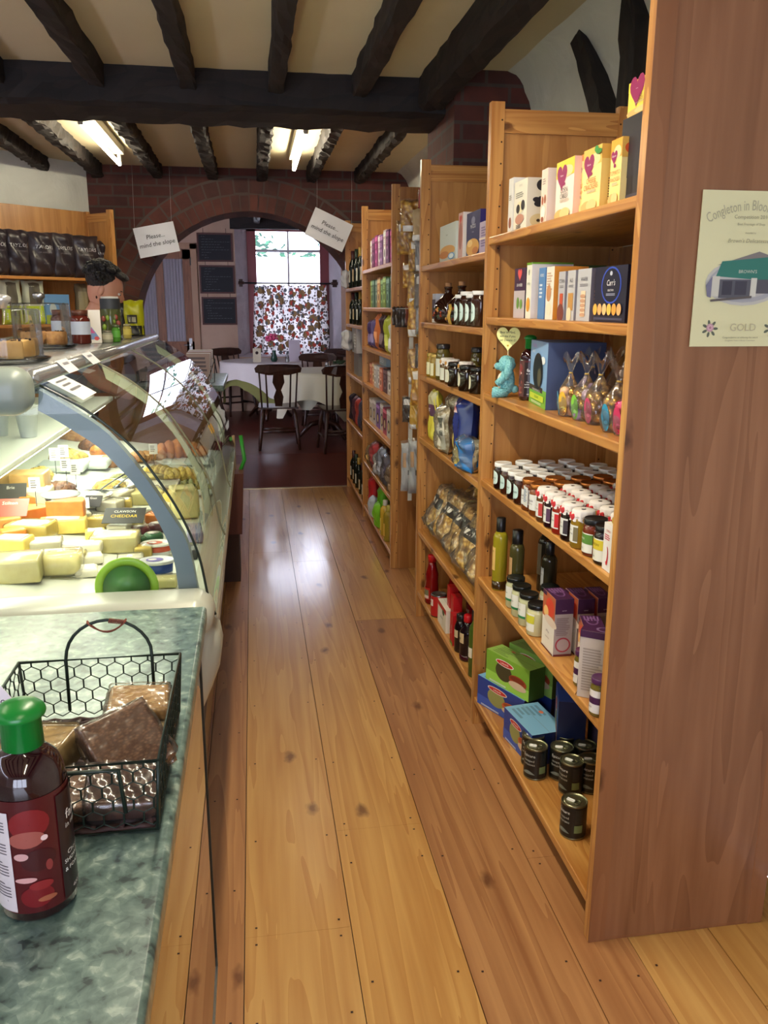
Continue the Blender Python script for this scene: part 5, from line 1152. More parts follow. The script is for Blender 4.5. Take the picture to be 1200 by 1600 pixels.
foodbag('pasta_bag', .18, .26, .08, P((40, 36, 34), .25), 'black and white pasta bag standing at the near end above the pile', 'pasta bag', (1.02, 3.02, z+.0), group=GP, label=[(.1, .4, .8, .6, (226, 226, 226))], seed=31)
z = ZB[5]; G = 'sauces and packets on the bottom shelf of the second bay'
def ketchup(x, y, lab, H=.25, r=.034, c=(120, 16, 16)):
    e = empty('sauce_bottle', (x, y, z+.001), FZ)
    MB().lathe([(r*.9, 0), (r, .006), (r*1.02, H*.3), (r*.92, H*.48), (r*.96, H*.6), (r*.62, H*.78), (r*.5, H*.88)], P(c, .12), 22).build('bottle', e)
    MB().lathe([(r*.62, H*.86), (r*.64, H*.99), (r*.58, H), (0, H)], P((196, 20, 28), .35), 18).build('cap', e)
    m = MB(); arc_label(m, r*1.02, H*.1, H*.34, -1.1, 1.1, P((170, 24, 24), .4)); arc_label(m, r*1.02, H*.16, H*.3, -.2, .9, P((120, 120, 90), .4), k=.001); arc_label(m, r*1.02, H*.12, H*.18, -1.1, .9, P((226, 200, 190), .4), k=.0012)
    arc_text(m, r*1.02, 'Cirio', H*.26, .02, P((240, 226, 220), .4), off=-.55, k=.0014); m.build('label', e); tag(e, lab, 'bottle', G)
ketchup(.845, 3.86, 'red passata bottle with a red cap at the far left of the bottom shelf'); ketchup(.93, 3.72, 'red passata bottle standing behind the tin of tomatoes', .24)
def stin(x, y, h, r, c, lab, top=(70, 66, 60)):
    e = empty('tomato_tin', (x, y, z+.001), FZ); MB().lathe([(r, 0), (r, h-.002), (r*.97, h), (r*.93, h-.003), (0, h-.004)], P((150, 150, 146), .25, .9), 22).build('can', e)
    m = MB(); arc_label(m, r, .006, h-.006, -pi, pi, P(c, .4), 28, .0005); arc_label(m, r, h*.5, h*.8, -1.2, .6, P((230, 216, 206), .4), k=.0012); arc_label(m, r, h*.62, h*.72, -1.0, .2, P((190, 40, 40), .4), k=.0016); m.build('label', e); tag(e, lab, 'tin', G)
stin(.84, 3.68, .11, .037, (176, 30, 30), 'red tomato tin on the bottom shelf of the second bay'); stin(.95, 3.42, .16, .04, (150, 28, 30), 'tall dark red tin behind the purée tubes')
o = carton('carton', .17, .05, .11, (226, 220, 206), F=[('r', 0, .8, 1, 1, (190, 40, 40)), ('p', [(.1, .1), (.5, .1), (.7, .7), (.2, .8)], (236, 232, 224)), ('t', .5, .45, .16, 'passata', (60, 90, 60), .6), ('e', .7, .75, .12, .12, (60, 90, 60))], loc=(.822, 3.53, z+.001)); tag(o, 'low white and red passata carton at the shelf edge', 'box', G)
for k, (x, y, h, l) in enumerate(((.845, 3.50, .21, 'slim red puree box leaning, left of the pair'), (.838, 3.40, .2, 'slim red puree box with white lettering, right of the pair'), (.82, 3.33, .14, 'short red puree box lying low at the shelf edge'))):
    o = carton('puree_box', .05, .04, h, (186, 26, 30), F=[('v', .5, .5, .4, 'Cirio', (240, 220, 210)), ('r', 0, 0, 1, .1, (120, 150, 60))], loc=(x, y, z+.001)); tag(o, l, 'box', G)
oil('sauce_bottle', .034, .2, (26, 14, 20), (190, 24, 34), (206, 180, 140), 'dark cordial bottle with a red cap and cream label', (.85, 3.16, z+.001), group=G, neck=.015, shoulder=.6, lz=(.4, .62), la=1.1, capz=.84, txt=[('Belvoir', .5, .016, (60, 40, 50))], dark=(60, 10, 24))
oil('sauce_bottle', .03, .17, (24, 14, 18), (20, 18, 20), (196, 176, 140), 'small dark bottle with a black cap left of the cordial', (.845, 3.25, z+.001), group=G, neck=.018, shoulder=.66, lz=(.4, .6), la=1.1, capz=.82)
oil('sauce_bottle', .032, .23, (22, 14, 18), (18, 16, 18), None, 'dark bottle standing behind the cordial bottle', (.92, 3.08, z+.001), group=G, neck=.014, shoulder=.62)
oil('sauce_bottle', .028, .28, (70, 92, 34), (40, 40, 36), (226, 220, 206), 'green oil bottle with a white label against the upright', (.84, 3.0, z+.001), group=G, neck=.014, shoulder=.72, lz=(.3, .45), la=1.1, capz=.85)
ketchup(.93, 3.24, 'red ketchup bottle with a bright red cap behind the cordial', .24, .036, (160, 20, 24))

# ================================================================== BAYS PAST THE SNACK BAGS
def row(z, y0, y1, n, cols, hs, name, lab, group, X=.84, d=.09, gap=.004, cat='box', fr=None, seed=0, text=None):
    rd = random.Random(seed); w = (y0-y1)/n
    nm = {tuple(c): l for c, l in cols}; last = {}
    for k in range(n):
        c, cn = cols[k % len(cols)]; h = hs[k % len(hs)]*(1+rd.uniform(-.03, .03)); F_ = fr(c, k, rd) if fr else [('l', .15, .3, .85, .8, 5, tuple(min(255, x+70) for x in c))]
        o = carton(name, w-gap, d, h, c, F=F_, side=tuple(int(x*.9) for x in c), loc=(X+rd.uniform(0, .01), y0-w*(k+.5), z+.001))
        tag(o, lab % (cn, ORD[k] if k < 10 else 'last'), cat, group)
def teaF(c, k, rd):
    l = tuple(min(255, x+80) for x in c); d_ = tuple(int(x*.6) for x in c)
    return [('r', 0, .82, 1, .95, l), ('e', .5, .35, .34, .2, l), ('e', .5, .35, .2, .12, d_), ('l', .15, .6, .85, .75, 3, l)]
z = ZD[0]
row(z, 6.12, 4.98, 9, [((216, 196, 196), 'pale pink'), ((96, 40, 92), 'plum'), ((150, 40, 110), 'magenta'), ((208, 180, 196), 'white and pink'), ((120, 70, 130), 'mauve')], (.2, .2, .21), 'tea_box', '%s tea box, %s from the left on the top shelf of tea', 'tea boxes on the top tea shelf', fr=teaF, seed=1, cat='tea box')
z = ZD[1]
row(z, 6.12, 4.98, 9, [((120, 150, 60), 'lime'), ((70, 110, 90), 'sea green'), ((96, 120, 110), 'grey green'), ((214, 150, 90), 'orange'), ((90, 130, 60), 'leaf green')], (.18, .19), 'tea_box', '%s tea box, %s from the left on the second tea shelf', 'tea boxes on the second tea shelf', fr=teaF, seed=2, cat='tea box')
z = ZD[2]
for k, (y, c, h, l) in enumerate(((6.02, (70, 52, 100), .19, 'purple chocolate bag'), (5.86, (90, 80, 130), .2, 'violet and silver chocolate bag'), (5.66, (196, 110, 60), .24, 'tall orange biscuit bag'), (5.45, (60, 40, 50), .23, 'dark biscuit bag'), (5.25, (170, 180, 60), .23, 'lime green snack bag'), (5.07, (206, 206, 196), .19, 'white snack bag'))):
    foodbag('snack_bag', .15, h, .06, P(c, .3), l+' on the third shelf of the tea bay', 'snack bag', (.85, y, z+.001), group='bags on the third shelf of the tea bay', seed=k+60, label=[(.15, .2, .85, .5, tuple(min(255, x+70) for x in c))])
z = ZD[3]
row(z, 6.14, 5.5, 5, [((214, 120, 90), 'coral'), ((220, 160, 120), 'peach'), ((210, 200, 196), 'white'), ((190, 190, 196), 'grey')], (.15, .16), 'biscuit_box', '%s biscuit box, %s from the left on the fourth tea-bay shelf', 'boxes on the fourth shelf of the tea bay', fr=teaF, seed=3)
row(z, 5.5, 4.98, 3, [((70, 40, 50), 'dark brown'), ((200, 190, 186), 'cream')], (.15,), 'biscuit_box', '%s biscuit box, %s along the right part of the fourth tea-bay shelf', 'boxes on the fourth shelf of the tea bay', fr=teaF, seed=5)
o = carton('carton', .3, .09, .075, (150, 176, 190), F=[('l', .1, .2, .9, .8, 4, (220, 230, 236))], loc=(.86, 5.6, z+.165)); tag(o, 'pale blue carton laid on top of the biscuit boxes', 'box')
z = ZD[4]
row(z, 6.12, 4.98, 7, [((214, 210, 206), 'white'), ((206, 200, 200), 'silvery'), ((130, 90, 170), 'violet'), ((216, 206, 196), 'cream'), ((170, 60, 90), 'crimson')], (.17, .18), 'sweet_box', '%s confectionery box, %s from the left on the fifth tea-bay shelf', 'boxes on the fifth shelf of the tea bay', fr=lambda c, k, rd: [('e', .5, .4, .34, .24, (50, 50, 60)), ('e', .5, .4, .22, .16, (220, 200, 160))]+teaF(c, k, rd)[:1], seed=4)
z = ZD[5]
for k, (y, c, h, l) in enumerate(((6.02, (196, 150, 60), .15, 'gold sweet bag'), (5.84, (206, 50, 60), .2, 'red sweet bag'), (5.65, (214, 216, 226), .15, 'white and blue sweet bag'), (5.48, (170, 176, 196), .22, 'silvery clear sweet bag'), (5.28, (96, 90, 110), .2, 'grey sweet bag'), (5.08, (150, 120, 90), .18, 'brown sweet bag'))):
    foodbag('sweet_bag', .16, h, .08, P(c, .25), l+' on the sixth shelf of the tea bay', 'sweet bag', (.855, y, z+.001), group='sweet bags on the sixth shelf of the tea bay', seed=k+70, wrap=CELLO, label=[(.2, .3, .8, .6, tuple(min(255, x+60) for x in c))])
z = ZD[6]
foodbag('crisp_bag', .16, .26, .08, P((176, 30, 40), .3), 'red crisp bag on the bottom shelf of the tea bay', 'crisp bag', (.86, 6.0, z+.001), seed=81)
foodbag('crisp_bag', .15, .15, .07, P((180, 190, 206), .25), 'small silver blue bag on the bottom shelf of the tea bay', 'crisp bag', (.83, 5.83, z+.001), seed=82)
foodbag('crisp_bag', .17, .27, .08, P((90, 160, 30), .3), 'bright green crisp bag at the back of the bottom shelf', 'crisp bag', (.87, 5.62, z+.001), seed=83)
foodbag('crisp_bag', .14, .17, .07, P((120, 190, 40), .3), 'small lime crisp bag in front of the tall green one', 'crisp bag', (.825, 5.54, z+.001), seed=84)
oil('cordial_bottle', .036, .24, (196, 160, 50), (190, 190, 180), (226, 200, 90), 'golden cordial bottle on the bottom shelf of the tea bay', (.84, 5.33, z+.001), neck=.014, lz=(.15, .5), la=.8)
oil('cordial_bottle', .036, .24, (150, 130, 40), (170, 160, 60), (220, 180, 80), 'olive gold cordial bottle nearer the plywood board', (.84, 5.18, z+.001), neck=.014, lz=(.15, .5), la=.8)
# farthest bay: wine and cartons
def wine(x, y, z, lab, c=(16, 24, 18), cap=(60, 16, 24), lc=(206, 206, 196), cat='wine bottle'):
    e = empty('wine_bottle', (x, y, z+.001), FZ-.3); e.scale = (.9, .9, 1 if z > 1.6 else .85); R, H = .037, .3
    MB().lathe([(R*.9, 0), (R, .005), (R, H*.58), (R*.85, H*.66), (.015, H*.76), (.014, H*.97), (.0155, H*.98), (.0155, H), (0, H)], P(c, .1), 20).build('bottle', e)
    MB().lathe([(.0158, H*.78), (.0163, H*.8), (.0163, H+.001), (0, H+.001)], P(cap, .35), 14).build('capsule', e)
    m = MB(); arc_label(m, R, H*.16, H*.48, -1.0, 1.0, P(lc, .5)); arc_label(m, R, H*.3, H*.4, -.6, .6, P(tuple(int(v*.5) for v in lc), .5), k=.0012); m.build('label', e); tag(e, lab, cat, 'wine bottles in the farthest bay')
for z, ys_, l in ((ZE[1], (7.2, 6.95, 6.7, 6.45), 'on the top bottle shelf'), (ZE[2], (7.18, 6.95, 6.7), 'on the second bottle shelf'), (ZE[5], (7.2, 7.02, 6.84, 6.6, 6.4), 'on the bottom shelf')):
    for k, y in enumerate(ys_): wine(.85, y, z, 'dark wine bottle %s of the farthest bay, %s from the left' % (l, ORD[k]), cap=[(60, 16, 24), (20, 40, 26), (150, 120, 50)][k % 3], lc=[(206, 206, 196), (190, 170, 140)][k % 2])
for z, ys_ in ((ZE[4], (7.2, 7.0, 6.8, 6.6, 6.4)),):
    for k, y in enumerate(ys_): foodbag('gift_bag', .15, .24, .08, P([(40, 32, 44), (70, 36, 50), (160, 60, 50), (60, 60, 80), (44, 40, 40)][k], .3), 'dark foil gift bag, %s from the left on the fifth shelf of the farthest bay' % ORD[k], 'gift bag', (.86, y, z+.001), group='gift bags in the farthest bay', seed=90+k)
o = carton('carton', .3, .1, .2, (176, 174, 176), F=[('e', .25, .25, .14, .2, (50, 50, 56)), ('l', .4, .2, .9, .8, 5, (220, 220, 220))], loc=(.83, 6.95, ZE[3]+.188)); tag(o, 'grey printed carton on the fourth shelf of the farthest bay', 'box')
o = carton('carton', .32, .12, .185, (120, 116, 112), loc=(.85, 7.0, ZE[3]+.001)); tag(o, 'dull carton under the grey printed one', 'box')
foodbag('snack_bag', .2, .17, .08, P((206, 206, 210), .15), 'silvery crumpled bag at the edge of the farthest bay', 'snack bag', (.80, 7.2, ZE[3]+.192), seed=99, crumple=.15)
foodbag('snack_bag', .16, .15, .05, P((226, 230, 240), .1, .3), 'shiny clear packet catching the light at the edge of the farthest bay', 'snack bag', (.79, 7.24, ZE[1]+.002), seed=98, crumple=.2)

# ------------------------------------------------------------------ snack bags hung between the bays
e = empty('merchandise_strip', (.93, 4.45, 2.1))
tag(e, 'hanging plastic clip strips that carry the snack bags beside the brick pier', 'clip strip')
for x, y, z0, z1 in ((.87, 4.62, .5, 2.02), (.93, 4.4, .5, 2.1), (.97, 4.2, .6, 2.1)):
    MB().box(x-.012-.93, x+.012-.93, y-4.45, y-4.45+.001, z0-2.1, z1-2.1, P((200, 196, 186), .4)).build('strip', e)
MB().tube([(-.13, .17, -.02), (.07, .17, -.0), (.07, -.3, 0)], .003, STEEL, 6).build('rail', e)
MB().tube([(-.125, .44, -.515), (-.125, .262, -.515), (.06, .262, -.515)], .003, STEEL, 6).build('rail', e)
FOODY, _nt, _b = newmat('yellow_snack_contents'); _v = N(_nt, 'ShaderNodeTexVoronoi', Scale=45.0); _nt.links.new(coords(_nt), _v.inputs['Vector'])
_nt.links.new(ramp(_nt, [(.1, (226, 180, 80)), (.7, (150, 100, 40))], _v.outputs['Distance']), _b.inputs['Base Color']); _b.inputs['Roughness'].default_value = .35; _b.inputs['Coat Weight'].default_value = .7; bump(_nt, _b, _v.outputs['Distance'], -.6, .01)
YB_ = (206, 156, 50); SV = (150, 150, 156); CR = (214, 196, 150); DKB = (60, 48, 40)
hang = [(642, 338, 4.55, .11, .16, YB_, 'yellow dried fruit bag at the top of the strips', 1), (634, 372, 4.62, .1, .17, CR, 'clear bag of pale biscuits at the top left of the strips', 0), (658, 352, 4.4, .10, .16, (176, 152, 116), 'tan bag of nuts beside the topmost yellow bag', 0),
        (650, 400, 4.5, .08, .17, YB_, 'narrow yellow bag in the second row', 1), (660, 400, 4.38, .08, .15, SV, 'silver-grey bag in the second row', 0), (642, 430, 4.6, .1, .13, CR, 'clear bag of pale nuts in the third row', 0), (651, 450, 4.5, .1, .18, YB_, 'yellow bag with a silver corner in the third row', 1), (662, 455, 4.38, .1, .18, (120, 112, 110), 'dull grey bag in the third row', 0),
        (650, 497, 4.48, .1, .2, YB_, 'yellow bag tilted out in the fourth row', 1), (661, 500, 4.38, .08, .15, SV, 'silver-grey bag in the fourth row', 0), (652, 573, 4.45, .11, .19, YB_, 'yellow and white bag in the fifth row', 1), (660, 605, 4.3, .14, .2, (214, 164, 50), 'large golden bag with a white sticker and red seal', 1), (663, 560, 4.4, .1, .15, (84, 76, 74), 'dark bag behind the fifth row', 0),
        (638, 640, 4.55, .07, .14, DKB, 'small clear bag of dark nuts low on the strips', 0), (650, 650, 4.48, .08, .15, (190, 150, 70), 'small golden bag low on the strips', 1), (664, 310, 4.42, .07, .1, (170, 60, 60), 'small red-topped bag at the very top of the strips', 0)]
for k, (px, py, Y, w, h, c, l, lb) in enumerate(hang):
    a = at(px, py, Y=Y); mt = FOODY if c == YB_ or c[0] == 214 else P(c, .22)
    foodbag('snack_bag', w, h, .045, mt, l, 'snack bag', (a.x, Y, a.z-h/2), rz=-.15-.25*(k % 3), group='snack bags hanging on the clip strips', seed=100+k, wrap=CELLO if k % 3 != 2 else None, label=([(.15, .7, .85, .92, (226, 220, 214))] if k % 2 else [(.1, .02, .6, .2, (226, 226, 226))])+([(.4, .25, .6, .42, (190, 50, 40))] if k == 11 else []), crumple=.1)
# little packets of dark sachets on the rail and the clear bags below
for k in range(6):
    a = at(619+k*5, 494+k % 2*3, Y=4.7); foodbag('sachet', .045, .1, .012, P(DKB if k < 4 else (130, 66, 50), .3), 'small dark sachet on the rail, %s from the left' % ORD[k], 'sachet', (a.x, 4.72, a.z-.05), rz=.3, group='small sachets hanging on the plywood board', seed=130+k, wrap=CELLO if k % 2 else None)
for k, (px, py, w, h, l) in enumerate(((640, 730, .1, .28, 'clear cutlery bag, left one low down by the board'), (652, 730, .1, .3, 'clear cutlery bag, right one low down by the board'))):
    a = at(px, py, Y=4.6-.1*k); foodbag('clear_bag', w, h, .03, P((170, 170, 172), .3), l, 'plastic bag', (a.x, 4.6-.1*k, a.z-h/2), rz=-.2, group='clear bags at the bottom of the strips', seed=150+k, wrap=CELLO, label=[(.1, .5, .3, .8, (200, 160, 120)), (.4, .35, .5, .45, (60, 60, 66)), (.65, .35, .75, .45, (60, 60, 66))])

# certificate on the end panel
PAPER = P((222, 220, 178), .35, name='certificate_paper')
e = empty('certificate', (.935, 1.7085, 1.516))
w, h = .226, .32
MB().box(0, w, -.001, .001, 0, h, PAPER).build('sheet', e)
m = MB()
fnp = lambda x, y, e_: (x, -.0012-e_, y)
deco(m, [('e', .5, .42, .40, .15, (196, 196, 190)), ('e', .5, .42, .37, .13, (170, 172, 180)), ('e', .5, .43, .34, .11, (190, 190, 190)),
         ('p', [(.2, .53), (.62, .62), (.95, .55), (.95, .5), (.5, .555)], (130, 126, 126)), ('p', [(.2, .46), (.25, .555), (.72, .585), (.95, .5), (.95, .44), (.6, .44)], (50, 122, 112)), ('t', .52, .49, .03, "BROWN'S", (206, 214, 200), .26),
         ('r', .16, .33, .24, .46, (206, 206, 196)), ('r', .24, .32, .56, .44, (90, 92, 104)), ('r', .27, .34, .37, .43, (60, 60, 76)), ('r', .4, .34, .52, .43, (66, 66, 82)), ('r', .56, .33, .62, .45, (214, 214, 204)), ('r', .62, .35, .9, .44, (84, 84, 96)), ('p', [(.16, .31), (.58, .335), (.58, .32), (.16, .295)], (96, 90, 90)), ('p', [(.1, .4), (.16, .46), (.16, .32), (.12, .33)], (120, 120, 146)),
         ('t', .5, .835, .034, 'Competition 2010', (156, 156, 132), .6), ('t', .5, .79, .022, 'Best Frontage of Shop', (156, 156, 132), .5), ('t', .5, .735, .016, 'Awarded to', (140, 140, 120), .2), ('t', .5, .685, .036, "Brown's Delicatessen", (156, 156, 132), .68, .25),
         ('t', .52, .125, .07, 'GOLD', (188, 182, 152), .36), ('t', .5, .06, .016, 'Congratulations on achieving this award', (120, 120, 104), .55), ('t', .5, .04, .014, "Congleton Town in Bloom Committee", (156, 156, 132), .5),
         ], fnp, w, h)
# arched heading
vs, fs = textmesh('Congleton in Bloom Award'); wd = max(v[0] for v in vs)-min(v[0] for v in vs); s_ = .205/wd
m.add([( w/2+(.19+y*s_*1.6)*sin(x*s_*1.02/.19), -.0024, .10+(.19+y*s_*1.6)*cos(x*s_*1.02/.19)) for x, y in vs], fs, P((176, 174, 148), .5))
for fx, fl in ((.19, 1), (.83, -1)):
    for i in range(7):
        a = i*.9; m.add([fnp(w*fx+.013*cos(a)+.006*cos(a)*cos(t*.785)-.003*sin(a)*sin(t*.785), .038+.013*sin(a)+.006*sin(a)*cos(t*.785)+.003*cos(a)*sin(t*.785), .0006) for t in range(8)], [tuple(range(8))], P((96, 104, 90), .5))
    for i, (r_, c) in enumerate(((.009, (196, 156, 168)), (.006, (214, 178, 190)), (.003, (180, 124, 148)))): m.add([fnp(w*fx+r_*cos(t*.63), .04+r_*sin(t*.63), .001+.0003*i) for t in range(10)], [tuple(range(10))], P(c, .5))
m.build('printed_text_and_picture', e)
tag(e, 'cream laminated GOLD certificate with a shop front picture and roses, on the near end panel', 'certificate')
# ================================================================== REFRIGERATED CASE
Y0C, Y1C = 1.95, 4.42
prof_px = [(62, 602), (133, 640), (200, 692), (240, 740), (280, 800), (310, 866), (326, 934), (337, 960)]
PG = [(-.487, 1.437)]+[(lambda a: (a.x, a.z))(at(x, y, Y=1.93)) for x, y in prof_px]
def smoothp(p, n=5):
    out = []
    for i in range(len(p)-1):
        p0, p1, p2, p3 = p[max(i-1, 0)], p[i], p[i+1], p[min(i+2, len(p)-1)]
        for k in range(n):
            t = k/n; out.append(tuple(.5*(2*p1[d]+(p2[d]-p0[d])*t+(2*p0[d]-5*p1[d]+4*p2[d]-p3[d])*t*t+(-p0[d]+3*p1[d]-3*p2[d]+p3[d])*t**3) for d in (0, 1)))
    return out+[p[-1]]
PGS = smoothp(PG[1:], 6)
ci = smoothp([(lambda a: (a.x, a.z))(at(x, y, Y=1.98)) for x, y in [(62, 640), (93, 657), (117, 672), (150, 693), (175, 716), (220, 766), (252, 820), (272, 870), (281, 926)]], 4)
co = smoothp([(lambda a: (a.x, a.z))(at(x, y, Y=1.98)) for x, y in [(63, 608), (117, 640), (170, 676), (224, 738), (264, 796), (294, 848), (312, 930)]], 4)
case = empty('refrigerated_counter', (-.6, Y0C, 0)); OFF = Vector((-.6, Y0C, 0))
tag(case, 'curved-glass refrigerated cheese counter with white moulded end, left of the aisle', 'display counter')
def cb(m, name, **k):
    o = m.build(name, case, **k); o.location = -OFF; return o
m = MB()
def pane(ya, yb):
    m = MB(); n = len(PGS)
    vs = [(x, y, z) for y in (ya, yb) for x, z in PGS]; m.add(vs, [(i, i+1, n+i+1, n+i) for i in range(n-1)], GLASS, True); return m
for ya, yb in ((1.93, 2.655), (2.663, 3.40), (3.408, 4.44)):
    o = cb(pane(ya, yb), 'front_glass')
EDGE = P((18, 30, 24), .3, name='dark_glass_edge')
for yy in (1.93, 2.659, 3.404): cb(MB().tube([(x, yy, z) for x, z in PGS], .0032, EDGE if yy < 2 else P((96, 92, 74), .4), 5), 'glass_edge')
def rib(y, th, mat, name, inner=ci, outer=co, dx=0):
    m = MB(); a = [(x+dx, z) for x, z in outer]; b = [(x+dx, z) for x, z in inner]; n = min(len(a), len(b))
    ra = [a[round(i*(len(a)-1)/23)] for i in range(24)]; rb = [b[round(i*(len(b)-1)/23)] for i in range(24)]
    vs = [(x, yy, z) for yy in (y, y+th) for x, z in ra+rb]
    fs = []
    for i in range(23):
        fs += [(i, i+1, 24+i+1, 24+i), (48+24+i, 48+24+i+1, 48+i+1, 48+i), (48+i, 48+i+1, i+1, i), (24+i, 24+i+1, 72+i+1, 72+i)]
    fs += [(0, 24, 72, 48), (23, 71, 95, 47)]
    m.add(vs, fs, mat, False); return cb(m, name)
rib(1.965, .035, GREYP, 'end_bracket')
CREAM = P((206, 208, 178), .5, name='cream_rib_plastic')
for y in (2.80, 4.34): rib(y, .03, CREAM, 'glass_rib', [(x+.012, z) for x, z in ci], [(x-.004, z-.004) for x, z in co])
# clear end pane and far pane
for y, nm in ((1.95, 'end_glass'), (4.43, 'end_glass')):
    m = MB(); poly = [(-1.2, .9), (-.16, .9)]+[(x-.01, z) for x, z in PGS[::-1] if z > .9]+[(-1.2, 1.43)]
    m.add([(a, y, b) for a, b in poly], [tuple(range(len(poly)))], glassm('side_glass', (.96, .98, .96), .5)); cb(m, nm)
# top ledge with rounded nosing
LEDGE = P((150, 152, 156), .22, .35, name='glass_topped_ledge')
m = MB().bbox(-1.12, -.485, Y0C+.01, 4.40, 1.438, 1.455, LEDGE, .004); cb(m, 'top_shelf')
m = MB().tube([(-.487, Y0C+.0, 1.442), (-.487, 4.41, 1.442)], .018, P((176, 178, 182), .25, .8), 14); cb(m, 'nosing')
m = MB().bbox(-.98, -.478, 1.86, 1.965, 1.366, 1.470, CAPG, .04, 6); o = cb(m, 'end_cap', bev=.0)
# canopy lamp
m = MB().box(-.66, -.56, 2.0, 4.38, 1.415, 1.437, CASEW); cb(m, 'lamp_housing')
m = MB().tube([(-.60, 2.02, 1.405), (-.60, 4.3, 1.405)], .010, P((246, 255, 226), .5, 0, 14), 10); cb(m, 'lamp_tube')
m = MB().tube([(-.735, 2.02, 1.124), (-.735, 4.25, 1.124)], .009, P((246, 255, 226), .5, 0, 14), 10); cb(m, 'lamp_tube')
# inner shelf, back, deck, sill
m = MB().bbox(-1.16, -.70, 2.0, 4.32, 1.136, 1.158, CASEW, .005); cb(m, 'inner_shelf')
m = MB().box(-1.2, -1.17, 1.97, 4.42, .5, 1.44, P((196, 200, 196), .4)); cb(m, 'rear_wall')
def dz(x): return .852+.1*max(0, min(1, (-x-.2)/.75))
m = MB().grid(lambda u, v: (-.175-1.0*u, 1.97+2.45*v, dz(-.175-1.0*u)), 12, 1, CASEW); cb(m, 'deck')
m = MB().prism([(-.112, .865), (-.175, .885), (-.178, .82), (-.112, .80)], lambda a, b, d: (a, d, b), 1.96, 4.44, P((196, 198, 180), .4)); cb(m, 'sill')
m = MB().prism([(-.117, .865), (-.110, .845), (-.110, .80), (-.125, .785)], lambda a, b, d: (a, d, b), 1.96, 4.45, P((186, 186, 170), .35), False); cb(m, 'front_trim', bev=.006)
m = MB().tube([(-.130, 1.99, .768), (-.130, 4.45, .768)], .013, P((24, 24, 28), .2), 12).tube([(-.119, 1.99, .778), (-.119, 4.45, .778)], .0025, STEEL, 8); cb(m, 'bumper_rail')
m = MB().prism([(-.13, .79), (-.135, .70), (-.17, .45), (-.20, .12), (-1.2, .12), (-1.2, .79)], lambda a, b, d: (a, d, b), 1.97, 4.44, P((92, 70, 54), .4)); cb(m, 'base_cabinet')
m = MB().box(-1.15, -.26, 2.0, 4.4, 0, .12, P((30, 26, 24), .6)); cb(m, 'plinth')
m = MB().bbox(-1.3, -.112, 1.815, 1.975, .848, .94, WHITEP, .045, 8); cb(m, 'end_bumper', bev=0)
def lobe():
    m = MB(); pr = [(-.122, .865), (-.104, .84), (-.098, .80), (-.106, .75), (-.125, .70), (-.155, .63), (-.19, .55), (-.22, .45), (-.235, .3), (-.24, .12)]
    n = 8; vs = []; W_ = []
    for x, z in pr:
        ring = [(-1.25, 1.975), (-1.25, 1.84)]+[(x-.07+.07*sin(radians(t*90/n)), 1.84+.07-.07*cos(radians(t*90/n))) for t in range(n+1)]+[(x, 1.975)]
        W_.append([(a, b, z) for a, b in ring])
    k = len(W_[0]); vs = [p for r_ in W_ for p in r_]
    fs = [(j*k+i, j*k+i+1, (j+1)*k+i+1, (j+1)*k+i) for j in range(len(pr)-1) for i in range(k-1)]+[tuple(range(k))]
    m.add(vs, fs, WHITEP, True); return m
cb(lobe(), 'end_moulding')

# ------------------------------------------------------------------ produce in the case
def deckpt(px, py, lift=0):
    x = -.5
    for _ in range(12): a = at(px, py, Z=dz(x)+lift); x = a.x
    return Vector((a.x, a.y, dz(a.x)+.001+lift))
def cheesemat(name, c, c2, rough=.45, sc=20, b_=.25):
    m, nt, b = newmat(name); n = N(nt, 'ShaderNodeTexNoise', Scale=float(sc), Detail=4.0); nt.links.new(coords(nt), n.inputs['Vector'])
    nt.links.new(ramp(nt, [(.35, c), (.7, c2)], n.outputs[0]), b.inputs['Base Color']); b.inputs['Roughness'].default_value = rough
    b.inputs['Coat Weight'].default_value = .2
    bump(nt, b, n.outputs[0], b_, .01); return m
CH = dict(pale=cheesemat('pale_cheese', (236, 226, 160), (222, 206, 132)), butter=cheesemat('butter_yellow_cheese', (234, 210, 110), (220, 190, 84)), orange=cheesemat('orange_cheese', (228, 140, 56), (212, 116, 40)),
          tan=cheesemat('tan_hard_cheese', (206, 166, 104), (186, 142, 80)), white=cheesemat('white_cheese', (236, 232, 214), (222, 216, 190)), pastry=cheesemat('golden_pastry', (206, 130, 56), (158, 84, 30), .5, 30, .8),
          bread=cheesemat('bread_crust', (196, 148, 90), (150, 98, 54), .7, 40, .8), quiche=cheesemat('crumbly_filling', (222, 196, 96), (150, 120, 60), .7, 70, 1.0), brown=cheesemat('dark_crumb', (130, 84, 50), (80, 50, 34), .7, 60, 1.0),
          blue=cheesemat('blue_veined_cheese', (226, 226, 200), (130, 140, 140), .5, 40), olive=cheesemat('olive_salad', (150, 150, 70), (90, 96, 44), .4, 60, 1))
def wonk(o, s, seed):
    rd = random.Random(seed)
    for v in o.data.vertices: v.co += Vector([rd.uniform(-s, s) for _ in range(3)])
    return o
def block(px, py, w, d, h, mat, lab, cat='cheese', rz=0, group='cheeses in the refrigerated counter', lift=0, name='cheese_block', top=None, wrapm=None, tilt=0, r=.006):
    p = deckpt(px, py, lift); m = MB().bbox(-w/2, w/2, 0, d, 0, h, CH.get(mat, None) or mat, r, 3)
    if top: m.box(-w*.36, w*.36, d*.1, d*.9, h, h+.0012, P(top, .4))
    o = m.build(name, None, p, rz); 
    if tilt: o.rotation_euler = (0, tilt, rz); o.location.z += abs(sin(tilt))*w/2
    if wrapm: MB().bbox(-w/2-.003, w/2+.003, -.003, d+.003, 0, h+.004, wrapm, .008, 3).build('clear_wrap', o)
    return tag(o, lab, cat, group)
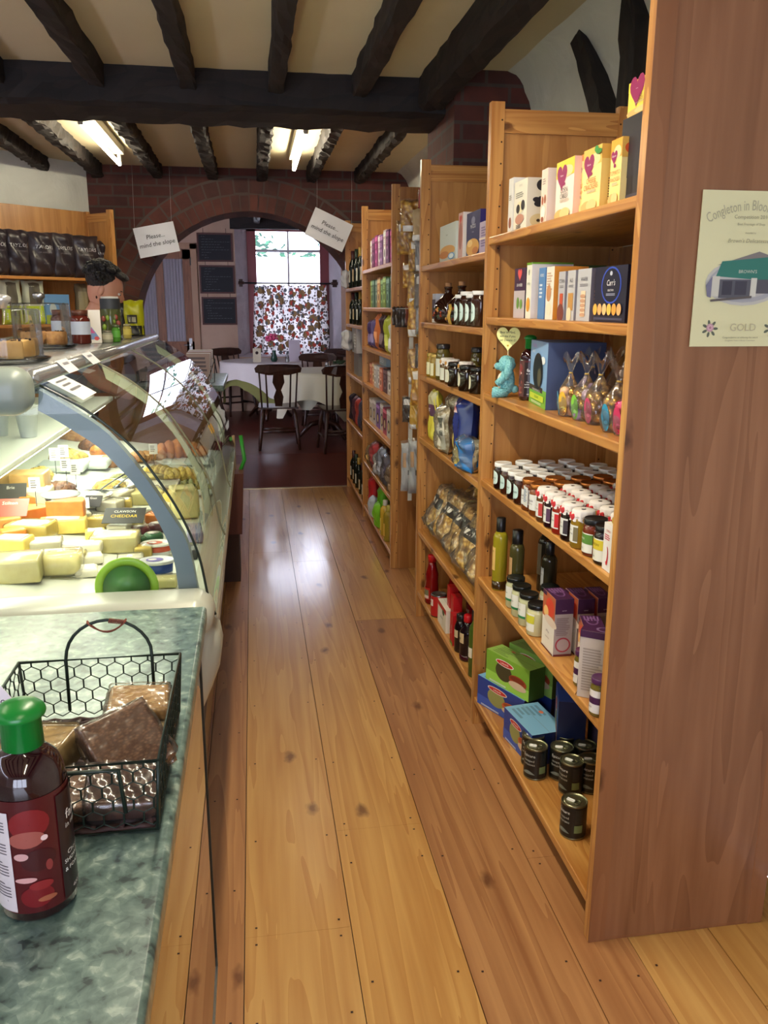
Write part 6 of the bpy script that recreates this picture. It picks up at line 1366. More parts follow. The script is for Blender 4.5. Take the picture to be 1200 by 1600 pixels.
def wedge(px, py, r, ang, h, mat, lab, rz=0, lift=0, rind=None, group='cheeses in the refrigerated counter', stand=False):
    p = deckpt(px, py, lift); m = MB(); n = 8
    poly = [(0, 0)]+[(r*cos(-ang/2+ang*i/n), r*sin(-ang/2+ang*i/n)) for i in range(n+1)]
    m.prism(poly, (lambda a, b, d: (a, b, d)) if not stand else (lambda a, b, d: (a, d, b+r*sin(ang/2))), 0, h, CH[mat])
    o = m.build('cheese_wedge', None, p, rz, bev=.003)
    if rind:
        q = MB(); q.grid(lambda u, v: ((r+.0012)*cos(-ang/2+ang*u), (r+.0012)*sin(-ang/2+ang*u), h*v), 8, 1, P(rind, .5))
        if not stand: q.build('rind', o)
    return tag(o, lab, 'cheese', group)
Fd = 'foods in the refrigerated counter'
# front (near end) row
block(26, 914, .115, .10, .06, 'pale', 'pale yellow cheese block at the near left corner of the counter', rz=.1, wrapm=FILM)
block(82, 905, .14, .07, .062, 'pale', 'film-wrapped roll of pale cheese in the front row', rz=.06, wrapm=FILM, r=.028, name='cheese_roll')
block(178, 866, .135, .09, .05, 'pale', 'large pale cheese slab with a white paper top near the green disc', top=(236, 234, 222), wrapm=FILM)
block(110, 868, .17, .05, .03, 'white', 'white cheese in printed paper with a small blue mark', top=(232, 232, 238))
block(40, 845, .13, .08, .045, 'butter', 'yellow cheese block with a white label, left of centre', top=(230, 228, 220), rz=-.2, wrapm=FILM)
block(98, 836, .14, .07, .045, 'butter', 'orange-edged yellow cheese bar in the middle of the counter', rz=.1, top=(236, 226, 200))
block(8, 834, .1, .07, .045, 'orange', 'deep yellow cheese at the left edge of the counter', rz=.3)
block(160, 826, .17, .05, .035, 'butter', 'long yellow cheese bar behind the pale slab', rz=.05, wrapm=FILM)
wedge(34, 822, .11, .9, .045, 'orange', 'orange cheese wedge lying flat, left of the orange pile', rz=1.2, rind=(226, 190, 60))
wedge(72, 808, .12, .75, .05, 'orange', 'orange cheese wedge on top of the orange pile', rz=.2, lift=.035)
wedge(58, 800, .12, .7, .05, 'orange', 'orange cheese wedge pointing left in the orange pile', rz=2.6, lift=.0)
wedge(84, 802, .11, .8, .045, 'orange', 'orange cheese wedge leaning right in the orange pile', rz=-.5)
block(46, 790, .13, .09, .05, 'white', 'orange cheese with a white paper lid behind the orange wedges', top=(238, 236, 226))
def tcard(px, py, w, h, c, lines, lab, rz=0, lean=-.9, lift=.03, tc=(236, 230, 200)):
    p = deckpt(px, py, lift); m = MB().box(-w/2, w/2, -.001, .001, 0, h, P(c, .4))
    for i, (t, s_, cc) in enumerate(lines): m.text(t, s_, lambda x, y: (x, -.0016, h*(.74-.3*i)+y), P(cc, .5), width=w*.85)
    o = m.build('price_card', None, p); o.rotation_euler = (lean, 0, rz); return tag(o, lab, 'label card', 'label cards in the refrigerated counter')
tcard(191, 818, .13, .07, (34, 32, 34), (('CLAWSON', .014, (220, 220, 216)), ('CHEDDAR', .018, (226, 190, 50))), 'black label card with yellow lettering lying on the cheeses', -.1, -1.05, .045)
tcard(16, 782, .1, .06, (70, 68, 66), (('Brie', .016, (210, 206, 196)),), 'dark grey label card at the left of the cheeses', .05, -.6)
tcard(12, 808, .11, .07, (190, 90, 80), (('Stilton', .018, (240, 220, 210)),), 'red and white label card on the left slab', 0, -.9, .045)
tcard(118, 796, .09, .05, (214, 212, 206), (('Cheddar', .014, (170, 40, 50)),), 'white label card with red print left of the black card', .2, -1.0)
tcard(143, 792, .06, .045, (60, 56, 56), (('Goat', .012, (220, 214, 206)),), 'small black label card behind the white one', -.2, -.8)
for px, py, c, l in ((214, 852, (52, 92, 60), 'green-waxed cheese truckle left of the two'), (240, 846, (56, 98, 64), 'green-waxed cheese truckle right of the two'), (219, 836, (100, 44, 50), 'dark red-waxed cheese truckle, left'), (246, 830, (86, 40, 46), 'dark red-waxed cheese truckle, right'), (196, 808, (120, 50, 56), 'maroon cheese truckle behind the black label card')):
    p = deckpt(px, py); e = empty('cheese_truckle', p); MB().lathe([(.026, 0), (.031, .006), (.032, .014), (.029, .024), (.024, .028), (0, .029)], P(c, .3), 20).build('wax', e); MB().lathe([(.019, .0288), (0, .0295)], P((206, 196, 190), .5), 16).build('top_label', e); tag(e, l, 'cheese', 'waxed cheese truckles')
def tub(px, py, r, h, bc, lc, mark, lab, X=1.35, lift=0):
    p = deckpt(px, py, lift); e = empty('cheese_tub', p)
    MB().lathe([(r*.82, 0), (r*.9, h*.9)], P(bc, .35), 26, sx=X).lathe([(r*.83, .0), (r*.86, h*.35)], P((226, 226, 226), .3), 26, sx=X*1.004, sy=1.004, cap=False).build('tub', e)
    MB().lathe([(r*.97, h*.86), (r, h*.9), (r, h), (r*.96, h+.002), (r*.9, h), (0, h)], P(lc, .35), 28, sx=X).build('lid', e)
    m = MB(); m.add([(X*r*.5*cos(t*.52)-.006, r*.5*sin(t*.52), h+.0012) for t in range(12)], [tuple(range(12))], P(mark, .4)).add([(X*r*.25*cos(t*.52)-.012, r*.25*sin(t*.52), h+.0018) for t in range(12)], [tuple(range(12))], P((230, 220, 226), .4)); m.build('lid_print', e)
    return tag(e, lab, 'cheese tub', 'soft cheese tubs')
tub(247, 902, .036, .05, (46, 78, 156), (226, 226, 232), (120, 100, 190), 'blue and white soft cheese tub with a purple lid print', lift=.0)
tub(246, 866, .036, .035, (214, 90, 60), (232, 228, 222), (214, 90, 60), 'white soft cheese tub with an orange lid print, behind the blue one')
block(255, 921, .07, .05, .025, 'pale', 'small pale cheese sitting below the blue tub', wrapm=FILM)
block(224, 872, .05, .05, .03, 'butter', 'small yellow cheese beside the tubs', wrapm=FILM)
o = MB().lathe([(0, 0), (.056, .0), (.058, .004), (.074, .005), (.076, .002), (.074, -.002), (0, -.003)], P((150, 196, 60), .3), 48).lathe([(.056, .0065), (0, .0066)], P((76, 134, 66), .3), 40)
o.text('fresh', .016, lambda x, y: (x, -.045+y*1, .0072), P((130, 180, 90), .4))
o = o.build('green_plate', None, (-.325, 2.0, .93)); o.rotation_euler = (pi/2, 0, 0); tag(o, 'round green disc with a lighter rim standing upright at the near end of the counter', 'disc')
# middle
block(8, 774, .12, .12, .07, 'tan', 'tan hard cheese block at the far left of the counter', rz=-.2)
block(44, 783, .12, .1, .095, 'tan', 'cream-sided hard cheese block standing behind the orange wedges')
def mound(px, py, r, h, mat, lab, cat='food', dish=None, seed=0, group=Fd, n=10, sx=1.0, name='food_mound'):
    p = deckpt(px, py); e = empty(name, p); rd = random.Random(seed); m = MB()
    base = .0
    if dish:
        kind, c = dish; R = r*1.25; H = .045
        dm = SHEER if c is None else P(c, .3)
        if kind == 'bowl': MB().lathe([(R*.45, 0), (R*.8, H*.5), (R*1.08, H), (R*1.12, H), (R*.84, H*.42), (R*.4, .005), (0, .005)], dm, 28, cap=False).build('bowl', e)
        else: MB().bbox(-R*1.15*sx, R*1.15*sx, -R, R, 0, .012, dm, .008).build('tray', e)
        base = .012
    m.ell((0, 0, base+h*.25), (r*sx, r, h*.7), CH[mat], 16, 10, .22, seed)
    for i in range(n): a, q = rd.uniform(0, 6.28), rd.uniform(.1, .85); m.ell((r*sx*q*cos(a), r*q*sin(a), base+h*(.85-.45*q)), (r*.24, r*.2, r*.16), CH[mat], 8, 6, .3, i)
    m.build('food', e)
    return tag(e, lab, cat, group)
mound(63, 748, .05, .05, 'quiche', 'yellow crumbly salad heap behind the standing cheese block', seed=1)
mound(90, 772, .055, .05, 'brown', 'brown crumbly savoury heap beside the tall cheese block', seed=2, sx=1.3)
p = deckpt(98, 800); e = empty('glass_dish', p); MB().lathe([(.045, 0), (.05, .04), (.055, .06)], SHEER, 26, cap=False).build('dish', e); MB().lathe([(.062, .058), (.064, .063), (.03, .068), (0, .069)], P((206, 220, 226), .2), 28).build('lid', e); m = MB()
for i in range(12): m.ell((.03*cos(i*2.4), .03*sin(i*2.4), .012+.02*(i % 2)), (.012, .01, .009), CH['pale'], 8, 5)
m.build('contents', e); tag(e, 'glass dish with a pale blue-white lid in the middle of the counter', 'dish')
mound(140, 792, .06, .045, 'white', 'clear bowl of creamy salad with a spoon', dish=('bowl', None), seed=3, n=20)
mound(172, 775, .07, .05, 'quiche', 'white bowl of pale noodle salad with serving tongs', dish=('bowl', (226, 228, 226)), seed=4, n=26)
mound(190, 760, .05, .04, 'olive', 'white bowl of olive salad near the ribs', dish=('bowl', (226, 226, 220)), seed=5)
for (px, py, dx, dy, l) in ((150, 770, .10, .07, 'steel serving spoon resting in the clear bowl'), (182, 760, .09, .09, 'steel serving tongs resting in the noodle salad')):
    p = deckpt(px, py, .05); m = MB().tube([(0, 0, 0), (dx*.5, dy*.5, .03), (dx, dy, .055)], .003, P((120, 124, 126), .25, .9), 8).ell((0, 0, -.002), (.016, .022, .006), P((120, 124, 126), .25, .9), 10, 6)
    tag(m.build('serving_spoon', None, p), l, 'spoon', 'serving spoons in the counter')
for px, py, w, d, l in ((92, 740, .2, .16, 'white enamel tray at the back left of the counter'), (130, 735, .2, .2, 'white enamel tray in the middle distance')):
    p = deckpt(px, py); R_ = MB().bbox(-w/2, w/2, 0, d, 0, .03, P((196, 204, 200), .3), .012, 3).box(-w/2+.01, w/2-.01, .01, d-.01, .03, .0305, P((170, 180, 178), .3)); tag(R_.build('food_tray', None, p), l, 'tray', 'white trays in the counter')
for (px, py, r, h, mat, l, sx) in ((108, 722, .065, .06, 'quiche', 'crumbly golden quiche on the left tray', 1.2), (125, 686, .08, .06, 'bread', 'pale bread roll at the back of the counter', 1.3), (142, 702, .05, .055, 'brown', 'brown pie beside the quiche', 1.1), (158, 712, .05, .06, 'pastry', 'golden pasty behind the noodle salad', 1.0), (170, 728, .045, .05, 'bread', 'scotch egg in the white dish', 1.0)):
    mound(px, py, r, h, mat, l, seed=px, sx=sx, n=6)
def croissant(px, py, L_, lab, seed, rz, mat='pastry', h=.05, w=.05):
    p = deckpt(px, py); m = MB(); rd = random.Random(seed)
    for i in range(7):
        t = (i-3)/3.2; m.ell((t*L_/2, -.03*t*t, h*.5*(1-.35*t*t)), (L_*.13, w*(1-.55*t*t), h*.55*(1-.5*t*t)), CH[mat], 12, 8, .1, seed+i)
    o = m.build('pastry', None, p, rz); return tag(o, lab, 'pastry', 'pastries at the far end of the counter')
croissant(278, 716, .24, 'large glazed golden pastry at the far end of the counter', 1, .2, w=.08, h=.09)
croissant(250, 745, .16, 'flaky yellow pastry left of the tray of pastries', 2, -.3, 'quiche'); croissant(285, 752, .17, 'flaky yellow pastry with a dark filling, nearest the glass', 3, .3, 'quiche', .06)
croissant(300, 768, .14, 'smaller flaky pastry with a green filling at the glass', 4, .1, 'olive', .05); croissant(220, 722, .17, 'pale pastry behind the rib', 5, .5, 'bread')
for px, py, w, d, l in ((285, 728, .24, .3, 'white tray under the golden pastry'), (292, 776, .2, .24, 'white tray of flaky pastries against the glass')):
    p = deckpt(px, py); tag(MB().bbox(-w/2, w/2, 0, d, .0, .014, P((206, 214, 208), .3), .006, 2).build('food_tray', None, p-Vector((0, 0, .0))), l, 'tray', 'white trays in the counter')
wonk(block(293, 812, .09, .09, .11, 'pale', 'big torn chunk of pale cheese close to the curved glass', rz=.3, r=.012), .004, 4)
wonk(block(270, 806, .07, .09, .08, 'butter', 'broken piece of yellow cheese beside the torn chunk', rz=-.2, r=.01), .003, 5)
for k, (px, py, l) in enumerate(((255, 778, 'left stack of wrapped cheeses in the middle of the counter'), (232, 790, 'pale wrapped cheese between the ribs'), (216, 772, 'white wrapped cheese behind the grey bracket'), (240, 765, 'flat wrapped cheese with a price ticket'), (200, 790, 'white-papered cheese behind the black card'))):
    block(px, py, .12, .1, .05, ['white', 'pale', 'white', 'pale', 'white'][k], l, rz=.3*k, wrapm=FILM)
block(306, 850, .05, .14, .035, P((150, 146, 176), .3), 'grey-lilac packet lying along the front glass', 'packet', rz=.1)
block(300, 876, .035, .1, .03, P((50, 48, 50), .3), 'dark packet lying along the front glass', 'packet', rz=.1)
def ticket(px, py, lift, lab, c=(230, 230, 224), w=.035, h=.045):
    p = deckpt(px, py, lift); m = MB().box(-w/2, w/2, -.0006, .0006, 0, h, P(c, .5)); deco(m, [('l', .15, .2, .85, .85, 4, (120, 120, 120))], lambda x, y, e_: (x-w/2, -.0008-e_, y), w, h); m.tube([(0, .001, -.05), (0, .001, 0)], .0012, BLACKP, 5)
    tag(m.build('price_ticket', None, p), lab, 'price ticket', 'price tickets in the counter')
for k, (px, py, lf, l) in enumerate(((55, 748, .1, 'yellowish price ticket hanging from the inner shelf edge'), (118, 722, .08, 'price ticket on the quiche'), (86, 700, .14, 'white price ticket, left of two at the back'), (100, 695, .14, 'white price ticket, right of two at the back'), (240, 690, .1, 'price ticket before the golden pastry'), (103, 716, .1, 'white ticket beside the bread roll'))):
    ticket(px, py+20, lf, l)
# more wrapped pieces filling the gaps
SC_ = (('white', (236, 236, 230), 'white-papered'), ('pale', None, 'pale film-wrapped'), ('butter', (226, 222, 206), 'yellow paper-topped'), ('orange', None, 'deep orange'), ('blue', None, 'blue-veined'), ('white', None, 'soft white'))
for k, (px, py, w, d, h, c, rz_, wh) in enumerate(((136, 904, .06, .06, .022, 0, .2, 'just left of the green disc'), (100, 884, .1, .05, .03, 1, -.1, 'behind the wrapped roll'), (140, 884, .08, .05, .026, 5, .3, 'behind the left rim of the green disc'), (62, 866, .12, .06, .034, 0, .15, 'second row from the front, left part'), (12, 866, .1, .07, .04, 2, -.2, 'at the left edge, second row'), (204, 884, .07, .05, .022, 5, .1, 'between the slab and the blue tub'), (216, 902, .06, .04, .02, 1, -.2, 'right behind the green disc'),
        (126, 822, .08, .06, .04, 4, .5, 'under the black label card, left'), (150, 846, .06, .05, .03, 2, .2, 'left of the large pale slab'), (112, 812, .07, .06, .04, 3, .8, 'right of the orange pile'), (182, 836, .07, .05, .03, 0, -.3, 'in front of the black label card'), (206, 822, .08, .05, .03, 1, .2, 'behind the waxed truckles'), (226, 812, .07, .06, .035, 4, .4, 'behind the grey bracket, middle'), (166, 802, .08, .06, .04, 5, -.4, 'beneath the far edge of the black card'), (70, 778, .07, .05, .04, 1, .3, 'beside the standing block'), (190, 800, .07, .06, .04, 2, .1, 'left of the maroon truckle'),
        (252, 806, .07, .07, .045, 0, .2, 'against the inner side of the bracket'), (240, 820, .06, .06, .035, 3, -.3, 'next to the dark red truckles'), (24, 850, .07, .05, .04, 3, .4, 'wedged at the left behind the front block'), (268, 790, .08, .06, .05, 1, -.2, 'left of the torn chunk'))):
    mt, tp, nm = SC_[c]; block(px, py, w, d, h, mt, '%s cheese piece %s' % (nm, wh), rz=rz_, top=tp, wrapm=FILM if k % 2 else None, name='cheese_piece')
# cups on the inner shelf
def cups(px, py, n, lab, r=.03):
    a = at(px, py, Z=1.16); e = empty('cup_stack', (a.x, a.y, 1.159))
    for k in range(n): MB().lathe([(r*.72, .007*k), (r, .075+.007*k), (r*1.06, .077+.007*k), (r*1.06, .080+.007*k)], CUP, 22, cap=False).build('cup', e)
    tag(e, lab, 'cup stack', 'stacks of plastic cups in the counter')
cups(45, 682, 5, 'stack of frosted plastic cups on the inner shelf below the grey end cap', .036); cups(2, 680, 4, 'stack of frosted cups cut by the left edge of the view', .03)
# notice on the glass
def onglass(u0, u1, y0, y1, name, lab, cat, lines=0, c=(226, 226, 230)):
    m = MB(); q = [PGS[i] for i in range(u0, u1)]; n = len(q); L2 = .004
    vs = [(x+L2*.6, y, z+L2) for y in (y0, y1) for x, z in q]; m.add(vs, [(i, i+1, n+i+1, n+i) for i in range(n-1)], P(c, .4), True)
    for k in range(lines):
        i = 1+k*max(1, (n-2)//lines); (x, z), (x2, z2) = q[min(i, n-2)], q[min(i+1, n-1)]
        dx, dz_ = (x2-x)*.3, (z2-z)*.3
        m.add([(x+.0032, y0+.03, z+.0052), (x+.0032, y1-.03-.03*(k % 2), z+.0052), (x+dx+.0032, y1-.03-.03*(k % 2), z+dz_+.0052), (x+dx+.0032, y0+.03, z+dz_+.0052)], [(0, 1, 2, 3)], P((110, 110, 116), .5))
    return tag(m.build(name, None), lab, cat)
onglass(0, 6, 1.99, 2.16, 'notice', 'white notice with grey text lying on the near top of the curved glass', 'notice', 3)
onglass(24, 27, 3.36, 3.44, 'sticker', 'small orange sticker on the seam of the curved glass', 'sticker', 0, (226, 170, 50))
for px, py, l in ((93, 566, 'small white price tag on the ledge edge, nearer one'), (132, 555, 'small white price tag on the ledge edge, further one')):
    a = at(px, py, X=-.48); m = MB().add([(0, 0, 0), (0, .12, 0), (.03, .12, -.03), (.03, 0, -.03)], [(0, 1, 2, 3)], P((214, 214, 222), .4)).add([(.008, .03, -.0065), (.008, .09, -.0065), (.013, .09, -.0115), (.013, .03, -.0115)], [(0, 1, 2, 3)], P((130, 130, 140), .5)); tag(m.build('price_tag', None, (a.x, a.y-.04, 1.466)), l, 'price tag', 'price tags on the counter ledge')

# ------------------------------------------------------------------ things on the ledge
ZL = 1.4555
def dome(x, y, r, h, lab, knobc, food, seed):
    e = empty('cake_dome', (x, y, ZL))
    MB().lathe([(r*.5, 0), (r*1.1, .004), (r*1.2, .012), (r*1.2, .015), (r*1.0, .012), (0, .01)], SHEER, 36, cap=False).build('plate', e)
    MB().lathe([(r, .014), (r, h-.006), (r*.97, h), (r*.2, h+.002)], glassm('dome_glass', (.97, .98, .98), .8, .03, 1.45), 40, cap=False).lathe([(r*1.003, .014), (r*1.02, .017), (r*1.003, .02)], SHEER, 40, cap=False).build('dome', e)
    MB().lathe([(.008, h), (.011, h+.012), (.019, h+.018), (.02, h+.028), (.012, h+.034), (0, h+.035)], knobc, 18).build('knob', e)
    tag(e, lab, 'cake dome', 'clear cake domes on the counter ledge')
    rd = random.Random(seed)
    c = empty('cake', (x, y, ZL+.013)); 
    for k in range(3):
        a = k*2.1+seed; m = MB().bbox(-.03, .03, -.022, .022, 0, .045, CH[food], .006, 2)
        for q in range(8): m.ell((rd.uniform(-.025, .025), rd.uniform(-.02, .02), .045), (.004, .004, .003), P((50, 34, 30), .6), 6, 4)
        m.build('slice', c, (r*.5*cos(a), r*.5*sin(a), 0), a)
    tag(c, 'cut fruit cake slices under the %s' % lab, 'cake')
dome(-.615, 2.26, .085, .135, 'nearest clear cake dome, cut by the left edge', P((206, 206, 206), .15, .6), 'tan', 1)
dome(-.70, 3.0, .092, .15, 'further clear cake dome with a chrome knob', STEEL, 'bread', 2)
def ljar(px0, px1, pyb, pyt, c, lab, lc=(176, 186, 206), lid=(90, 50, 36), Y=None, lids=True, name='sauce_jar', lz=(.28, .66)):
    a = at((px0+px1)/2, pyb, Z=ZL); Y = Y or a.y; b = at((px0+px1)/2, pyb, Y=Y); r = (px1-px0)/2/FPX*Y*1.0; H = (pyb-pyt)/FPX*Y*.97
    X = at((px0+px1)/2, pyb, Y=Y).x
    e = empty(name, (X, Y, ZL+.001), .2); MB().lathe([(r*.9, 0), (r, .005), (r, H*.72), (r*.8, H*.84)], P(c, .12) if not hasattr(c, 'node_tree') else c, 22).build('jar_body', e)
    MB().lathe([(r*.82, H*.84), (r*.84, H*.99), (0, H)], P(lid, .3), 20).build('lid', e)
    m = MB(); arc_label(m, r, H*lz[0], H*lz[1], -1.3, 1.3, P(lc, .5)); m.build('label', e); return tag(e, lab, 'jar', 'jars on the counter ledge')
ljar(84, 113, 534, 486, (70, 30, 24), 'brown chutney jar with a pale blue label seen through the dome', Y=3.5)
ljar(114, 142, 537, 487, (84, 30, 22), 'brown chutney jar with a pale blue label, right of the domes', Y=3.35)
a = at(150, 535, Y=3.42); o = carton('carton', .045, .03, .125, (232, 226, 216), F=[('p', [(.1, .1), (.9, .12), (.2, .5)], (120, 150, 200)), ('p', [(.1, .3), (.5, .3), (.1, .5)], (206, 90, 150)), ('e', .6, .14, .2, .06, (206, 80, 80))], loc=(a.x, 3.42, ZL+.001), rz=.15); tag(o, 'white carton with a coloured triangle between the jars', 'box')
e = ljar(161, 190, 528, 462, (72, 78, 44), 'tall jar of pickles with a black and white lid band', Y=3.6, lc=(44, 48, 54), lid=(190, 192, 190), lz=(.72, .95))
m = MB(); rd = random.Random(5)
for i in range(14): m.ell((rd.uniform(-.03, .03), -.036, rd.uniform(.02, .1)), (.009, .004, .012), P([(120, 150, 50), (130, 60, 50), (96, 110, 60)][i % 3], .2), 8, 5)
m.build('pickles', e)
ljar(161, 176, 531, 513, (150, 150, 130), 'small square relish jar in front of the pickles', Y=3.45, lc=(180, 176, 150), lid=(120, 116, 100)); ljar(176, 188, 529, 503, (70, 130, 40), 'small bright green pesto jar', Y=3.5, lc=(90, 160, 60), lid=(80, 90, 60)); ljar(193, 205, 520, 498, (176, 160, 80), 'small golden mustard jar beside the yellow coffee bag', Y=3.85, lc=(206, 190, 90), lid=(150, 146, 110))
a = at(211, 517, Y=4.15); foodbag('coffee_bag', .095, .165, .06, P((176, 176, 20), .35), 'yellow and black coffee bag at the far end of the counter ledge', 'coffee bag', (a.x, 4.15, ZL+.001), rz=-.1, seed=41, gusset=True, label=[(0, 0, 1, .3, (24, 24, 24)), (.22, .36, .72, .6, (46, 44, 40)), (.28, .4, .66, .54, (190, 186, 150))])
a = at(198, 505, Y=4.25); foodbag('coffee_bag', .06, .15, .05, P((34, 34, 34), .35), 'black coffee bag half hidden behind the yellow one', 'coffee bag', (a.x-.01, 4.27, ZL+.001), rz=-.1, seed=42, gusset=True)

# ------------------------------------------------------------------ green worktop beyond the case, with leaflet racks
wt = empty('green_worktop', (-1.2, 5.46, 0)); tag(wt, 'green speckled worktop beyond the far end of the cheese counter', 'worktop')
MB().bbox(-.3, 1.005, 0, 1.02, 1.062, 1.1, LAM, .006, 2).build('top', wt)
MB().box(-.25, .93, .05, .95, 0, 1.062, P((176, 128, 70), .5)).build('cabinet', wt)
def rack(x, y, n, lab, w=.15, h=.22, rz=0, lean=.35, cs=((150, 130, 130), (206, 206, 214), (120, 80, 70), (196, 190, 206))):
    e = empty('leaflet_rack', (x, y, 1.1), rz); m = MB()
    for s_ in (-1, 1): m.tube([(s_*w/2, -.05, .0), (s_*w/2, .12, .0), (s_*w/2, .16, h*.8), (s_*w/2, .0, h*.3), (s_*w/2, -.05, .04), (s_*w/2, -.05, 0)], .003, BLACKP, 5)
    for k in range(4): m.tube([(-w/2, -.05+.05*k, .01+.05*k), (w/2, -.05+.05*k, .01+.05*k)], .003, BLACKP, 5)
    m.build('wire_frame', e)
    tag(e, lab, 'leaflet rack')
    for k in range(n):
        o = MB().box(-w/2+.006, w/2-.006, 0, .002, 0, h, P(cs[k % len(cs)], .4)); deco(o, [('l', .1, .2, .9, .9, 5, (90, 80, 90))], lambda a, b, e_: (a-w/2, -.0006-e_, b), w, h)
        q = o.build('leaflet', None, (x+.004*k, y-.035+.018*k, 1.115+.004*k)); q.rotation_euler = (-lean, 0, rz+.02*k); tag(q, '%s leaflet from the front in the %s' % ((ORD[k] if k else 'first').capitalize(), lab.replace(' of the green worktop', '')), 'leaflet', 'leaflets on the green worktop')
rack(-.37, 5.6, 6, 'card rack nearest the aisle end of the green worktop', .17, .19, -.2)
rack(-.66, 5.75, 4, 'black wire leaflet rack left of the card rack', .2, .27, .2, .5)
# basket and bags on the floor beyond the case
e = empty('shopping_basket', (-.24, 4.9, .0)); MB().prism([(-.14, .3), (.14, .3), (.16, .66), (-.16, .66)], lambda a, b, d: (a, d, b), -.15, .15, P((90, 44, 30), .6)).build('basket', e); MB().box(-.12, .12, -.12, .12, 0, .3, P((60, 36, 26), .7)).build('stand', e)
MB().tube([(.12, .0, .6), (.168, -.02, .72), (.15, 0, .86)], .012, P((50, 150, 50), .4), 8).build('green_strap', e)
tag(e, 'dark basket stand with a green strap just past the end of the case', 'basket')
for k, (x, z_, c, l) in enumerate(((-.2, .68, (150, 30, 30), 'red packet in the basket past the case'), (-.15, .70, (190, 160, 130), 'beige breadstick packet in the basket past the case'), (-.26, .7, (120, 80, 60), 'brown packet in the basket past the case'))):
    foodbag('packet', .06, .2, .04, P(c, .4), l, 'packet', (x, 4.88, .661), rz=.3*k, seed=170+k, rot=(.0, .12*(k-1), .3*k))

# ================================================================== NEAR COUNTER
nc = empty('granite_counter', (-.75, .6, 0)); tag(nc, 'green speckled counter with a glass front in the left foreground', 'counter')
MB().bbox(-1.0, .628, -1.3, 1.185, .912, .95, LAM, .008, 3).build('worktop', nc)
MB().box(-1.0, .1, -1.25, 1.12, 0, .912, P((70, 60, 54), .5)).build('cabinet', nc)
MB().box(.602, .608, -1.25, 1.17, .004, .912, glassm('front_panel_glass', (.93, .96, .94), 1.6)).build('glass_front', nc)
MB().box(.599, .611, 1.17, 1.176, 0, .912, P((30, 34, 32), .3)).box(.599, .611, -1.25, 1.17, 0, .005, STEEL).build('glass_trim', nc)
wash_bottle((-.2575, .85, .9515), .36, 'dark red body wash bottle with a green cap in the left foreground', 1.0).scale = (1.2, 1.2, 1.09)
# wire basket
BZ = .951; bx0, bx1, by0, by1, bh = -.372, -.14, .955, 1.268, .105
WIRE = P((30, 44, 38), .4, .3, name='green_wire'); RAT = P((58, 34, 34), .7, name='dark_rattan')
bk = empty('wire_basket', ((bx0+bx1)/2, (by0+by1)/2, BZ)); tag(bk, 'green wire basket of wrapped slices with a woven base on the speckled counter', 'basket'); BO = Vector(((bx0+bx1)/2, (by0+by1)/2, BZ))
def bb(m, name): o = m.build(name, bk); o.location = -BO; return o
flare = .012
def corner(i, z): # rim corners flare out
    x, y = ((bx0, by0), (bx1, by0), (bx1, by1), (bx0, by1))[i]; k = flare*(z/bh); return Vector((x+(-k if x == bx0 else k)*.6, y+(-k if y == by0 else k)*.6, BZ+z))
m = MB(); m.tube([corner(i, bh) for i in range(4)], .0026, WIRE, 8, True).tube([corner(i, .006) for i in range(4)], .0022, WIRE, 8, True)
for i in range(4): m.tube([corner(i, .006), corner(i, bh)], .0024, WIRE, 8)
bb(m, 'frame')
def hexside(i, j):
    m = MB(); a0, a1, b0, b1 = corner(i, .006), corner(j, .006), corner(i, bh), corner(j, bh); L_ = (a1-a0).length; w = .024; s = w/1.732; rows = int(bh/(1.5*s))+1; colsn = int(L_/w)+1
    def pt(u, v):
        u = max(0, min(L_, u))/L_; v = max(0, min(bh, v))/bh; return a0.lerp(a1, u).lerp(b0.lerp(b1, u), v)
    for r_ in range(-1, rows+1):
        for c_ in range(-1, colsn+1):
            cx = c_*w+(w/2 if r_ % 2 else 0); cy = r_*1.5*s
            P0, P1, P2, P3 = (cx-w/2, cy+s*.5), (cx, cy+s), (cx+w/2, cy+s*.5), (cx+w/2, cy-s*.5)
            for p, q in ((P0, P1), (P1, P2), (P2, P3)):
                if -.2*w < (p[0]+q[0])/2 < L_+.2*w and 0 < (p[1]+q[1])/2 < bh and (pt(*p)-pt(*q)).length > .002: m.tube([pt(*p), pt(*q)], .0009 if (p, q) != (P2, P3) else .0014, WIRE, 5, cap=False)
    return m
for i in range(4): bb(hexside(i, (i+1) % 4), 'wire_mesh')
m = MB()
for k in range(26):
    y = by0+.006+(by1-by0-.012)*k/25; m.tube([(bx0+.004+(bx1-bx0-.008)*t/12, y, BZ+.0065+.0022*(1 if (t+k) % 2 else -1)) for t in range(13)], .0042, RAT, 6)
for k in range(7): x = bx0+.01+(bx1-bx0-.02)*k/6; m.tube([(x, by0+.004, BZ+.008), (x, by1-.004, BZ+.008)], .0035, RAT, 6)
bb(m, 'woven_base')
m = MB(); hy = by1+.008; hc = -.243; hw = .066
m.tube([(hc-hw, hy-.004, BZ+.02), (hc-hw, hy, BZ+bh)]+[(hc-hw*cos(pi*t/14), hy+.004, BZ+bh+.062*sin(pi*t/14)) for t in range(1, 14)]+[(hc+hw, hy, BZ+bh), (hc+hw, hy-.004, BZ+.02)], .0027, WIRE, 8); bb(m, 'handle')
m = MB(); COP = P((120, 56, 40), .5, .2)
for q in range(3): m.tube([(hc+.03*(t-5)/5+.0, hy+.002*(q-1)+.003, BZ+bh+.060+.001*q-.016*(1-((t-5)/5)**2)*(1+.15*q)) for t in range(11)], .0013, COP, 6)
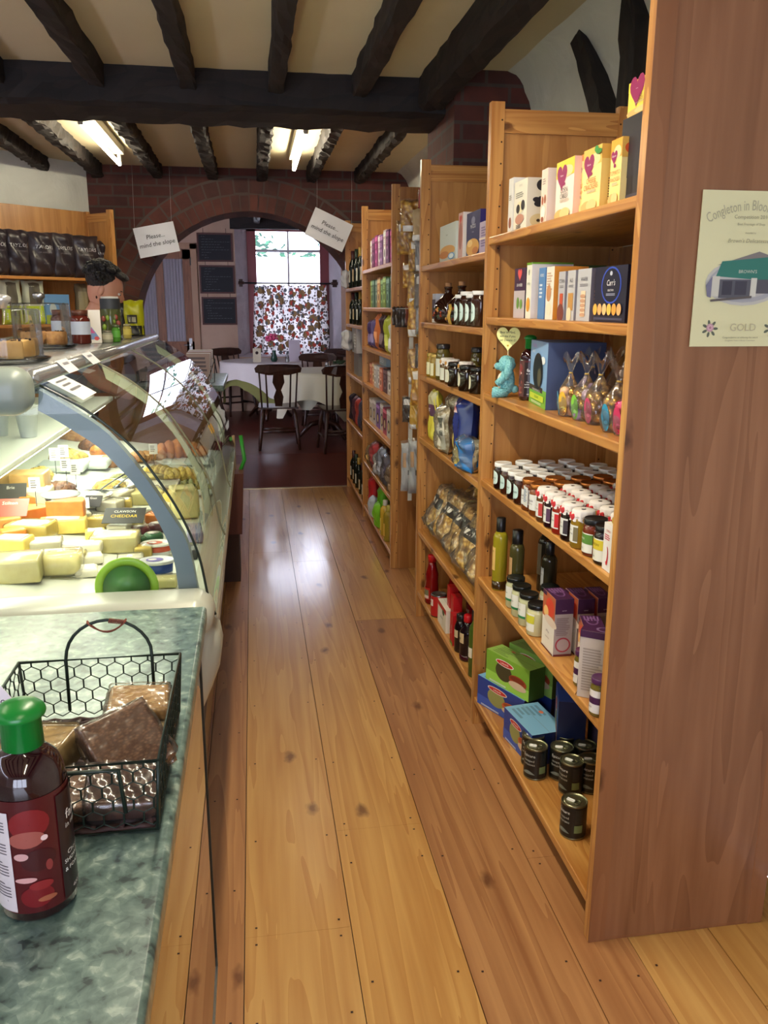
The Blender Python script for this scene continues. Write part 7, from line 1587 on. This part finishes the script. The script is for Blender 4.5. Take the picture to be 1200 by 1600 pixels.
for q in range(10): x = hc+.004+.0024*q; m.tube([(x+.0036*sin(t*.8)*.3, hy+.004+.0036*cos(t*.785), BZ+bh+.0606-.004*((q)/10)+.0036*sin(t*.785)) for t in range(8)], .0009, COP, 5, True)
bb(m, 'handle_grip')
m = MB(); fy = by0-.012; fx = -.235
m.tube([(fx-.07, fy, BZ+.03), (fx-.068, fy-.0, BZ+bh-.004), (fx-.03, fy-.006, BZ+bh-.002), (fx+.03, fy-.006, BZ+bh-.002), (fx+.055, fy, BZ+bh-.006), (fx+.06, fy, BZ+.04)], .0027, WIRE, 8); bb(m, 'handle')
# cling-filmed slices in the basket
def slicemat(name, c, c2, sc, b_): 
    m, nt, b = newmat(name); vo = N(nt, 'ShaderNodeTexVoronoi', Scale=float(sc)); nt.links.new(coords(nt, (1, 1.6, 1)), vo.inputs['Vector'])
    nt.links.new(ramp(nt, [(.0, c), (.6, c2)], vo.outputs['Distance']), b.inputs['Base Color']); b.inputs['Roughness'].default_value = .5
    b.inputs['Coat Weight'].default_value = .9; b.inputs['Coat Roughness'].default_value = .12
    bump(nt, b, vo.outputs['Distance'], -b_, .006); return m
FLAP = slicemat('flapjack_oats', (200, 166, 108), (166, 128, 80), 150, .4); PUFF = slicemat('puffed_rice_chocolate', (156, 112, 82), (106, 70, 50), 170, .5); SHRT = slicemat('shortbread', (200, 174, 116), (176, 146, 90), 60, .3); CHOC = slicemat('fruit_slice', (104, 62, 44), (70, 40, 30), 90, .4)
def fslice(x, y, z, w, d, h, rot, mat, lab, top=None):
    m = MB().bbox(-w/2, w/2, -d/2, d/2, -h/2, h/2, mat, .006, 3)
    if top: m.box(-w/2+.004, w/2-.004, -d/2+.004, d/2-.004, h/2, h/2+.0008, top)
    o = m.build('cake_slice', None, (x, y, z)); o.rotation_euler = rot; wonk(o, .0012, int(abs(x)*1000))
    q = MB(); rd = random.Random(int(abs(y)*999))
    def wr(u, v):
        a = 2*pi*u; k = 1+.03*sin(a*9+v*7)+.02*sin(v*31+a*3); cx = max(-1, min(1, 1.35*cos(a))); cy = max(-1, min(1, 1.35*sin(a))); e_ = 1-.0*v
        f = 1.0 if .08 < v < .92 else .9
        return (cx*(w/2+.003)*k*f, cy*(d/2+.003)*k*f, (v-.5)*(h+.007))
    q.grid(wr, 40, 12, FILM)
    for zz in (-.5, .5): q.grid(lambda u, v: ((u-.5)*(w+.003), (v-.5)*(d+.003), zz*(h+.008)+.0012*sin(u*23+v*9)+.001*sin(v*31-u*12)), 16, 16, FILM)
    q.build('cling_film', o); return tag(o, lab, 'cake slice', 'wrapped slices in the wire basket')
fslice(-.190, 1.195, BZ+.062, .088, .075, .024, (.08, .06, .05), FLAP, 'film-wrapped pale oat slice on top at the far right of the basket')
fslice(-.186, 1.19, BZ+.034, .088, .08, .026, (0, 0, .02), SHRT, 'film-wrapped shortbread under the pale oat slice')
fslice(-.192, 1.075, BZ+.058, .098, .095, .034, (.62, -.12, .62), PUFF, 'large film-wrapped puffed rice square tilted in the middle of the basket')
fslice(-.188, 1.0, BZ+.034, .085, .07, .03, (.3, .1, .1), CHOC, 'dark film-wrapped slice below the puffed rice square')
fslice(-.312, 1.085, BZ+.05, .1, .08, .045, (.15, -.1, -.35), SHRT, 'film-wrapped pale custard slice on the left of the basket')
fslice(-.262, .995, BZ+.035, .075, .07, .03, (.35, .15, .5), PUFF, 'film-wrapped dark crispy slice at the near left of the basket')
fslice(-.335, 1.0, BZ+.04, .07, .07, .05, (.1, .1, .2), CHOC, 'film-wrapped chocolate slice behind the green-capped bottle')
fslice(-.42, 1.12, BZ+.03, .08, .09, .045, (.05, 0, .2), PUFF, 'film-wrapped slice outside the basket at the left edge')
# price card in a dark holder
e = empty('price_card_holder', (-.375, 1.13, BZ), .0)
m = MB().box(-.035, .035, -.012, .012, 0, .006, BLACKP).prism([(-.012, .0), (.004, .0), (.012, .1), (.008, .1)], lambda a, b, d: (d, a, b), -.035, .035, P((60, 62, 66), .3)); m.build('holder', e)
m = MB(); m.T = Matrix.Translation((.0, -.014, .09)) @ Matrix.Rotation(-.12, 4, 'X') @ Matrix.Rotation(.62, 4, 'Y').inverted() 
m.box(-.04, .04, -.0006, .0006, -.045, .06, P((222, 212, 220), .5)); m.text('date slice', .017, lambda x, y: (x, -.0012, .012+y), P((30, 30, 40), .6)); m.text('£1.20', .012, lambda x, y: (x, -.0012, -.008+y), P((50, 50, 60), .6))
m.T = None; m.build('card', e); tag(e, 'white date slice price card in a dark holder at the left edge of the counter', 'price card')

# ================================================================== LEFT BOOKCASE OF COFFEE
BTH = math.atan2(.73, .68); lb = empty('shelving_unit', (-1.285, 7.31, 0), BTH)
tag(lb, 'pine shelving with dark coffee bags, standing across the left corner before the arch', 'shelving')
m = MB().box(-.035, 0, -.335, -.29, 0, 2.32, PINED[2]).box(-.035, 0, -.045, 0, 0, 2.32, PINED[2]).box(-.03, -.004, -.29, -.045, 2.235, 2.30, PINED[1]).box(-.022, -.012, -.29, -.045, 0, 2.25, PLY); m.build('side_frame', lb)
m = MB().box(-2.6, -2.565, -.335, 0, 0, 2.32, PINED[2]); m.build('side_frame', lb)
MB().box(-2.56, -.035, -.012, -.002, 0, 2.32, PLY).build('back_panel', lb)
for zz in (1.80, 1.46, 1.1, .7, .3): MB().box(-2.56, -.036, -.33, -.014, zz-.022, zz, PINE[0]).build('shelf', lb, bev=.003)
cx_, sx_ = cos(BTH), sin(BTH)
def lbp(x, y, z): return (-1.285+cx_*x-sx_*y, 7.31+sx_*x+cx_*y, z)
DKC = P((48, 40, 46), .3, name='dark_foil')
def lbx(px, y, z=1.7):
    lo, hi = -2.5, 0.0
    for _ in range(40):
        mid = (lo+hi)/2; p = Vector(lbp(mid, y, z))-Vector((0, 0, CAMH)); u = 600+FPX*p.dot(_r2)/p.dot(_fw)
        lo, hi = (mid, hi) if u < px else (lo, mid)
    return lo
CG = 'dark coffee bags on the left shelving'
for k, (pa, pb, h, l) in enumerate(((-16, 22, .32, 'dark coffee bag cut by the left edge of the picture'), (22, 57, .325, 'dark coffee bag second from the left'), (56, 94, .32, 'dark coffee bag third from the left'), (92, 127, .325, 'dark coffee bag fourth from the left'), (124, 160, .32, 'dark crumpled coffee bag fifth from the left'), (154, 179, .29, 'dark coffee bag at the right end by the side panel'))):
    xa, xb_ = lbx(pa, -.24), lbx(pb, -.24)
    foodbag('coffee_bag', (xb_-xa)*1.06, h, .10, DKC, l, 'coffee bag', lbp((xa+xb_)/2, -.2+.02*(k % 2), 1.801), rz=BTH-.2*(k == 4), group=CG, seed=200+k, gusset=True, crumple=.11, text=[(.5, .66, .036, 'TAYLORS', (206, 206, 210)), (.5, .54, .014, 'OF HARROGATE', (150, 146, 150)), (.5, .3, .014, 'COFFEE', (130, 126, 130))])
for k, (pa, pb, h, l) in enumerate(((3, 34, .31, 'yellow-green biscuit packet at the left of the lower coffee shelf'), (38, 70, .31, 'yellow-green biscuit packet beside the blue egg box'))):
    xa, xb_ = lbx(pa, -.26), lbx(pb, -.26)
    foodbag('biscuit_packet', xb_-xa, h, .07, P((196, 200, 176), .4), l, 'packet', lbp((xa+xb_)/2, -.235, 1.461), rz=BTH-.2, seed=220+k, gusset=True, group='yellow-green packets on the left shelving', label=[(0, 0, 1, .42, (186, 206, 30)), (.25, .46, .75, .95, (90, 84, 70)), (.4, .2, .6, .3, (60, 70, 30))])
xa, xb_ = lbx(22, -.12), lbx(52, -.12)
o = carton('carton', xb_-xa, .1, .17, (176, 196, 30), F=[('r', .1, .4, .9, .9, (110, 130, 30))], loc=lbp((xa+xb_)/2, -.14, 1.461), rz=BTH); tag(o, 'yellow-green carton between the two packets', 'box')
xa, xb_ = lbx(69, -.28), lbx(107, -.28)
o = carton('egg_box', xb_-xa, .12, .215, (100, 146, 196), rz=BTH, loc=lbp((xa+xb_)/2, -.28, 1.461), F=[('r', 0, 0, .6, .3, (150, 170, 60)), ('e', .3, .5, .14, .2, (190, 200, 200)), ('e', .74, .42, .13, .3, (30, 30, 40))], top=(60, 70, 90)); tag(o, 'blue Easter egg box on the lower shelf behind the domes', 'egg box')
foodbag('gift_bag', .11, .3, .08, P((120, 108, 84), .4), 'tall brown patterned bag at the right of the lower coffee shelf', 'gift bag', lbp(lbx(126, -.2), -.2, 1.461), rz=BTH, seed=230, gusset=True, label=[(.1, .3, .9, .8, (150, 140, 110))])
foodbag('gift_bag', .09, .24, .07, P((96, 110, 116), .4), 'blue-grey patterned bag behind the person', 'gift bag', lbp(lbx(186, -.22), -.22, 1.461), rz=BTH, seed=231, gusset=True, label=[(.1, .5, .9, .8, (196, 196, 190))])

# ================================================================== PERSON BEHIND THE COUNTER
def skin(name, verts, edges, radii, mat, parent=None, root=0, sub=2):
    me = D.meshes.new(name); me.from_pydata(verts, edges, []); o = D.objects.new(name, me); COL.objects.link(o)
    if parent is not None: o.parent = parent
    s = o.modifiers.new('skin', 'SKIN'); s.use_smooth_shade = True
    for i, r_ in enumerate(radii):
        v = me.skin_vertices[0].data[i]; v.radius = (r_, r_) if not isinstance(r_, tuple) else r_; v.use_root = (i == root)
    u = o.modifiers.new('sub', 'SUBSURF'); u.levels = sub; u.render_levels = sub
    me.materials.append(mat); return o
SK = P((206, 148, 124), .5, name='skin'); HAIR, _nt, _b = newmat('black_hair'); _b.inputs['Base Color'].default_value = (.012, .010, .011, 1); _b.inputs['Roughness'].default_value = .5
_n = N(_nt, 'ShaderNodeTexNoise', Scale=60.0, Detail=4.0); _nt.links.new(coords(_nt), _n.inputs['Vector']); bump(_nt, _b, _n.outputs[0], 1.0, .02)
pr = empty('person', (-.885, 4.93, 0), .0); pr.scale = (1, 1, 1.016)   # leaning forward towards +X, looking down at the case
V = [(-.22, 0, .95), (-.19, 0, 1.12), (-.12, 0, 1.30), (-.06, 0, 1.42), (-.01, 0, 1.49), (.03, 0, 1.54), (.06, 0, 1.60),
     (-.08, -.19, 1.38), (.06, -.25, 1.18), (.24, -.22, 1.10), (-.08, .19, 1.38), (.04, .25, 1.15), (.22, .2, 1.06),
     (-.2, -.1, .9), (-.19, -.11, .5), (-.2, -.11, .08), (-.12, -.11, .04), (-.2, .1, .9), (-.19, .11, .5), (-.2, .11, .08), (-.12, .11, .04)]
E_ = [(0, 1), (1, 2), (2, 3), (3, 4), (4, 5), (5, 6), (3, 7), (7, 8), (8, 9), (3, 10), (10, 11), (11, 12), (0, 13), (13, 14), (14, 15), (15, 16), (0, 17), (17, 18), (18, 19), (19, 20)]
Rr = [(.15, .12), (.14, .11), (.16, .12), (.14, .1), (.06, .06), .052, .06, .07, .045, .035, .07, .045, .035, .09, .06, .045, .035, .09, .06, .045, .035]
body = skin('body', V, E_, Rr, SK, pr)
# head, turned to the right and tilted down
def head():
    m = MB(); n, r_ = 28, 20; T = Matrix.Translation((.085, 0, 1.655)) @ Matrix.Rotation(.45, 4, 'Y'); vs = []
    for j in range(r_+1):
        th = pi*j/r_
        for i in range(n):
            a = 2*pi*i/n; x, y, z = sin(th)*cos(a), sin(th)*sin(a), -cos(th)
            X, Y, Z = x*.095, y*.076, z*.115
            if z < 0: Y *= 1-.28*(-z)**1.5; X = X*(1-.12*(-z)) + .018*(-z)*(1 if x > 0 else .3)
            if x > .75:
                X += .022*math.exp(-((y/.16)**2+((z+.08)/.2)**2))          # nose
                X -= .008*math.exp(-(((abs(y)-.36)/.16)**2+((z-.12)/.12)**2))   # eye sockets
                X += .006*math.exp(-((y/.3)**2+((z+.42)/.07)**2))+.007*math.exp(-((y/.3)**2+((z+.75)/.15)**2))
            vs.append(T @ Vector((X, Y, Z)))
    fs = [(j*n+i, j*n+(i+1) % n, (j+1)*n+(i+1) % n, (j+1)*n+i) for j in range(r_) for i in range(n)]
    m.add(vs, fs, SK, True)
    for s_ in (-1, 1):
        m.T = T; m.ell((-.005, s_*.076, -.008), (.017, .008, .028), SK, 10, 8); m.T = None
    return m, T
hm, HT = head(); ho = hm.build('head', pr)
m = MB(); m.T = HT
for s_ in (-1, 1): m.ell((.081, s_*.029, .013), (.009, .012, .007), P((236, 232, 228), .3), 10, 8).ell((.089, s_*.029, .012), (.003, .005, .005), P((50, 34, 26), .3), 8, 6).box(.084, .092, s_*.029-.014, s_*.029+.014, .03, .034, P((30, 22, 20), .6))
m.ell((.086, 0, -.05), (.006, .02, .005), P((170, 90, 84), .5), 10, 6); m.T = None; m.build('face_features', ho)
m = MB(); m.T = HT; rd = random.Random(8)
m.ell((-.034, 0, .05), (.09, .086, .084), HAIR, 24, 18, .05, 3)
for i in range(260):
    a, b = rd.uniform(0, 2*pi), rd.uniform(-.3, 1.3); x, y, z = cos(b)*cos(a), cos(b)*sin(a), sin(b)
    if (x > .15 and z < .6) or z < -.05: continue
    k = rd.uniform(.95, 1.08); m.ell((-.03+.098*x*k, .09*y*k, .045+.092*z*k), (.017, .017, .013), HAIR, 8, 6, .3, i)
m.ell((.05, 0, .105), (.045, .06, .022), HAIR, 16, 8, .15, 77); m.T = None; m.build('hair', pr)
MB().ell((.052, -.082, 1.615), (.005, .004, .008), P((60, 30, 30), .2), 8, 6).build('earring', pr)
BLUS = P((150, 170, 196), .8, name='light_blue_blouse')
skin('blouse', [(-.22, 0, .96), (-.19, 0, 1.12), (-.12, 0, 1.30), (-.06, 0, 1.43), (-.08, -.19, 1.39), (.03, -.24, 1.22), (-.08, .19, 1.39), (.02, .24, 1.2)], [(0, 1), (1, 2), (2, 3), (3, 4), (4, 5), (3, 6), (6, 7)], [(.165, .135), (.155, .125), (.175, .135), (.15, .11), .082, .06, .082, .06], BLUS, pr)
skin('trousers', [(-.22, 0, .98), (-.2, -.1, .88), (-.19, -.11, .5), (-.2, -.11, .1), (-.2, .1, .88), (-.19, .11, .5), (-.2, .11, .1)], [(0, 1), (1, 2), (2, 3), (0, 4), (4, 5), (5, 6)], [(.16, .13), .105, .08, .065, .105, .08, .065], P((34, 36, 48), .8), pr)
for s_, wx, wy, wz in ((-1, .24, -.22, 1.10), (1, .22, .2, 1.06)):   # hands, gently curled
    hv = [(wx, wy, wz), (wx+.05, wy, wz-.005), (wx+.085, wy, wz-.015)]; he = [(0, 1), (1, 2)]; hr = [(.028, .02), (.036, .016), (.036, .014)]
    for f_ in range(4):
        o_ = (f_-1.5)*.019; L_ = (.062, .074, .07, .054)[f_]; b0 = len(hv)
        hv += [(wx+.09, wy+o_, wz-.016), (wx+.09+L_*.5, wy+o_*1.1, wz-.026), (wx+.09+L_*.85, wy+o_*1.1, wz-.046)]; he += [(2, b0), (b0, b0+1), (b0+1, b0+2)]; hr += [.0095, .009, .0075]
    b0 = len(hv); hv += [(wx+.04, wy-s_*.035, wz-.012), (wx+.075, wy-s_*.052, wz-.03)]; he += [(1, b0), (b0, b0+1)]; hr += [.012, .009]
    skin('hand', hv, he, hr, SK, pr)
tag(pr, 'person with short black hair in a light blue top bending down behind the cheese counter', 'person')
SK.node_tree.nodes['Principled BSDF'].inputs['Subsurface Weight'].default_value = .05
for o in list(COL.objects):
    if o.type == 'LIGHT': o['kind'] = 'structure'
